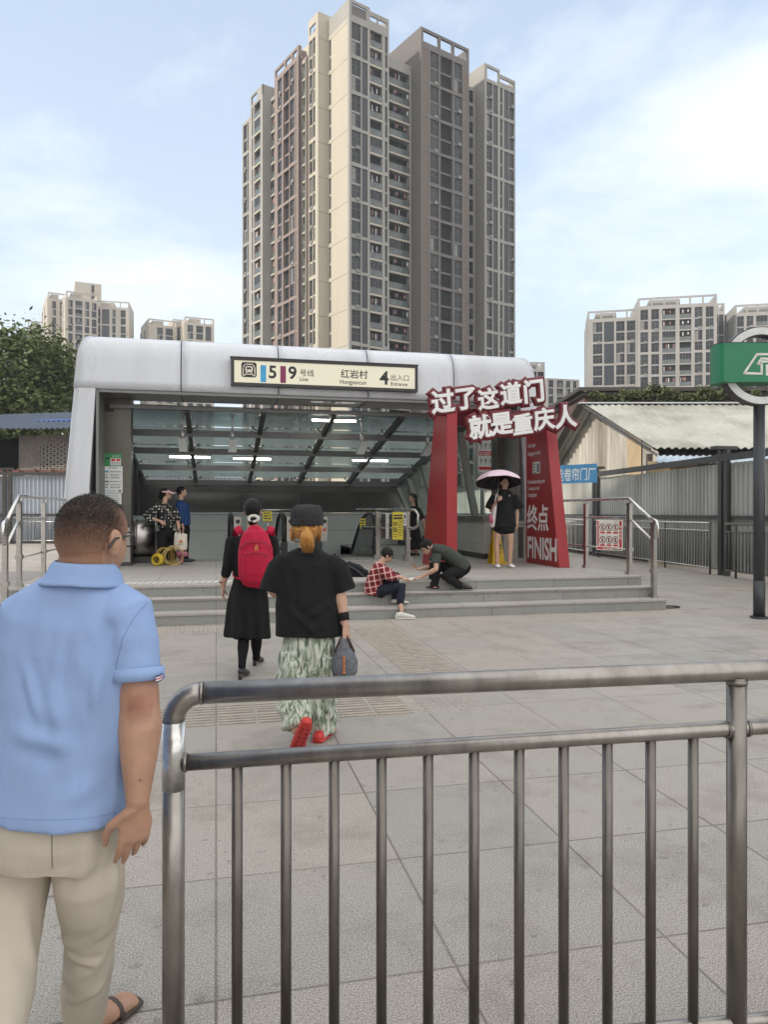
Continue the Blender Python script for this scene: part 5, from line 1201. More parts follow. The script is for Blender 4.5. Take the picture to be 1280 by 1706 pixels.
class Fig:
    def __init__(s, label, base, height, group=None):
        s.t = thing('person', label, 'person', base, 0, group); s.k = height / 1.68; s.J = {}
        s.body = MB()
    def head(s, c, f, skin_m=None, up=UP, wide=1.0, ears=True):
        """c: skull centre, f: facing direction"""
        k = s.k; f = V(f).normalized(); up = V(up); up = (up - f * up.dot(f)).normalized(); r = f.cross(up); s.hf, s.hr, s.hu, s.hc = f, r, up, V(c); ax = (r, f, up); c = V(c); b = s.body
        b.ell(c, (.074 * k * wide, .092 * k, .086 * k), ax, 20, 14)
        b.ell(c + f * .030 * k - up * .045 * k, (.060 * k * wide, .064 * k, .078 * k), ax, 18, 12)
        b.ell(c + f * .052 * k - up * .098 * k, (.030 * k, .030 * k, .024 * k), ax, 12, 8)
        b.tube([c + f * .086 * k - up * .012 * k, c + f * .103 * k - up * .050 * k], [(.008 * k, .008 * k), (.015 * k, .013 * k)], 8, side=r, rnd=True)
        b.ell(c + f * .085 * k - up * .082 * k, (.022 * k, .008 * k, .010 * k), ax, 10, 6)
        if ears:
            for q in (-1, 1): b.ell(c + r * q * .077 * k * wide - f * .004 * k - up * .032 * k + r * q * .004, (.008 * k, .019 * k, .032 * k), ((r + f * -.5 * q * q).normalized(), f, up), 10, 8)
        s.neck_top = c - up * .07 * k - f * .018 * k
    def face(s, brow=True):
        k, c, f, r, u = s.k, s.hc, s.hf, s.hr, s.hu; m = MB(); m.mi = 0
        for q in (-1, 1):
            m.ell(c + f * .0835 * k + r * q * .029 * k - u * .022 * k, (.013 * k, .006 * k, .0055 * k), (r, f, u), 10, 6)
            if brow: m.tube([c + f * .0865 * k + r * q * .014 * k - u * .004 * k, c + f * .079 * k + r * q * .045 * k - u * .002 * k], .0035 * k, 6)
        m.mi = 1; m.ell(c + f * .091 * k - u * .082 * k, (.020 * k, .005 * k, .0075 * k), (r, f, u), 10, 6)
        m.build('facial_features', [eye_m, lip], s.t)
    def arm(s, sh_, el, wr, ru=.043, rf=.036, rw=.025):
        k = s.k; b = s.body; sh_, el, wr = V(sh_), V(el), V(wr); m_ = lerp(el, wr, .3)
        sh_ = lerp(sh_, el, .10); b.tube([sh_, lerp(sh_, el, .35), lerp(sh_, el, .8), el, m_, lerp(el, wr, .65), wr], [ru * .80 * k, ru * .95 * k, ru * .92 * k, ru * .88 * k, rf * 1.08 * k, rf * .85 * k, (rw * 1.1 * k)], 12, rnd=True)
    def leg(s, hp, kn, an, rt=.075, rk=.050, rc=.052, ra=.034):
        k = s.k; s.body.tube([hp, lerp(V(hp), V(kn), .4), kn, lerp(V(kn), V(an), .3), lerp(V(kn), V(an), .7), an], [rt * k, rt * .92 * k, rk * k, rc * k, ra * 1.12 * k, ra * k], 12, rnd=True)
    def torso(s, secs, side):
        s.body.tube([p for p, a, b in secs], [(a * .80, b * .82) for p, a, b in secs], 16, side=side, rnd=True)
    def finish(s, m_=None, voxel=.007, smooth=3):
        return remesh(s.body, 'body', m_ or skin, s.t, voxel, smooth)
def shoe(fig, an, toe, mat, L_=.26, w_=.046, h_=.085, sole=None, name='shoe', pitch=0.0):
    """shoe from the heel behind the ankle to the toe; an: ankle at sole level"""
    toe = V(toe).normalized(); r = toe.cross(UP).normalized(); u = r.cross(toe).normalized(); k = fig.k; an = V(an); m = MB()
    secs = [(-.28, .62, .55), (-.20, .82, .95), (0.0, .85, 1.0), (.25, .95, .80), (.5, 1.05, .58), (.68, .92, .46), (.74, .55, .3)]
    m.tube([an + toe * (a * L_ * k) + u * (h_ * k * b * .5 + .012) for a, w2, b in secs], [(w_ * w2 * k, h_ * k * b * .5) for a, w2, b in secs], 14, side=r, rnd=True)
    o = remesh(m, name, mat, fig.t, .006, 2)
    if sole:
        q = MB(); q.tube([an + toe * (a * L_ * k) + u * .010 for a, w2, b in secs], [(w_ * w2 * 1.08 * k, .014) for a, w2, b in secs], 14, side=r, rnd=True); q.build('sole', sole, o, origin=fig.t.location)
    return o
def PJ(d):
    return lambda px, py, dd=0.0: PX(px, py, d + dd)
# ------------------------------------------------------------ 1. man in the blue polo, foreground
D = 1.90; J = PJ(D); mm = D / FPX
F = Fig('man in light blue polo shirt and beige trousers walking in the left foreground', Cm((80 - 640) / FPX * D, D, 0), 1.68)
k = F.k
hd = (FW + RT * .50 - UP * .04).normalized(); F.head(J(153, 881), hd, wide=1.10)
b = F.body; b.ell(J(150, 893), (.080, .088, .088), (F.hr, F.hf, F.hu), 20, 14)       # broad back of the head
for q, wv in ((-1, 1), (1, 1)):                                                       # larger ears seen from behind
    e = F.hc + F.hr * q * .088 - F.hf * .004 - F.hu * .036
    b.ell(e, (.009, .020, .036), ((F.hr - F.hf * .55 * q).normalized(), (F.hf + F.hr * .55 * q).normalized(), F.hu), 12, 8)
b.tube([J(152, 890), J(148, 930), J(142, 968), J(138, 1010)], [(.072, .078), (.070, .072), (.074, .072), (.10, .08)], 18, side=RT, rnd=True)
shR, shL = J(222, 1018, -.03), J(38, 1012, .03)
F.torso([(J(84, 1400), .15, .10), (J(100, 1280), .15, .10), (J(125, 1100), .16, .10), (J(134, 1010), .12, .08)], RT)
elR, wrR = J(231, 1178, -.05), J(229, 1332, -.10)
b.tube([J(216, 1050, -.02), J(225, 1095, -.04), J(230, 1150, -.05), elR, J(233, 1215, -.06), J(231, 1270, -.08), wrR], [.038, .043, .051, .051, .054, .043, (.030, .026)], 16, rnd=True)
hand(b, J(229, 1338, -.10), (RT * -.12 - UP * .98 + FW * .10), (RT * .62 - FW * .75), (-RT * .75 - FW * .5 + FW * .0), 1.06, .34, .8)
elL, wrL = J(10, 1200, .06), J(6, 1300, .25)
F.arm(J(48, 1045, .03), elL, wrL, .045, .045); hand(b, wrL, FW * .6 - UP * .5, UP, RT, 1.0)
man_skin = M('skin_man', (0.40, 0.23, 0.155), .46, 0, .12, 16, bump=.06, bscale=260, spec=.4)
_n = man_skin.node_tree.nodes; _l = man_skin.node_tree.links; _pb = _n['Principled BSDF']; _src = _pb.inputs['Base Color'].links[0].from_socket
_tc = _n.new('ShaderNodeTexCoord'); _nz = _n.new('ShaderNodeTexNoise'); _nz.inputs['Scale'].default_value = 22; _nz.inputs['Detail'].default_value = 5; _l.new(_tc.outputs['Object'], _nz.inputs['Vector'])
_mv = _n.new('ShaderNodeMixRGB'); _mv.inputs[0].default_value = .06; _l.new(_tc.outputs['Object'], _mv.inputs[1]); _l.new(_nz.outputs[1], _mv.inputs[2])
for _p, _r0, _r1, _am, _cl in ((J(228, 1183, -.105), .012, .040, .75, (.20, .085, .055, 1)), (J(236, 1165, -.10), .02, .07, .35, (.42, .17, .12, 1)), (J(233, 1300, -.12), .001, .005, .8, (.12, .05, .035, 1)), (J(221, 1205, -.11), .001, .004, .8, (.12, .05, .035, 1))):
    _vd = _n.new('ShaderNodeVectorMath'); _vd.operation = 'DISTANCE'; _l.new(_mv.outputs[0] if _r1 > .01 else _tc.outputs['Object'], _vd.inputs[0]); _q = (_p - F.t.location) * (.94 if _r1 > .01 else 1) + V((.03, .03, .03)) * (1 if _r1 > .01 else 0); _vd.inputs[1].default_value = _q
    _mr = _n.new('ShaderNodeMapRange'); _mr.inputs[1].default_value = _r0; _mr.inputs[2].default_value = _r1; _mr.inputs[3].default_value = _am; _mr.inputs[4].default_value = 0; _l.new(_vd.outputs['Value'], _mr.inputs[0])
    _mx = _n.new('ShaderNodeMixRGB'); _l.new(_mr.outputs[0], _mx.inputs[0]); _l.new(_src, _mx.inputs[1]); _mx.inputs[2].default_value = _cl; _src = _mx.outputs[0]
_l.new(_src, _pb.inputs['Base Color'])
man_body = F.finish(man_skin, .0045, 3)
# cropped hair: a thin cap hugging the skull, fading towards the neck
hm = bpy.data.materials.new('cropped_hair'); hm.use_nodes = True; n_ = hm.node_tree.nodes; l_ = hm.node_tree.links; pb = n_['Principled BSDF']; pb.inputs['Roughness'].default_value = .6; pb.inputs['Specular IOR Level'].default_value = .3
g_ = n_.new('ShaderNodeTexCoord'); sxz = n_.new('ShaderNodeSeparateXYZ'); l_.new(g_.outputs['Object'], sxz.inputs[0])
zf = n_.new('ShaderNodeMapRange'); zc = F.hc.z
zf.inputs[1].default_value = zc - .075; zf.inputs[2].default_value = zc + .035; zf.inputs[3].default_value = .06; zf.inputs[4].default_value = 1.0; l_.new(sxz.outputs[2], zf.inputs[0])
sp_ = n_.new('ShaderNodeTexNoise'); sp_.inputs['Scale'].default_value = 750; sp_.inputs['Detail'].default_value = 2; mpp = n_.new('ShaderNodeMapping'); mpp.inputs['Scale'].default_value = (1, 1, .35); l_.new(g_.outputs['Object'], mpp.inputs[0]); l_.new(mpp.outputs[0], sp_.inputs['Vector'])
sq = n_.new('ShaderNodeMapRange'); sq.inputs[1].default_value = .35; sq.inputs[2].default_value = .62; sq.inputs[3].default_value = .70; sq.inputs[4].default_value = 1.25; l_.new(sp_.outputs[0], sq.inputs[0])
mu_ = n_.new('ShaderNodeMath'); mu_.operation = 'MULTIPLY'; mu_.use_clamp = True; l_.new(zf.outputs[0], mu_.inputs[0]); l_.new(sq.outputs[0], mu_.inputs[1])
dt = n_.new('ShaderNodeVectorMath'); dt.operation = 'DOT_PRODUCT'; l_.new(g_.outputs['Object'], dt.inputs[0]); dt.inputs[1].default_value = F.hf
ft_ = n_.new('ShaderNodeMapRange'); of_ = (F.hc - F.t.location).dot(F.hf); ft_.inputs[1].default_value = of_ + .062; ft_.inputs[2].default_value = of_ - .005; ft_.inputs[3].default_value = .0; ft_.inputs[4].default_value = 1; l_.new(dt.outputs['Value'], ft_.inputs[0])
tp_ = n_.new('ShaderNodeMapRange'); tp_.inputs[1].default_value = zc - F.t.location.z + .03; tp_.inputs[2].default_value = zc - F.t.location.z + .07; l_.new(sxz.outputs[2], tp_.inputs[0])
mm2 = n_.new('ShaderNodeMath'); mm2.operation = 'MAXIMUM'; l_.new(ft_.outputs[0], mm2.inputs[0]); l_.new(tp_.outputs[0], mm2.inputs[1])
mm3 = n_.new('ShaderNodeMath'); mm3.operation = 'MULTIPLY'; l_.new(mu_.outputs[0], mm3.inputs[0]); l_.new(mm2.outputs[0], mm3.inputs[1]); mu_ = mm3
mxh = n_.new('ShaderNodeMixRGB'); mxh.inputs[1].default_value = (.33, .18, .12, 1); mxh.inputs[2].default_value = (.022, .017, .014, 1); l_.new(mu_.outputs[0], mxh.inputs[0]); l_.new(mxh.outputs[0], pb.inputs['Base Color'])
bpn = n_.new('ShaderNodeBump'); bpn.inputs['Strength'].default_value = .5; bpn.inputs['Distance'].default_value = .003; l_.new(sp_.outputs[0], bpn.inputs['Height']); l_.new(bpn.outputs[0], pb.inputs['Normal'])
def cap_shell(fig, cuts, grow, name, mat, seed=1, rough=.0015, n=56, m_=40, ctr=None, rad=None, ax=None):
    """shell over the skull; cuts(azimuth from face) gives its lower edge in head coordinates"""
    c = ctr or fig.hc; ax = ax or (fig.hr, fig.hf, fig.hu); mb = MB(); rows = []
    for i in range(m_ + 1):
        row = []
        for j in range(n + 1):
            p = 2 * pi * j / n; lo = cuts(p); t = pi / 2 + (lo - pi / 2) * (i / m_)
            q = c + ax[0] * (rad[0] * cos(t) * sin(p)) + ax[1] * (rad[1] * cos(t) * cos(p)) + ax[2] * (rad[2] * sin(t))
            g = grow * (1 if i < m_ else .2); row.append(q + (q - c).normalized() * (g + rough * noise.noise(q * 90)))
        rows.append(row)
    mb.grid(rows); o = mb.build(name, mat, fig.t, weld=True)
    return o
def hair_from_body(fig, body, cond, grow, name, mat, rough=.0012):
    """closely cropped hair: the skin of the head itself, lifted a hair's thickness"""
    me = body.data; o = fig.t.location; use = {}; mb = MB(); mb.smooth = True; vs = []; fs = []
    for p in me.polygons:
        if all(cond(me.vertices[i].co + o) for i in p.vertices):
            f = []
            for i in p.vertices:
                if i not in use:
                    use[i] = len(vs); v = me.vertices[i]; q = v.co + o; vs.append(q + v.normal * (grow + rough * noise.noise(q * 160)))
                f.append(use[i])
            fs.append(tuple(f))
    mb.add(vs, fs, True); return mb.build(name, mat, fig.t)
def hair_zone(p):
    q = p - F.hc; fx, rx, ux = q.dot(F.hf), q.dot(F.hr), q.dot(F.hu)
    if abs(rx) > .086 and -.085 < ux < .004 and -.032 < fx < .04: return False      # ears
    lo = -.088 if fx < -.02 else (-.030 if fx < .055 else .048)
    return ux > lo and q.length < .14
hair_o = hair_from_body(F, man_body, hair_zone, .0018, 'hair', hm)
rs = random.Random(11); hmb = MB(); hmb.smooth = False; me_ = hair_o.data; ol_ = V(F.t.location)     # short hairs standing on the scalp
ps2 = [p for p in me_.polygons]; ar = [p.area for p in ps2]
for p in rs.choices(ps2, ar, k=15000):
    c_ = p.center + ol_; q = c_ - F.hc; z_ = q.dot(F.hu); x_ = q.dot(F.hf)
    keep = max(0, min(1, (z_ + .055) / .085)) * (1 if z_ > .05 else max(0, min(1, (.06 - x_) / .05)))
    if rs.random() > keep: continue
    n__ = p.normal; dr_ = (n__ + (-F.hf * .25 - F.hu * .55 if z_ < .05 else F.hf * .5) + V((rs.uniform(-.4, .4), rs.uniform(-.4, .4), rs.uniform(-.4, .4)))).normalized(); s__ = n__.cross(dr_); s__ = s__.normalized() if s__.length > 1e-4 else RT
    c_ = c_ + V((rs.uniform(-.002, .002),) * 3); L__ = rs.uniform(.004, .008) * (.5 + .5 * keep)
    hmb.add([c_ - s__ * .00045, c_ + s__ * .00045, c_ + dr_ * L__], [(0, 1, 2)], False)
hmb.build('short_hair', M('short_hair', (.016, .012, .010), .5, 0, .5, 80, spec=.3), F.t)
# spectacles: temples over the ears and the right lens rim
m = MB()
for q in (-1, 1):
    e = F.hc + F.hr * q * .095
    m.tube([e - F.hf * .030 - F.hu * .045, e - F.hf * .012 - F.hu * .024, e + F.hf * .02 - F.hu * .018, e * 1.0 + F.hf * .078 - F.hr * q * .030 - F.hu * .014], [.0038, .0036, .0028, .0024], 8, rnd=True)
    cc = F.hc + F.hr * q * .036 + F.hf * .088 - F.hu * .026
    m.tube([cc + F.hr * (.026 * cos(a)) + F.hu * (.019 * sin(a)) for a in [2 * pi * i / 20 for i in range(21)]], .0022, 6)
m.build('spectacles', M('spectacle_metal', (.05, .048, .045), .25, .6), F.t)
# polo shirt
polo = cloth('polo_blue', (0.29, 0.405, 0.66), .05, 3, .35, 520, wr=.12)
TQ = [((143, 946), .072, .072), ((141, 960), .084, .080), ((138, 980), .120, .092), ((134, 1005), .165, .098), ((131, 1035), .196, .112), ((126, 1085), .203, .124), ((118, 1160), .197, .130), ((109, 1240), .193, .133), ((101, 1300), .196, .137), ((96, 1335), .199, .140), ((95, 1350), .198, .139)]
sm = MB(); sm.tube([J(*p) for p, a, c in TQ], [(a, c) for p, a, c in TQ], 28, side=(RT - FW * .12))
sm.tube([J(182, 1010, -.01), J(211, 1026, -.03), J(224, 1075, -.04), J(227, 1110, -.045), J(228, 1133, -.05)], [.066, .070, .066, .063, .062], 18)
sm.tube([J(78, 1008, .02), J(44, 1024, .03), J(22, 1090, .04), J(14, 1140, .05)], [.066, .070, .064, .060], 18)
axR = [(J(158, 1040, -.12), J(150, 1130, -.15)), (J(150, 1130, -.15), J(196, 1270, -.12)), (J(196, 1270, -.12), J(218, 1365, -.06)), (J(62, 1085, -.14), J(92, 1200, -.16)), (J(92, 1200, -.16), J(116, 1335, -.16)), (J(215, 1045, -.085), J(196, 1085, -.10)), (J(176, 1060, -.08), J(150, 1200, -.14)), (J(196, 1120, -.06), J(215, 1345, -.1)), (J(60, 1060, -.13), J(110, 1330, -.16)), (J(120, 1180, -.15), J(180, 1330, -.15)), (J(20, 1215, -.1), J(130, 1262, -.17)), (J(90, 1345, -.16), J(205, 1300, -.13)), (J(100, 1040, -.12), J(70, 1180, -.15)), (J(205, 1035, -.06), J(190, 1110, -.09)), (J(150, 1075, -.13), J(118, 1165, -.16)), (J(40, 1100, -.1), J(60, 1230, -.15))]
def fold_polo(p, n):
    d = V((0, 0, 0))
    for i, (a, b_) in enumerate(axR):
        ab = b_ - a; t = max(0, min(1, (p - a).dot(ab) / ab.length_squared)); w_ = (p - (a + ab * t)).length; sg_ = .015 + .007 * (i % 3)
        q = w_ / sg_
        if q < 4: d += n * ((.0085 * math.exp(-q * q) - .0050 * math.exp(-(q - 1.6) ** 2)) * sin(pi * min(1, .03 + t * .94)))
    return d
shirt_o = remesh(sm, 'polo_shirt', polo, F.t, .0065, 5, .0060, (7, 7, 3.0), 3, fold=fold_polo)
cm_ = MB(); rows = []
for i in range(7):                # stand-and-fall collar: rises round the neck, folds over and lies on the shoulders
    t = i / 6; row = []
    for j in range(41):
        a = 2 * pi * j / 40; front = max(0, cos(a - .25)); back = max(0, -cos(a))
        fall = (0, .006, .016, .026, .036, .045, .052)[i]; rx = (.0765, .0825, .087, .0915, .096, .101, .106)[i]; ry = (.0765, .081, .0845, .0875, .091, .095, .099)[i]
        row.append(J(146, 937) + RT * (-.010 * t) + RT * (rx * sin(a)) + FW * (ry * cos(a)) + UP * (-fall * (1 + .12 * abs(sin(a))) - .060 * front - .004 * sin(a)))
    rows.append(row)
cm_.grid(rows); co = cm_.build('collar', polo, F.t); sdd = co.modifiers.new('cloth', 'SOLIDIFY'); sdd.thickness = .004; sdd.offset = 1
cf = MB(); c0, c1 = J(228, 1112, -.045), J(228.5, 1134, -.05)
cf.tube([c0, lerp(c0, c1, .02), lerp(c0, c1, .5), c1, c1 + (c0 - c1) * .3], [.0625, .0665, .0668, .0662, .056], 28, caps=False); cf.build('sleeve_cuff', polo, F.t)
for i, mt_ in enumerate((M('stripe_navy', (.02, .025, .08), .8), M('stripe_white', (.7, .7, .7), .8), M('stripe_red', (.45, .03, .05), .8), M('stripe_white', (.7, .7, .7), .8), M('stripe_navy', (.02, .025, .08), .8))):
    m = MB(); z = lerp(c0, c1, .34 + i * .10); ring = [[], []]
    for j in range(12):
        a = -.50 + j * .085
        for q in (0, 1): ring[q].append(z + (c1 - c0) * (.09 * q) + RT * (.0678 * cos(a)) - FW * (.0678 * sin(a + .35)))
    m.grid(ring); m.build('sleeve_stripe', mt_, F.t)
# trousers
beige = cloth('trouser_beige', (0.49, 0.435, 0.36), .05, 3, .22, 420, wr=.10)
tm = MB(); tm.tube([J(94, 1345), J(90, 1385), J(88, 1412), J(87, 1430)], [(.175, .122), (.188, .130), (.186, .130), (.172, .122)], 26, side=RT)
anR = J(142, 1688, .26); anL = J(-10, 1745, -.22)
hpR, knR = J(147, 1425, .0), J(150, 1572, .10); hpL, knL = J(29, 1425, .0), J(14, 1590, -.08)
tm.tube([hpR, J(149, 1462, .0), J(151, 1500, .03), J(151, 1535, .07), knR, J(147, 1610, .14), J(143, 1650, .2), anR], [.090, .088, .083, .074, .066, .068, .066, .062], 22, side=RT, rnd=True)
tm.tube([hpL, J(26, 1462), J(21, 1500, -.02), J(17, 1545, -.05), knL, J(5, 1650, -.14), anL], [.090, .088, .084, .077, .071, .070, .064], 22, side=RT, rnd=True)
axT = [(J(85, 1455, -.12), J(160, 1440, -.12)), (J(85, 1465, -.12), J(20, 1445, -.12)), (J(110, 1570, .02), J(190, 1540, .02)), (J(112, 1590, .03), J(180, 1620, .05)), (J(108, 1630, .08), J(185, 1600, .05)), (J(150, 1400, -.1), J(130, 1500, -.1)), (J(205, 1420, -.05), J(165, 1560, .0)), (J(115, 1660, .12), J(180, 1645, .1)), (J(40, 1500, -.1), J(60, 1600, -.1)), (J(0, 1560, -.15), J(60, 1540, -.12)), (J(86, 1370, -.14), J(85, 1465, -.13))]
def fold_tr(p, n):
    d = V((0, 0, 0))
    for i, (a, b_) in enumerate(axT):
        ab = b_ - a; t = max(0, min(1, (p - a).dot(ab) / ab.length_squared)); q = (p - (a + ab * t)).length / (.014 + .005 * (i % 3))
        if q < 4: d += n * (((-.007 if i in (0, 1, 10) else .007) * math.exp(-q * q) - .003 * math.exp(-(q - 1.5) ** 2)) * sin(pi * min(1, .15 + t * .8)) ** .5)
    return d
trs_o = remesh(tm, 'trousers', beige, F.t, .0065, 4, .0045, (10, 10, 5), 8, fold=fold_tr)
from mathutils.bvhtree import BVHTree
def seam(o, pts, r, mat, name='seam'):
    off = V(F.t.location); bv = BVHTree.FromPolygons([v.co + off for v in o.data.vertices], [tuple(p.vertices) for p in o.data.polygons]); hits = []
    for (ax_, ay_), (bx_, by_) in zip(pts, pts[1:]):
        for i in range(12):
            q = PX(ax_ + (bx_ - ax_) * i / 12, ay_ + (by_ - ay_) * i / 12, 2.0); h, nn, _, _ = bv.ray_cast(V((0, 0, EYE)), (q - V((0, 0, EYE))).normalized())
            if h is not None: hits.append(h + nn * r * .3)
    if len(hits) > 3: mb = MB(); mb.tube(hits, r, 5); s_ = mb.build(name, mat, o, origin=off); return s_
sm_b = cloth('seam_blue', (.215, .315, .54), .05); sm_t = cloth('seam_beige', (.25, .215, .17), .05)
seam(shirt_o, [(243, 1006), (222, 1030), (205, 1062), (195, 1100), (191, 1140)], .0011, sm_b)
seam(shirt_o, [(2, 1362), (60, 1366), (140, 1364), (208, 1352)], .0008, sm_b, 'hem_stitching')

seam(trs_o, [(86, 1392), (86, 1425), (87, 1448)], .0014, sm_t)
m = MB(); bR = V((anR.x, anR.y, 0)); ft = (RT * .45 + FW * .9).normalized()
m2 = MB(); m2.tube([bR - ft * .07 + UP * .035, bR + UP * .05, bR + ft * .09 + UP * .04, bR + ft * .17 + UP * .025], [(.032, .03), (.036, .04), (.044, .03), (.04, .018)], 12, side=RT, rnd=True); remesh(m2, 'foot', man_skin, F.t, .006, 2)
m.tube([bR - ft * .085 + UP * .012, bR + UP * .012, bR + ft * .1 + UP * .012, bR + ft * .19 + UP * .012], [(.034, .012), (.038, .012), (.048, .012), (.04, .012)], 16, side=RT, rnd=True)
for q in (.0, .10): m.tube([bR + ft * q + ft.cross(UP) * (.046 * cos(a)) + UP * (.02 + (.072 - q * .25) * sin(a)) for a in [pi * i / 10 for i in range(11)]], [(.010, .004)] * 11, 8, side=ft)
m.build('sandal', M('sandal_brown', (.06, .04, .03), .5), F.t)
bL = V((anL.x, anL.y, 0.06)); m = MB(); m.tube([bL - FW * .05 + UP * .10, bL + UP * .04, bL + FW * .09 - UP * .02, bL + FW * .15 - UP * .035], [(.034, .02), (.04, .02), (.046, .018), (.04, .014)], 14, side=RT, rnd=True); m.build('sandal', M('sandal_brown', (.06, .04, .03), .5), F.t)
# ------------------------------------------------------------ generic dressed figure
def spine(F, pts, side): return pts
blackc = cloth('black_cloth', (0.012, 0.012, 0.013), .2, 4, .25, 200)
blackt = cloth('black_tshirt', (0.014, 0.014, 0.015), .2, 4, .25, 200)
# ------------------------------------------------------------ 2. woman with the red backpack
D = 7.2; J = PJ(D)
F = Fig('woman in long black dress wearing a red backpack, walking to the steps', Cm((418 - 640) / FPX * D, D), 1.70)
F.head(J(421, 848), FW + RT * .05, up=UP + FW * .05); F.neck = J(420, 880)
F.body.tube([J(421, 855), J(420, 885), J(420, 900)], [(.048, .05), (.05, .05), (.07, .06)], 14, side=RT, rnd=True)
shL, shR = J(386, 902), J(454, 902)
F.torso([(J(416, 1010), .14, .10), (J(417, 960), .12, .09), (J(419, 915), .15, .09), (J(420, 892), .08, .06)], RT)
elL, wrL = J(379, 945, -.02), J(371, 976, .02); elR, wrR = J(459, 948), J(462, 985, .1)
F.arm(shL, elL, wrL, .042, .035); F.arm(shR, elR, wrR, .042, .035)
hand(F.body, J(371, 979, .02), -UP + FW * .1, -RT, FW, .95, .4); hand(F.body, wrR, -UP + FW * .3, RT, FW, .95, .4)
F.leg(J(408, 1010), J(406, 1062, -.05), J(403, 1108, -.30), .05, .03, .03, .02); F.leg(J(428, 1010), J(427, 1060, .1), J(427, 1094, .25), .05, .03, .03, .02)
F.finish(skin_f, .008, 3)
tights = M('black_tights', (.006, .006, .0065), .75, spec=.15)
for a, b_, c_ in ((J(408, 1020), J(406, 1062, -.05), J(403, 1110, -.30)), (J(428, 1020), J(427, 1060, .1), J(427, 1096, .25))):
    m = MB(); m.tube([a, b_, lerp(b_, c_, .35), lerp(b_, c_, .75), c_], [.078, .056, .055, .040, .036], 12, rnd=True); m.build('tights', tights, F.t)
dm = MB()
dm.tube([J(420, 884), J(420, 893), J(419, 905), J(418, 935), J(416, 962), J(415, 985), J(414, 1010), J(413, 1040), J(412, 1060)], [(.06, .06), (.12, .085), (.185, .10), (.175, .115), (.15, .11), (.18, .13), (.20, .15), (.215, .165), (.225, .175)], 24, side=RT)
for a, b_, c_ in ((shL, elL, wrL), (shR, elR, wrR)): dm.tube([a, lerp(a, b_, .5), b_, lerp(b_, c_, .35)], [.060, .056, .052, .048], 14, rnd=True)
def fold_dress(p, n):
    q = p - F.t.location; a = math.atan2(q.dot(RT), -q.dot(FW)); z = q.z
    return n * (.014 * sin(a * 9 + z * 3) * max(0, min(1, (1.05 - z) / .6)))
remesh(dm, 'dress', blackc, F.t, .010, 4, .006, (9, 9, 4), 5, fold=fold_dress)
m = MB(); m.ell(J(421, 846), (.088, .104, .098), (F.hr, F.hf, F.hu), 20, 14); m.ell(J(421, 868, -.09), (.05, .045, .045), (RT, FW, UP), 14, 10); remesh(m, 'hair', hair_b, F.t, .008, 2, .003, (30, 30, 30))
m = MB()
for i in range(14):
    a = 2 * pi * i / 14; m.ell(J(421, 864, -.12) + RT * (.045 * cos(a)) + UP * (.028 * sin(a)) + RT * .008, (.017, .014, .015), (RT, FW, UP), 8, 6)
m.build('hair_scrunchie', M('white_scrunchie', (.62, .6, .56), .8), F.t)
m = MB(); m.tube([J(371, 970, .02) + RT * (.031 * cos(a)) + FW * (.031 * sin(a)) for a in [2 * pi * i / 14 for i in range(15)]], .008, 8); m.build('bracelet', M('bracelet_red', (.2, .03, .03), .4), F.t)
lea = M('black_leather', (.015, .015, .015), .3)
def heel(F, an, toe, lift=0.0):
    toe = V(toe).normalized(); r = toe.cross(UP).normalized(); m = MB(); h = .055
    m.tube([an - toe * .05 + UP * (h + .02), an + UP * (h + .015), an + toe * .07 + UP * .045, an + toe * .13 + UP * .028, an + toe * .17 + UP * .02], [(.026, .028), (.034, .035), (.04, .03), (.042, .024), (.03, .016)], 14, side=r, rnd=True)
    m.tube([an - toe * .05 + UP * (h), an - toe * .055 + UP * .0], [.022, .018], 10); o = m.build('shoe', lea, F.t); return o
f1 = J(403, 1116, -.32); heel(F, V((f1.x, f1.y, 0.0)), RT * .1 + FW); f2 = J(427, 1100, .30); heel(F, V((f2.x, f2.y, 0.0)), RT * .15 + FW)
# the backpack she carries
bk = thing('backpack', 'bright red backpack on the back of the woman in black', 'backpack', J(427, 972, -.2))
rb = cloth('backpack_red', (0.42, 0.012, 0.045), .06, 5, .2, 300, .6)
m = MB(); sec = [((427, 971), .135, .05), ((427, 962), .165, .085), ((426, 940), .172, .10), ((426, 915), .165, .095), ((425, 900), .145, .08), ((425, 887), .115, .06), ((425, 881), .07, .035)]
m.tube([J(*p, -.19) for p, a, c in sec], [(a, c) for p, a, c in sec], 22, side=RT, rnd=True); remesh(m, 'pack', rb, bk, .009, 3, .004, (14, 14, 9), 2)
m = MB(); sec = [((427, 967), .12, .03), ((427, 955), .140, .05), ((427, 932), .140, .05), ((427, 920), .12, .03)]
m.tube([J(*p, -.265) for p, a, c in sec], [(a, c) for p, a, c in sec], 20, side=RT, rnd=True); remesh(m, 'front_pocket', rb, bk, .009, 3, .003, (14, 14, 9), 4)
m = MB(); m.tube([J(400, 914, -.27), J(410, 905, -.29), J(427, 902, -.30), J(444, 905, -.29), J(453, 914, -.27)], .006, 6); m.tube([J(406, 925, -.31), J(427, 920, -.325), J(448, 925, -.31)], .005, 6); m.build('zip', M('zip_dark_red', (.25, .01, .03), .5), bk)
for x0, x1 in ((402, 393), (444, 452)):
    m = MB(); m.tube([J(x0 + (4 if x0 > 420 else -2), 890, -.12), J(x1 + (2 if x0 < 420 else 0), 878, -.10), J(x1, 882, .02), J(x1 - (2 if x0 < 420 else -2), 915, .12), J(x1, 960, .02), J(x0, 965, -.14)], [(.034, .008)] * 6, 10, side=RT); m.build('strap', rb, bk)
m = MB(); m.tube([J(421, 884, -.17), J(421, 875, -.17), J(429, 875, -.17), J(429, 884, -.17)], .007, 8); m.build('grab_loop', rb, bk)
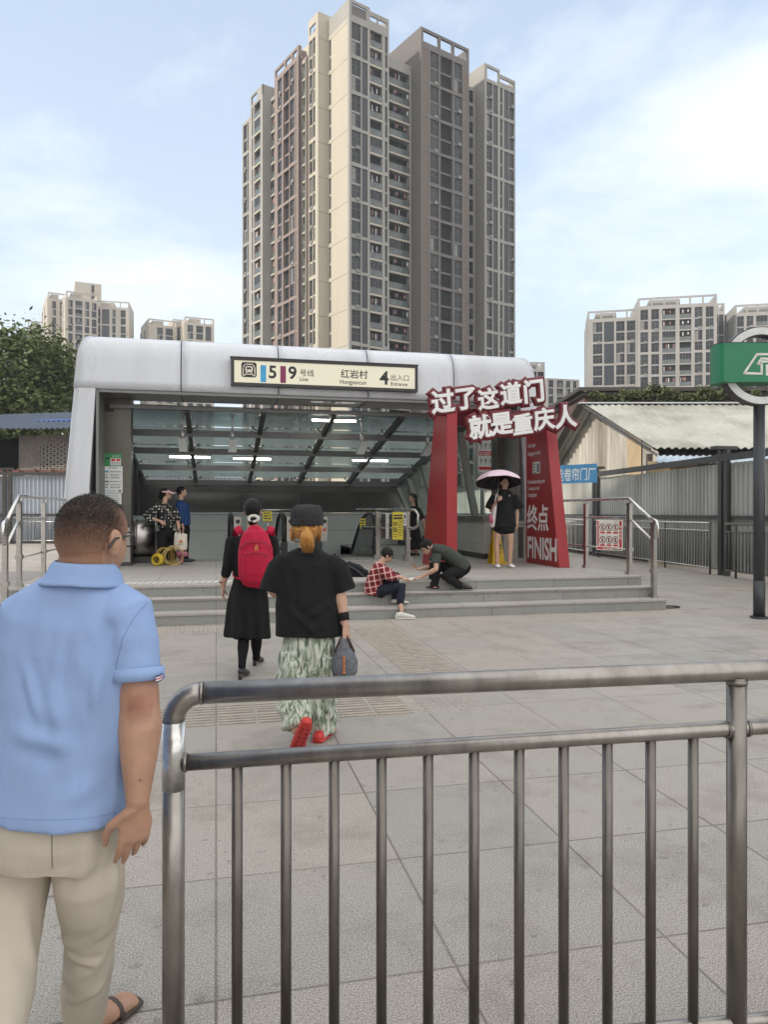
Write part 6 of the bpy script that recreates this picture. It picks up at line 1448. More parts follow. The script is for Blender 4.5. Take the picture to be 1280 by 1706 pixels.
P = Panel(J(427, 917, -.318), RT); P.stroke('g', [(-.008, 0), (-.008, .035), (.0, .048), (.012, .048), (.012, .03), (.0, .02)], .006, .004).stroke('g', [(.012, .03), (.012, 0)], .006, .004); P.build(bk, {'g': M('gold_logo', (.6, .35, .08), .4, .3)}, {'g': 'badge'})
# ------------------------------------------------------------ 3. woman with cap and patterned trousers
D = 5.0; J = PJ(D)
F = Fig('woman with dark cap, orange ponytail, black T-shirt and green patterned trousers', Cm((515 - 640) / FPX * D, D), 1.62)
F.head(J(511, 877), FW + RT * .12, wide=1.04)
F.body.tube([J(511, 885), J(511, 910), J(511, 928)], [(.05, .052), (.052, .052), (.08, .06)], 14, side=RT, rnd=True)
shL, shR = J(467, 938), J(557, 938)
F.torso([(J(515, 1085), .15, .11), (J(515, 1040), .14, .10), (J(512, 960), .16, .10), (J(511, 925), .08, .06)], RT)
elR, wrR = J(566, 985, -.02), J(574, 1036, -.06); elL, wrL = J(456, 985, .02), J(470, 992, .22)
F.arm(shR, elR, wrR, .045, .041, .029); F.arm(shL, elL, wrL, .045, .040, .028)
hand(F.body, J(576, 1041, -.07), -UP + RT * .08, RT * .8 - FW * .6, FW * .8 + RT * -.3 , 1.0, 1.15, .4, .2)
hand(F.body, J(471, 990, .24), FW * .8 + RT * .5, -RT * .4 - UP * .3, UP, .95, .8)
F.leg(J(494, 1085), J(490, 1150, -.03), J(493, 1216, -.18), .07, .05, .045, .033); F.leg(J(540, 1085), J(538, 1150, .06), J(535, 1222, .08), .07, .05, .045, .033)
F.finish(skin_f, .0065, 3)
tm = MB(); tm.tube([J(511, 912), J(511, 918), J(511, 926), J(512, 945), J(513, 975), J(514, 1010), J(516, 1045), J(516, 1060)], [(.06, .058), (.11, .075), (.165, .09), (.215, .115), (.215, .125), (.222, .130), (.232, .135), (.234, .136)], 26, side=RT)
tm.tube([J(545, 932), J(560, 948), J(568, 970), J(573, 985)], [.070, .082, .085, .084], 16); tm.tube([J(478, 932), J(463, 948), J(455, 970), J(451, 985)], [.070, .080, .080, .078], 16)
axW = [(J(560, 950, -.12), J(540, 1045, -.14)), (J(470, 950, -.12), J(490, 1050, -.14)), (J(515, 1030, -.14), J(560, 1000, -.12)), (J(475, 1010, -.13), J(520, 1050, -.14)), (J(530, 960, -.13), J(520, 1020, -.14))]
def fold_ts(p, n):
    d = V((0, 0, 0))
    for i, (a, b_) in enumerate(axW):
        ab = b_ - a; t = max(0, min(1, (p - a).dot(ab) / ab.length_squared)); q = (p - (a + ab * t)).length / .026
        if q < 4: d += n * (.012 * math.exp(-q * q) - .006 * math.exp(-(q - 1.6) ** 2))
    return d
remesh(tm, 't_shirt', blackt, F.t, .0085, 4, .007, (9, 9, 5), 6, fold=fold_ts)
# ikat pattern
pm = bpy.data.materials.new('ikat_cloth'); pm.use_nodes = True; n_ = pm.node_tree.nodes; l_ = pm.node_tree.links; pb = n_['Principled BSDF']; pb.inputs['Roughness'].default_value = .85; pb.inputs['Specular IOR Level'].default_value = .2
g_ = n_.new('ShaderNodeTexCoord'); mp_ = n_.new('ShaderNodeMapping'); mp_.inputs['Scale'].default_value = (1, 1, .20); l_.new(g_.outputs['Object'], mp_.inputs[0])
na = n_.new('ShaderNodeTexNoise'); na.inputs['Scale'].default_value = 52; na.inputs['Detail'].default_value = 5; na.inputs['Distortion'].default_value = .6; l_.new(mp_.outputs[0], na.inputs['Vector'])
cr = n_.new('ShaderNodeValToRGB'); e_ = cr.color_ramp.elements; e_[0].position = .36; e_[0].color = (.10, .135, .10, 1); e_[1].position = .62; e_[1].color = (.56, .57, .50, 1)
x_ = cr.color_ramp.elements.new(.47); x_.color = (.26, .32, .24, 1); x_ = cr.color_ramp.elements.new(.53); x_.color = (.48, .51, .43, 1); l_.new(na.outputs[0], cr.inputs[0]); l_.new(cr.outputs[0], pb.inputs['Base Color'])
tm = MB(); tm.tube([J(516, 1050), J(516, 1075), J(516, 1105)], [(.15, .10), (.185, .12), (.17, .12)], 24, side=RT, rnd=True)
kL = J(490, 1150, -.03); aL = J(493, 1213, -.16); kR = J(538, 1150, .06); aR = J(535, 1219, .08)
tm.tube([J(494, 1085), lerp(J(494, 1085), kL, .6), kL, lerp(kL, aL, .6), aL], [(.115, .12), (.115, .115), (.11, .11), (.108, .105), (.092, .095)], 20, side=RT)
tm.tube([J(540, 1085), lerp(J(540, 1085), kR, .6), kR, lerp(kR, aR, .6), aR], [(.118, .12), (.115, .115), (.108, .11), (.10, .10), (.082, .09)], 20, side=RT)
def fold_pt(p, n):
    q = p - F.t.location; return n * (.012 * sin(q.dot(RT) * 60 + 6 * noise.noise(q * 5)) * max(0, min(1, (1.0 - q.z) / .5)))
remesh(tm, 'trousers', pm, F.t, .009, 3, .010, (10, 10, 4), 9, fold=fold_pt)
# hair, ponytail, cap
oh = M('orange_hair', (.40, .17, .035), .42, 0, .35, 40, stretch=(6, 6, 1), bump=.5, bscale=120, col2=(.55, .27, .06))
m = MB(); m.ell(J(511, 880), (.086, .103, .093), (F.hr, F.hf, F.hu), 20, 14); m.tube([J(511, 884, -.10), J(511, 893, -.125), J(512, 905, -.13), J(512, 917, -.125)], [(.028, .03), (.042, .034), (.04, .03), (.012, .012)], 12, side=RT, rnd=True)
m.tube([J(490, 878, -.02), J(486, 893, .02), J(487, 902, .05)], [.02, .018, .006], 8, rnd=True); m.tube([J(532, 878, -.02), J(534, 895, .02)], [.02, .008], 8, rnd=True)
remesh(m, 'hair', oh, F.t, .0065, 1, .005, (55, 55, 10))
m = MB(); rs = random.Random(4); m.smooth = True
for i in range(170):
    a = rs.uniform(0, 2 * pi); o = RT * (.022 * cos(a)) + FW * (.02 * sin(a)); l_e = rs.uniform(0, 1); w_ = rs.uniform(-1, 1)
    p0 = J(511, 882, -.112) + o * .6; p1 = J(511, 894, -.135) + o * 1.9; p2 = J(512, 906 + 3 * w_, -.135) + o * (1.7 + .5 * w_); p3 = J(512 + 3 * w_, 914 + 8 * l_e, -.125) + o * (.7 + .6 * l_e)
    m.tube([p0, p1, p2, p3], [.0016, .0022, .0020, .0006], 4)
for i in range(120):
    q = rs.choice((-1, 1)); u_ = rs.uniform(0, 1); s0 = J(511 + q * (21 - 6 * u_), 872 + 5 * u_, -.03 - .07 * u_); s1 = J(511 + q * (16 - 4 * u_), 881, -.10); s2 = J(511 + q * 2, 883.5, -.118)
    m.tube([s0, s1 + V((rs.uniform(-.006, .006),) * 3), s2], [.0016, .002, .0014], 4)
for i in range(26):
    q = rs.choice((-1, 1)); s0 = J(511 + q * 21, 876, rs.uniform(-.05, .02)); m.tube([s0, s0 - UP * .04 + RT * q * rs.uniform(-.01, .012), s0 - UP * rs.uniform(.07, .13) + RT * q * rs.uniform(-.03, .01)], [.0012, .0014, .0005], 4)
m.build('hair_strand', oh, F.t); bpy.data.objects[-1] if False else None
m = MB(); m.ell(J(511, 884, -.108), (.02, .022, .018), (RT, FW, UP)); m.build('hair_tie', M('tie', (.05, .03, .02), .7), F.t)
capm = cloth('cap_grey', (.035, .035, .037), .25, 14, .3, 260)
m = MB(); m.tube([J(511, 869), J(511, 861), J(511, 853), J(510, 845), J(510, 842), J(510, 840.5)], [(.106, .113), (.112, .119), (.110, .117), (.096, .103), (.074, .08), (.03, .035)], 24, side=RT); m.tube([J(511, 876), J(511, 866)], [(.110, .118), (.114, .121)], 24, side=RT)
m.ell(J(511, 868, .09), (.08, .06, .012), (F.hr, F.hf, F.hu)); remesh(m, 'cap', capm, F.t, .007, 2, .0045, (26, 26, 26), 3)
m = MB(); w1, w2 = J(571, 1021, -.05), J(573.5, 1034, -.06); m.tube([w1, lerp(w1, w2, .5), w2], [.040, .040, .037], 16); m.build('wristband', blackt, F.t)
croc = M('red_clog', (.52, .035, .03), .5)
f2 = J(537, 1228, .05); b0 = V((f2.x, f2.y, 0)); tdir = (FW + RT * .25).normalized(); m = MB()
m.tube([b0 - tdir * .09 + UP * .04, b0 + UP * .042, b0 + tdir * .09 + UP * .04, b0 + tdir * .16 + UP * .03], [(.036, .035), (.042, .035), (.052, .036), (.046, .026)], 16, side=tdir.cross(UP), rnd=True); m.tube([b0 - tdir * .10 + UP * .014, b0 + tdir * .06 + UP * .014, b0 + tdir * .18 + UP * .014], [(.042, .014), (.054, .014), (.046, .014)], 16, side=tdir.cross(UP), rnd=True); m.build('clog', croc, F.t)
# the lifted left clog: its sole shows
h1, h2 = J(512, 1204, -.40), J(490, 1260, -.12); sd = (h2 - h1).normalized(); sn = (sd.cross(RT)).normalized()
if sn.dot(FW) > 0: sn = -sn
m = MB(); sx3 = sd.cross(sn).normalized()
m.tube([h1, lerp(h1, h2, .12), lerp(h1, h2, .5), lerp(h1, h2, .8), lerp(h1, h2, 1)], [(.03, .013), (.042, .015), (.040, .015), (.054, .015), (.03, .013)], 18, side=sx3, rnd=True); m.tube([lerp(h1, h2, .08) - sn * .03, lerp(h1, h2, .5) - sn * .035, lerp(h1, h2, .9) - sn * .025], [(.036, .028), (.042, .035), (.046, .026)], 14, side=sx3, rnd=True)
cl_ = m.build('clog', croc, F.t); m = MB()
for i in range(7):
    for q in (-1, 1):
        c_ = lerp(h1, h2, .14 + i * .12) + sx3 * q * .018 + sn * .0145; m.obox(c_, sd * .011, sx3 * .007, sn * .0012)
m.build('sole_tread', M('clog_tread', (.22, .015, .015), .6), cl_, origin=F.t.location)
m = MB(); h_ = J(474, 991, .27); m.obox(h_, RT * .036 + FW * .01, FW * .004, UP * .07); m.top('phone', M('phone_black', (.01, .01, .012), .15), 'black phone held by the woman with the cap', 'phone')
# handbag she carries
hb = thing('handbag', 'grey woven handbag with brown handles hanging from the hand of the woman with the cap', 'handbag', J(573, 1128, -.06))
gb = M('woven_grey', (.13, .14, .16), .8, 0, .3, 90, bump=.6, bscale=110)
m = MB(); m.tube([J(573, 1127, -.06), J(573, 1118, -.06), J(574, 1105, -.06), J(574, 1088, -.06), J(573, 1074, -.06), J(572, 1066, -.06)], [(.075, .06), (.090, .075), (.092, .08), (.075, .07), (.05, .055), (.028, .05)], 18, side=RT, rnd=True); remesh(m, 'bag', gb, hb, .006, 2, .006, (20, 20, 20), 3)
hnd = M('bag_handle', (.07, .03, .02), .5)
for o in (-.03, .03):
    m = MB(); m.tube([J(558, 1086, -.06 + o), J(566, 1068, -.06 + o), J(575, 1053, -.07), J(582, 1067, -.06 + o), J(590, 1086, -.06 + o)], .008, 8); m.build('handle', hnd, hb)
m = MB()
for i in range(6): m.ell(J(573, 1096 + i * 5, -.145), (.009 + .003 * (i % 2), .006, .012), (RT, FW, UP), 8, 6)
m.build('charm', M('bag_charm', (.45, .16, .08), .4, .2), hb)
# ------------------------------------------------------------ 4/5. two women waiting at the left, looking right
dotm = bpy.data.materials.new('polka_cloth'); dotm.use_nodes = True; n_ = dotm.node_tree.nodes; l_ = dotm.node_tree.links; pb = n_['Principled BSDF']; pb.inputs['Roughness'].default_value = .8
g_ = n_.new('ShaderNodeTexCoord'); vo = n_.new('ShaderNodeTexVoronoi'); vo.inputs['Scale'].default_value = 17; vo.inputs['Randomness'].default_value = .35; l_.new(g_.outputs['Object'], vo.inputs['Vector'])
mr = n_.new('ShaderNodeMapRange'); mr.inputs[1].default_value = .26; mr.inputs[2].default_value = .32; mr.inputs[3].default_value = 1; mr.inputs[4].default_value = 0; l_.new(vo.outputs['Distance'], mr.inputs[0])
mx = n_.new('ShaderNodeMixRGB'); mx.inputs[1].default_value = (.012, .012, .013, 1); mx.inputs[2].default_value = (.62, .60, .55, 1); l_.new(mr.outputs[0], mx.inputs[0]); l_.new(mx.outputs[0], pb.inputs['Base Color'])
D = 15.2; J = PJ(D); fd = (RT * .85 + FW * .5).normalized(); sdv = fd.cross(UP)     # sdv: her right side
F = Fig('woman in polka dot blouse and pink sun visor standing by the cable coils', V((J(275, 940).x, J(275, 940).y, ZP)), 1.66)
F.head(J(277, 822), fd); b = F.body
b.tube([J(276, 826), J(274, 838), J(273, 846)], [(.05, .05), (.05, .05), (.07, .07)], 12, side=sdv, rnd=True)
F.torso([(J(277, 890), .14, .10), (J(276, 868), .13, .10), (J(274, 848), .15, .10)], sdv)
sR, sL = J(262, 846, -.12), J(286, 846, .12)
F.arm(sR, J(246, 862, -.2), J(266, 868, -.25)); hand(b, J(267, 868, -.25), RT * .8 - UP * .5, -FW, -UP, .95, .8); F.arm(sL, J(296, 870, .0), J(299, 888, -.1)); hand(b, J(299, 889, -.1), -UP, RT, FW, .95, 1.2)
F.finish(skin_f, .009, 2)
m = MB(); m.tube([J(276, 838), J(275, 842), J(274, 848), J(275, 860), J(276, 872), J(277, 880)], [(.06, .06), (.11, .09), (.19, .13), (.21, .16), (.20, .17), (.19, .16)], 20, side=sdv)
m.tube([sR, J(253, 853, -.16), J(246, 861, -.2), J(250, 864, -.2)], [.085, .095, .105, .09], 14, rnd=True); m.tube([sL, J(292, 858, .05), J(295, 868, 0)], [.08, .09, .095], 14); remesh(m, 'blouse', dotm, F.t, .012, 2, .010, (9, 9, 6))
m = MB(); m.tube([J(277, 876), J(277, 888)], [(.17, .13), (.18, .14)], 16, side=sdv, rnd=True)
for o, x in ((-.09, 270), (.09, 284)): m.tube([J(x, 885, o), J(x, 905, o), J(x + 1, 933, o)], [.115, .11, .10], 14)
remesh(m, 'trousers', blackc, F.t, .012, 2, .006)
for o, x in ((-.1, 272), (.1, 286)): q = J(x, 940, o); shoe(F, V((q.x, q.y, ZP)), fd, M('shoe_grey', (.3, .29, .28), .6))
m = MB(); m.ell(J(274, 821), (.092, .105, .098), (F.hr, F.hf, F.hu)); m.ell(J(268, 827), .06, n=12, m=8); remesh(m, 'hair', hair_b, F.t, .01, 1, .008, (30, 30, 30))
vm = M('visor_pink', (.72, .50, .50), .5); m = MB(); rows = [[], []]
for i in range(13):
    a = -1.25 + 2.5 * i / 12; dd = fd * cos(a) + sdv * sin(a); p = F.hc + F.hu * .030 + dd * .095; rows[0].append(p); rows[1].append(p + dd * (.13 * cos(a * .75)) - UP * (.05 - .03 * cos(a)) + UP * .0)
m.grid(rows); m.tube([F.hc + F.hu * .03 + (F.hf * cos(a) + F.hr * sin(a)) * .106 for a in [2 * pi * i / 20 for i in range(21)]], [(.004, .016)] * 21, 8); vo_ = m.build('sun_visor', vm, F.t); vo_.modifiers.new('s', 'SOLIDIFY').thickness = .004
m = MB(); m.tube([J(266, 842, -.13), J(274, 846, -.2), J(283, 854, -.18), J(289, 866, -.05)], [(.014, .004)] * 4, 8); m.build('bag_strap', M('strap_beige', (.42, .32, .24), .7), F.t)
D = 15.75; J = PJ(D)
F = Fig('woman in dark blue jacket and black trousers standing behind the polka dot woman', V((J(305, 938).x, J(305, 938).y, ZP)), 1.66); b = F.body; fd = (RT * .9 + FW * .42).normalized(); sdv = fd.cross(UP)
F.head(J(303, 818), fd); b.tube([J(302, 823), J(301, 835), J(301, 842)], [(.05, .05), (.05, .05), (.08, .07)], 12, side=sdv, rnd=True)
F.torso([(J(304, 885), .14, .10), (J(303, 845), .15, .1)], sdv); sR, sL = J(297, 843, -.14), J(309, 843, .14)
F.arm(sR, J(299, 864, -.2), J(305, 880, -.2)); F.arm(sL, J(312, 862, .1), J(312, 880, .1)); hand(b, J(305, 881, -.2), -UP, RT, FW, .95, .6); hand(b, J(312, 881, .1), -UP, RT, FW, .95, .6); F.finish(skin_f, .009, 2)
m = MB(); m.tube([J(301, 833), J(301, 838), J(302, 846), J(304, 862), J(305, 876), J(306, 878)], [(.06, .06), (.13, .09), (.20, .135), (.19, .15), (.19, .155), (.19, .155)], 20, side=sdv); m.tube([sR, J(298, 856, -.19), J(300, 868, -.22)], [.075, .072, .065], 14, rnd=True); m.tube([sL, J(311, 856, .14), J(312, 868, .1)], [.075, .07, .065], 14, rnd=True)
remesh(m, 'jacket', cloth('jacket_blue', (.022, .055, .16), .1), F.t, .012, 2, .008)
m = MB(); m.tube([J(305, 870), J(306, 885)], [(.16, .13), (.17, .13)], 16, side=sdv, rnd=True)
for o, x in ((-.1, 303), (.1, 308)): m.tube([J(x, 883, o), J(x, 908, o), J(x, 931, o)], [.10, .085, .075], 14)
remesh(m, 'trousers', blackc, F.t, .012, 2, .006)
for o, x in ((-.1, 305), (.1, 310)): q = J(x, 938, o); shoe(F, V((q.x, q.y, ZP)), fd, lea)
m = MB(); m.ell(J(301.5, 817), (.088, .102, .095), (F.hr, F.hf, F.hu)); m.ell(J(296, 821), .045, n=12, m=8); remesh(m, 'hair', hair_b, F.t, .01, 1, .006, (30, 30, 30))
# tote bag in her hand, pink bundle below
D = 14.95; J = PJ(D); tb = thing('tote_bag', 'cream canvas tote bag with orange logo held by the polka dot woman', 'bag', J(301, 917))
m = MB(); m.tube([J(301, 917), J(301, 914), J(301, 903), J(301, 893), J(302, 888)], [(.115, .05), (.135, .065), (.14, .07), (.135, .045), (.13, .02)], 18, side=RT, rnd=False); remesh(m, 'bag', cloth('canvas_cream', (.60, .55, .47), .06), tb, .009, 2, .008, (12, 12, 8))
m = MB()
for o in (-.03, .03): m.tube([J(296, 892) + FW * o, J(297, 886) + FW * o, J(299.5, 880), J(302, 886) + FW * o, J(303, 892) + FW * o], .007, 6)
m.build('handle', black, tb)
P = Panel(J(297, 909, -.078), RT); P.ring('o', .05, .085, .012, .034, .0).rect('o', .035, .045, .05, .09, .001).lines('k', .0, .10, .035, 1, 1, .014, .0); P.build(tb, {'o': M('logo_orange', (.6, .18, .04), .6), 'k': ink}, {'o': 'logo', 'k': 'printing'})
m = MB(); q = J(303, 922); m.ell(q, (.13, .08, .055), (RT, FW, UP)); m.ell(q + RT * .06 - UP * .02, (.09, .07, .05), (RT, FW, UP)); m.box(q.x - .03, q.x + .03, q.y - .03, q.y + .03, ZP + .02, q.z); pbn = thing('pink_bundle', 'pink cloth bundle below the cream tote bag', 'bundle', V((q.x, q.y, ZP))); remesh(m, 'cloth', cloth('pink_cloth', (.32, .12, .15), .3, 12), pbn, .012, 1, .015, (14, 14, 14))
# cables
ym = M('cable_yellow', (.55, .40, .02), .45, 0, .12, 20); om = M('cable_ochre', (.42, .28, .05), .5, 0, .15, 20)
J = PJ(14.7); rnd = random.Random(5); cc = J(262, 934); 
def coil(name, label, c, R_, r, turns, mat, tilt, spread, grp='yellow cable coils on the platform'):
    m = MB(); ax1 = (RT * cos(tilt) + FW * sin(tilt)).normalized(); nrm = ax1.cross(UP)
    for t in range(turns):
        o = nrm * ((t / max(1, turns - 1) - .5) * spread); rr = R_ * rnd.uniform(.86, 1.05); tl = rnd.uniform(-.12, .12)
        pts = [c + o + ax1 * (rr * cos(a)) + (UP + nrm * tl).normalized() * (rr * sin(a)) for a in [2 * pi * i / 28 for i in range(29)]]
        dz = min(p.z for p in pts) - r - ZP
        m.tube([p - UP * min(0, dz) for p in pts], r, 7)
    return m.top(name, mat, label, 'cable coil', grp)
coil('cable_coil', 'tight bright yellow cable roll facing the steps', J(262, 933), .105, .016, 9, ym, -.25, .10)
coil('cable_coil', 'loose ochre cable loops behind the tight yellow roll', J(277, 928, .25), .17, .008, 8, om, .9, .30)
coil('cable_coil', 'thin wide pale cable loops leaning over the ochre loops', J(288, 927, .15), .19, .006, 5, M('cable_pale', (.5, .36, .14), .5), .55, .2)
# ------------------------------------------------------------ 6. boy in red plaid shirt sitting on the steps
plaid = bpy.data.materials.new('red_plaid'); plaid.use_nodes = True; n_ = plaid.node_tree.nodes; l_ = plaid.node_tree.links; pb = n_['Principled BSDF']; pb.inputs['Roughness'].default_value = .85
g_ = n_.new('ShaderNodeTexCoord'); rot = n_.new('ShaderNodeMapping'); rot.inputs['Rotation'].default_value = (0.1, .18, YAW); l_.new(g_.outputs['Object'], rot.inputs[0]); sxz = n_.new('ShaderNodeSeparateXYZ'); l_.new(rot.outputs[0], sxz.inputs[0])
def stripe(src, per, lo, hi):
    a = n_.new('ShaderNodeMath'); a.operation = 'MULTIPLY'; a.inputs[1].default_value = 1 / per; l_.new(src, a.inputs[0]); f_ = n_.new('ShaderNodeMath'); f_.operation = 'FRACT'; l_.new(a.outputs[0], f_.inputs[0])
    g1 = n_.new('ShaderNodeMath'); g1.operation = 'GREATER_THAN'; g1.inputs[1].default_value = lo; l_.new(f_.outputs[0], g1.inputs[0]); g2 = n_.new('ShaderNodeMath'); g2.operation = 'LESS_THAN'; g2.inputs[1].default_value = hi; l_.new(f_.outputs[0], g2.inputs[0])
    p_ = n_.new('ShaderNodeMath'); p_.operation = 'MULTIPLY'; l_.new(g1.outputs[0], p_.inputs[0]); l_.new(g2.outputs[0], p_.inputs[1]); return p_.outputs[0]
prev = None
def over(prev, fac, col, amt):
    x = n_.new('ShaderNodeMixRGB'); q = n_.new('ShaderNodeMath'); q.operation = 'MULTIPLY'; q.inputs[1].default_value = amt; l_.new(fac, q.inputs[0]); l_.new(q.outputs[0], x.inputs[0])
    if isinstance(prev, tuple): x.inputs[1].default_value = prev
    else: l_.new(prev, x.inputs[1])
    x.inputs[2].default_value = (*col, 1); return x.outputs[0]
c_ = over((.33, .012, .02, 1), stripe(sxz.outputs[0], .085, .1, .5), (.06, .008, .014), .6); c_ = over(c_, stripe(sxz.outputs[2], .085, .1, .5), (.06, .008, .014), .6)
c_ = over(c_, stripe(sxz.outputs[0], .085, .70, .82), (.75, .68, .6), .75); c_ = over(c_, stripe(sxz.outputs[2], .085, .70, .82), (.75, .68, .6), .75); l_.new(c_, pb.inputs['Base Color'])
D = 11.1; J = PJ(D); fd = (RT * .95 + FW * .1).normalized(); sdv = fd.cross(UP)     # faces right; his right side is towards us
F = Fig('boy in red plaid shirt sitting on the steps with a sketch sheet', J(632, 992), 1.55); b = F.body
F.head(J(646, 923), (RT * .86 + FW * .15 - UP * .42), up=UP + RT * .4)
b.tube([J(643, 926), J(637, 936), J(632, 943)], [(.047, .05), (.05, .05), (.07, .07)], 12, side=sdv, rnd=True)
F.torso([(J(627, 982), .13, .10), (J(625, 965), .13, .10), (J(630, 945), .14, .09)], sdv)
sR, sL = J(634, 948, -.14), J(640, 948, .14)
eR, wR = J(650, 962, -.18), J(668, 962, -.10); eL, wL = J(655, 958, .12), J(672, 962, .03)
F.arm(sR, eR, wR, .036, .03); F.arm(sL, eL, wL, .036, .03); hand(b, J(669, 963, -.10), RT * .9 - UP * .2, UP, -FW, .9, .8); hand(b, J(673, 963, .03), RT * .9 - UP * .2, UP, -FW, .9, .8)
b.tube([J(667, 1000, -.30), J(669, 1018, -.36)], [.036, .032], 12, rnd=True)
F.finish(skin_f, .007, 2)
m = MB(); m.tube([J(634, 938), J(632, 943), J(629, 952), J(625, 966), J(622, 980), J(621, 990)], [(.06, .06), (.12, .085), (.165, .115), (.165, .125), (.16, .13), (.155, .13)], 20, side=sdv)
m.tube([sR, J(643, 956, -.17), eR, lerp(eR, wR, .5)], [.068, .066, .062, .054], 14, rnd=True); m.tube([sL, J(648, 954, .14), eL, lerp(eL, wL, .5)], [.068, .066, .06, .05], 14, rnd=True); remesh(m, 'plaid_shirt', plaid, F.t, .009, 2, .008, (10, 10, 10))
m = MB(); hp = J(630, 983); kn1, an1 = J(671, 978, -.22), J(667, 1003, -.30); kn2, an2 = J(660, 958, .05), J(659, 995, .02)
m.tube([J(626, 982), J(634, 984)], [(.14, .11), (.14, .11)], 16, side=sdv, rnd=True); m.tube([J(632, 984, -.08), lerp(hp, kn1, .6), kn1, lerp(kn1, an1, .5), an1], [.085, .078, .066, .058, .056], 14, rnd=True); m.tube([J(632, 982, .08), lerp(hp, kn2, .6), kn2, lerp(kn2, an2, .5), an2], [.085, .078, .064, .058, .055], 14, rnd=True)
remesh(m, 'trousers', cloth('navy_trousers', (.018, .02, .032), .15), F.t, .009, 2, .007, (12, 12, 12))
wsh = M('trainer_white', (.58, .56, .52), .6, 0, .25, 40); q = J(669, 1024, -.42); sp_o = shoe(F, V((q.x, q.y, 0.002)), RT + FW * .1, wsh, .28, .048, .10, M('trainer_sole', (.6, .58, .54), .6)); q = J(661, 1002, .0); shoe(F, V((q.x, q.y, .162)), RT, wsh, .26, .046, .085)
m = MB(); m.ell(F.hc + F.hu * .012 - F.hf * .012, (.083, .096, .090), (F.hr, F.hf, F.hu)); remesh(m, 'hair', hair_b, F.t, .007, 1, .006, (50, 50, 50)); F.face()
m = MB()
for q in (-1, 1):
    cc = F.hc + F.hr * q * .032 * F.k + F.hf * .094 * F.k - F.hu * .022 * F.k; m.tube([cc + F.hr * (.024 * cos(a)) + F.hu * (.019 * sin(a)) for a in [2 * pi * i / 12 for i in range(13)]], .003, 6); m.tube([cc + F.hr * q * .024, F.hc + F.hr * q * .08 * F.k - F.hu * .02], .003, 6)
m.build('spectacles', black, F.t)
# ------------------------------------------------------------ 7. boy crouching, dark green T-shirt
D = 11.75; J = PJ(D); fd = (-RT * .95 - FW * .15).normalized(); sdv = fd.cross(UP)   # faces left; his left side is towards us
F = Fig('young man in dark green T-shirt crouching on the steps over a phone', J(740, 984), 1.68); b = F.body
F.head(J(710, 910), (-RT * .72 - FW * .25 - UP * .55), up=UP - RT * .5); nk = J(722, 913)
b.tube([J(714, 911), J(722, 913), J(730, 916)], [(.05, .05), (.052, .055), (.07, .07)], 12, side=sdv, rnd=True)
F.torso([(J(764, 945), .13, .10), (J(750, 925), .14, .10), (J(733, 916), .15, .09)], sdv)
sL, sR = J(727, 925, -.17), J(728, 920, .17); eL, wL = J(727, 948, -.27), J(703, 961, -.2); eR, wR = J(716, 945, .12), J(700, 948, .0)
F.arm(sL, eL, wL, .044, .037); F.arm(sR, eR, wR, .044, .037); hand(b, J(702, 961, -.2), -RT * .9 - UP * .1, UP, -FW * .8, .95, .7); hand(b, J(699, 948, .0), -RT * .9 + UP * .1, -UP, FW, .95, .9); F.finish(skin_f, .007, 2)
m = MB(); m.tube([J(720, 911), J(726, 914), J(733, 918), J(744, 922), J(756, 930), J(768, 941), J(774, 948)], [(.062, .062), (.13, .085), (.18, .115), (.18, .12), (.17, .125), (.165, .13), (.16, .12)], 20, side=sdv)
m.tube([sL, lerp(sL, eL, .35), lerp(sL, eL, .62)], [.078, .074, .072], 14); m.tube([sR, lerp(sR, eR, .35), lerp(sR, eR, .62)], [.078, .074, .07], 14); remesh(m, 't_shirt', cloth('dark_green_cloth', (.052, .058, .05), .1), F.t, .009, 2, .008, (10, 10, 10))
m = MB()
for i in range(2): m.tube([nk + (sdv * cos(a) * .068 + (UP * .9 + RT * .4).normalized() * sin(a) * .066) + RT * (.014 * i) for a in [2 * pi * j / 18 for j in range(19)]], .012, 8)
m.build('neckerchief', M('neck_red', (.36, .02, .03), .8), F.t)
m = MB(); m.tube([J(772, 945), J(762, 952)], [(.16, .12), (.155, .12)], 16, side=sdv, rnd=True)
kA, aA = J(720, 942, .12), J(722, 976, .12); kB, aB = J(738, 958, -.22), J(768, 976, -.16)
m.tube([J(766, 950, .09), lerp(J(766, 950), kA, .6), kA, lerp(kA, aA, .5), aA], [.10, .085, .070, .066, .060], 14, rnd=True); m.tube([J(766, 952, -.09), lerp(J(766, 952, -.1), kB, .6), kB, lerp(kB, aB, .45), aB], [.10, .088, .072, .068, .058], 14, rnd=True)
m.tube([J(728, 944, -.05), J(724, 974, -.12)], [.078, .066], 14, rnd=True)
remesh(m, 'trousers', blackc, F.t, .009, 2, .007, (12, 12, 12))
q = J(722, 980, -.1); so_ = shoe(F, V((q.x, q.y, .322)), -RT, lea, .28, .048, .085); q = J(768, 984, -.16); shoe(F, V((q.x, q.y, .325)), RT * .55 - UP * .0 - FW * .2, lea, .24, .048, .12)
P = Panel(J(722, 979, -.19), RT); P.rect('r', .0, .06, 0, .012).build(F.t, {'r': M('shoe_patch', (.6, .25, .22), .6)}, {'r': 'shoe_patch'})
m = MB(); m.ell(F.hc + F.hu * .016 - F.hf * .014, (.090, .104, .096), (F.hr, F.hf, F.hu)); m.ell(F.hc + F.hf * .050 + F.hu * .056, (.062, .028, .030), (F.hr, F.hf, F.hu)); remesh(m, 'hair', hair_b, F.t, .0065, 1, .013, (38, 38, 38)); F.face()
m = MB()
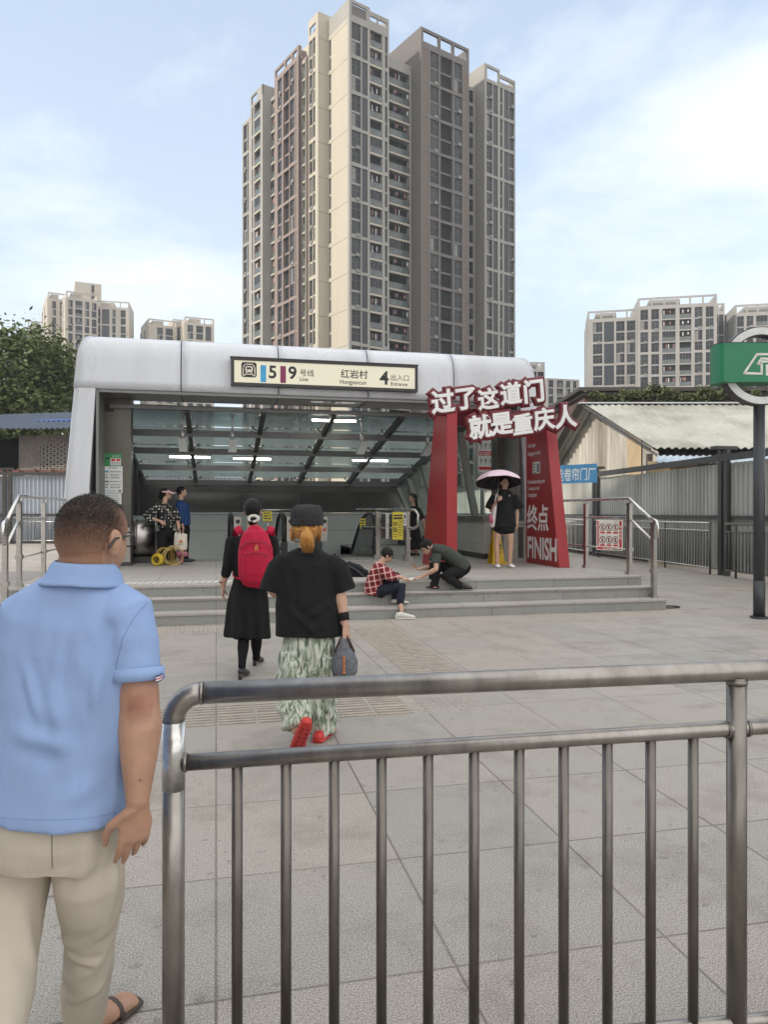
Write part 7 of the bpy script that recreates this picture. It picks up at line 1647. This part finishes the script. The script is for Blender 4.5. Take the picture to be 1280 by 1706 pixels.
for q in (-1, 1):
    cc = F.hc + F.hr * q * .032 + F.hf * .096 - F.hu * .024; m.tube([cc + F.hr * (.025 * cos(a)) + F.hu * (.020 * sin(a)) for a in [2 * pi * i / 12 for i in range(13)]], .003, 6); m.tube([cc + F.hr * q * .024, F.hc + F.hr * q * .08 - F.hu * .02], .003, 6)
m.build('spectacles', M('spectacle_brown', (.12, .06, .03), .4), F.t)
m = MB(); q = J(693, 944, .0); m.obox(q, (-RT * .05 + UP * .055), FW * .03 + UP * .002, (RT * .003 + UP * .003)); m.top('phone', M('phone_tan', (.25, .17, .10), .4), 'phone held up by the crouching young man', 'phone')
# sketch sheets, bottle, bag on the steps
m = MB(); q = J(679, 965, -.55); m.hexa([q + RT * a + FW * c + UP * (h + z) for z in (0, .003) for a, c, h in ((-.11, -.08, -.03), (.06, -.1, .0), (.12, .06, .02), (-.04, .09, .0))]); m.top('paper_sheet', paper, 'white sheet of paper on the lap of the boy in plaid', 'paper')
q = J(686, 966); q = V((q.x + .02, 11.42, ZP)); m = MB(); m.hexa([q + V(p) for p in ((-.12, -.1, .001), (.1, -.12, .001), (.13, .08, .001), (-.09, .1, .001), (-.12, -.1, .004), (.1, -.12, .004), (.13, .08, .004), (-.09, .1, .004))]); m.top('paper_sheet', paper, 'paper sheet lying flat on the platform edge between the boys', 'paper')
q = J(704, 1000, .0); q = V((q.x, q.y, .16)); bt = thing('water_bottle', 'clear blue water bottle standing on the lowest step', 'bottle', q)
m = MB(); 
def lathe(m, c, prf, n=20): m.loft([[c + V((cos(2 * pi * j / n) * r, sin(2 * pi * j / n) * r, z)) for j in range(n)] for r, z in prf], True, True); return m
lathe(m, q, [(.030, 0), (.036, .006), (.036, .05), (.033, .06), (.036, .07), (.036, .15), (.033, .165)]).build('body', M('bottle_blue', (.32, .44, .62), .15, 0, .15, 30), bt); m = MB(); lathe(m, q, [(.035, .165), (.037, .168), (.037, .205), (.034, .212)]).build('cap', M('bottle_cap', (.42, .55, .75), .4), bt)
m = MB(); lathe(m, q, [(.0366, .045), (.0366, .105)]).build('label', M('bottle_label', (.6, .66, .74), .5, 0, .3, 60), bt)
q = J(592, 972, .5); bp_ = thing('school_bag', 'black school bag lying on the top step behind the boy in plaid', 'bag', V((q.x, q.y, ZP)))
m = MB(); bgx = lambda px, py, o=0: J(px, py, o + .5)
m.tube([bgx(577, 940), bgx(580, 950), bgx(592, 955), bgx(606, 962), bgx(614, 970)], [(.05, .10), (.12, .15), (.13, .16), (.11, .13), (.05, .06)], 18, side=FW, rnd=True); remesh(m, 'bag', cloth('bag_black', (.014, .015, .018), .3, 20, .4, 80), bp_, .011, 1, .02, (14, 14, 14))
m = MB(); m.tube([bgx(580, 942, -.15), bgx(592, 948, -.19), bgx(604, 958, -.17), bgx(612, 975, -.2), bgx(612, 990, -.42)], [(.02, .005)] * 5, 8); m.tube([bgx(575, 938, -.1), bgx(590, 938, -.13), bgx(606, 948, -.12)], .008, 6); m.build('strap', M('bag_strap_grey', (.05, .055, .06), .6), bp_)
# ------------------------------------------------------------ 8. young woman under the parasol
D = 14.15; J = PJ(D); fd = (-FW + RT * .08).normalized(); sdv = fd.cross(UP)     # sdv: her right = picture left
F = Fig('young woman in oversized black T-shirt and white shoes standing under the pink umbrella', V((J(839, 946).x, J(839, 946).y, ZP)), 1.68); b = F.body
F.head(J(841, 803), fd + RT * .1); b.tube([J(841, 808), J(841, 817), J(841, 824)], [(.045, .048), (.048, .05), (.08, .06)], 12, side=RT, rnd=True)
sR, sL = J(826, 827), J(856, 827); F.torso([(J(841, 885), .14, .10), (J(841, 855), .13, .09), (J(841, 830), .15, .09)], RT)
eR, wR = J(818, 851, .0), J(829, 834, -.22); eL, wL = J(862, 852, .02), J(862, 872, .0)
F.arm(sR, eR, wR, .038, .033, .024); F.arm(sL, eL, wL, .038, .033, .024); hand(b, J(829.5, 833, -.225), UP * .5 + RT * .85, -FW, UP, .95, 1.3, .5, .3); hand(b, J(862, 873, .0), -UP, RT, -FW, .95, .4)
F.leg(J(831, 880), J(828, 907), J(829, 938), .078, .052, .050, .034); F.leg(J(850, 880), J(851, 907), J(850, 938), .078, .052, .050, .034); F.finish(skin_f, .008, 2)
m = MB(); m.tube([J(841, 815), J(841, 819), J(841, 826), J(841, 845), J(841, 862), J(841, 876), J(841, 879)], [(.065, .055), (.12, .08), (.185, .105), (.185, .125), (.205, .14), (.22, .15), (.22, .15)], 22, side=RT)
m.tube([sR, J(820, 839), J(816, 848)], [.085, .095, .10], 14); m.tube([sL, J(863, 838), J(866, 847)], [.085, .092, .095], 14); remesh(m, 't_shirt', blackt, F.t, .011, 2, .010, (9, 9, 5))
P = Panel(J(848, 827, -.128), RT); P.rect('g', 0, .03, 0, .03).build(F.t, {'g': M('shirt_print', (.3, .28, .28), .7)}, {'g': 'chest_print'})
m = MB(); m.tube([J(841, 870), J(841, 880)], [(.17, .12), (.18, .13)], 16, side=RT, rnd=True)
for x in (832, 850): m.tube([J(x, 876), J(x, 884)], [.10, .095], 14, rnd=True)
remesh(m, 'shorts', blackc, F.t, .011, 2)
for x in (829, 850): q = J(x, 944, .06); shoe(F, V((q.x, q.y, ZP + .002)), fd + RT * (x - 840) * .012, M('shoe_white', (.72, .71, .69), .6), .25, .048, .085)
m = MB(); m.ell(F.hc + F.hu * .018 - F.hf * .022, (.086, .095, .092), (F.hr, F.hf, F.hu)); m.tube([J(835, 800, .05), J(834, 812, .06)], [.03, .025], 8, rnd=True); m.tube([J(847.5, 800, .05), J(848.5, 812, .06)], [.03, .025], 8, rnd=True); remesh(m, 'hair', hair_b, F.t, .008, 1, .004, (40, 40, 40)); F.face()
ub = thing('umbrella', 'pink umbrella with dark underside held by the young woman', 'umbrella', J(829, 838, -.23))
m = MB(); ax0 = J(830, 785.5, -.05); tilt = (UP * .96 + FW * .27).normalized(); e1 = (RT - tilt * RT.dot(tilt)).normalized(); e2 = tilt.cross(e1)
def canopy(off, sh=1.0):
    rows = []
    for i in range(9):
        t = i / 8; rows.append([])
        for j in range(33):
            a = 2 * pi * j / 32 + .2; sag = 1 - .075 * abs(sin(4 * (a - .2))) * t ** 1.5
            r = .455 * sin(t * 1.25) / sin(1.25) * sag * sh; rows[-1].append(ax0 + e1 * (r * cos(a)) + e2 * (r * sin(a)) - tilt * (.225 * (1 - cos(t * 1.35)) / (1 - cos(1.35)) + off))
    return rows
m.grid(canopy(0), False); m.build('canopy', M('umbrella_pink', (.74, .57, .66), .55, 0, .04, 6), ub); m = MB(); m.grid(canopy(.006, .995), False); m.build('lining', M('umbrella_lining', (.012, .012, .013), .6), ub)
rb2 = MB()
for j in range(8):
    a = 2 * pi * j / 8 + .2; c2 = ax0 - tilt * .03; rb2.tube([c2 - tilt * .02, c2 + (e1 * cos(a) + e2 * sin(a)) * .25 - tilt * .07, c2 + (e1 * cos(a) + e2 * sin(a)) * .445 - tilt * .21], .003, 5)
rb2.build('rib', steel_dark, ub)
m = MB(); m.tube([ax0 + tilt * .03, ax0 - tilt * .2, J(829.5, 829, -.24), J(829, 841, -.24)], .006, 8); m.build('shaft', steel_dark, ub); m = MB(); m.tube([J(829.3, 829, -.24), J(829, 838, -.24)], .014, 10, rnd=True); m.build('grip', black, ub)
st2 = thing('tote_bag', 'white tote bag hanging from the shoulder of the young woman under the umbrella', 'bag', J(821, 876, -.05)); m = MB(); m.tube([J(820, 875, -.06), J(821, 866, -.06), J(824, 848, -.06), J(825.5, 842, -.06)], [(.055, .10), (.06, .12), (.045, .11), (.03, .09)], 16, side=RT, rnd=True); remesh(m, 'bag', cloth('tote_white', (.60, .55, .55), .15, 12), st2, .01, 2, .006)
m = MB(); m.tube([J(825, 845, -.1), J(826, 832, -.12), J(828, 822, -.04), J(827, 826, .09), J(824, 848, .02)], [(.018, .004)] * 5, 8); m.build('strap', M('tote_strap', (.60, .57, .56), .7), st2)
m = MB(); m.tube([J(817, 858, -.17), J(819, 866, -.18), J(820, 872, -.17)], [(.03, .01), (.04, .012), (.02, .01)], 8, side=RT); m.build('print', M('tote_print', (.4, .08, .14), .7), st2)
# ------------------------------------------------------------ 9. woman in black by the escalator
D = 17.9; J = lambda px, py, dd=0.0: PX(px + 7, py, 17.9 + dd); fd = (-RT * .75 - FW * .45).normalized(); sdv = fd.cross(UP)
F = Fig('woman with long dark hair and black dress standing at the escalator barrier', V((J(684, 928).x, J(684, 928).y, ZP)), 1.64); b = F.body
F.head(J(681, 829), fd); b.tube([J(681, 832), J(682, 842), J(682, 848)], [(.045, .048), (.048, .05), (.08, .06)], 12, side=sdv, rnd=True)
sR, sL = J(677, 852, .13), J(690, 850, -.13); F.torso([(J(684, 900), .14, .10), (J(683, 852), .15, .09)], sdv); F.arm(sR, J(676, 872, .1), J(671, 882, .0)); eL, wL = J(699, 868, -.15), J(702, 885, -.1); F.arm(sL, eL, wL); hand(b, wL, -UP, RT, -FW, .95, 1.2); hand(b, J(671, 882, 0), -RT, UP, FW, .95)
F.leg(J(681, 900), J(681, 915), J(681, 926), .07); F.leg(J(687, 900), J(687, 915), J(687, 926), .07); F.finish(skin_f, .009, 2)
m = MB(); m.tube([J(682, 843), J(682, 846), J(683, 852), J(683, 870), J(684, 890), J(684, 915)], [(.06, .06), (.12, .08), (.175, .105), (.15, .11), (.18, .13), (.21, .16)], 20, side=sdv); m.tube([sR, J(676, 864, .12)], [.07, .065], 12, rnd=True); m.tube([sL, J(696, 862, -.14)], [.07, .065], 12, rnd=True); remesh(m, 'dress', cloth('dress_print', (.02, .018, .02), .5, 25), F.t, .012, 2, .008)
m = MB(); m.ell(F.hc + F.hu * .015 - F.hf * .02, (.086, .1, .095), (F.hr, F.hf, F.hu)); m.tube([J(684, 828, .02), J(686, 842, .04), J(687, 856, .05)], [(.07, .06), (.075, .05), (.05, .03)], 12, rnd=True); remesh(m, 'hair', hair_b, F.t, .01, 1, .005, (30, 30, 30)); F.face()
for x in (681, 687): q = J(x, 928); shoe(F, V((q.x, q.y, ZP + .002)), fd, lea, .24)
hb2 = thing('handbag', 'small black handbag hanging from the hand of the woman at the barrier', 'handbag', J(701, 907, -.1)); m = MB(); m.tube([J(701, 908, -.1), J(701, 900, -.1), J(701, 894, -.1)], [(.10, .05), (.095, .05), (.07, .035)], 14, side=RT, rnd=True); remesh(m, 'bag', lea, hb2, .01, 1, .006); m = MB(); m.tube([J(697, 896, -.1), J(700, 887, -.1), J(702, 885, -.1), J(704, 888, -.1), J(705, 896, -.1)], .008, 6); m.build('handle', lea, hb2)
# ------------------------------------------------------------ wet floor stand, safety posters, post box panel
q = PX(827, 931, 15.3); q = V((q.x, q.y, ZP)); ws = thing('floor_warning_stand', 'yellow folding floor warning stand behind the legs of the young woman', 'warning stand', q)
m = MB()
for s_ in (-1, 1): m.hexa([q + V((-.14, s_ * .16, 0)), q + V((.14, s_ * .16, 0)), q + V((.14, s_ * .13, 0)), q + V((-.14, s_ * .13, 0)), q + V((-.07, s_ * .03, .68)), q + V((.07, s_ * .03, .68)), q + V((.07, s_ * .005, .68)), q + V((-.07, s_ * .005, .68))])
m.box(q.x - .17, q.x + .17, q.y - .19, q.y - .165, 0 + ZP, ZP + .05); m.build('board', M('stand_yellow', (.60, .38, .01), .45), ws)
P = Panel(q + V((-.1, -.1325, .2)), (1, 0, 0), V((0, .19, .98))); P.poly('k', [(.03, .16), (.17, .16), (.10, .29)], .03).lines('k', .03, .17, .13, 3, .04, .02, .03); P.build(ws, {'k': ink}, {'k': 'printing'})
for k_, (px, py, wp, hp) in enumerate([(797, 787, 26, 56), (767, 784, 9, 40)]):
    dq = 17.3 if k_ == 0 else 18.2; o = PX(px, py, dq); wd, ht = wp / FPX * dq, hp / FPX * dq
    r_, P = card('safety_poster', ['large red and white safety poster on the glass between the gate legs', 'narrow red and white safety poster beside the left gate leg'][k_], o, (1, -.05, 0), wd, ht, paper, 'poster', .01)
    P.rect('r', wd * .04, wd * .96, ht * .50, ht * .64).rect('r', wd * .04, wd * .96, ht * .08, ht * .17).lines('w', wd * .1, wd * .9, ht * .60, 2, ht * .05, ht * .03, .004)
    for i in range(3):
        for bb2 in (.80, .33):
            a = wd * (.2 + .3 * i); P.ring('k', a, ht * (bb2 + .06), 0, wd * .045); P.stroke('k', [(a, ht * (bb2 + .04)), (a + wd * .03, ht * (bb2 - .02)), (a - wd * .04, ht * (bb2 - .09))], wd * .035).stroke('k', [(a - wd * .09, ht * (bb2 + .0)), (a + wd * .09, ht * (bb2 + .02))], wd * .03)
    P.build(r_, {'r': redink, 'k': ink, 'w': paper}, {'k': 'pictogram', 'r': 'red_band'})
m = MB(); q = PX(862, 932, 15.6); m.box(q.x - .30, q.x + .22, q.y, q.y + .4, ZP, 1.36); m.mi = 1; m.box(q.x + .02, q.x + .14, q.y - .004, q.y, ZP + .1, ZP + .75); m.box(q.x - .30, q.x + .22, q.y - .005, q.y, ZP + .80, ZP + .81); cb_ = thing('service_cabinet', 'grey steel service cabinet against the right pillar beside the gate', 'cabinet', V((q.x, q.y + .2, ZP))); m.build('body', [M('cabinet_grey', (.32, .32, .29), .45, .3), dark_metal], cb_)
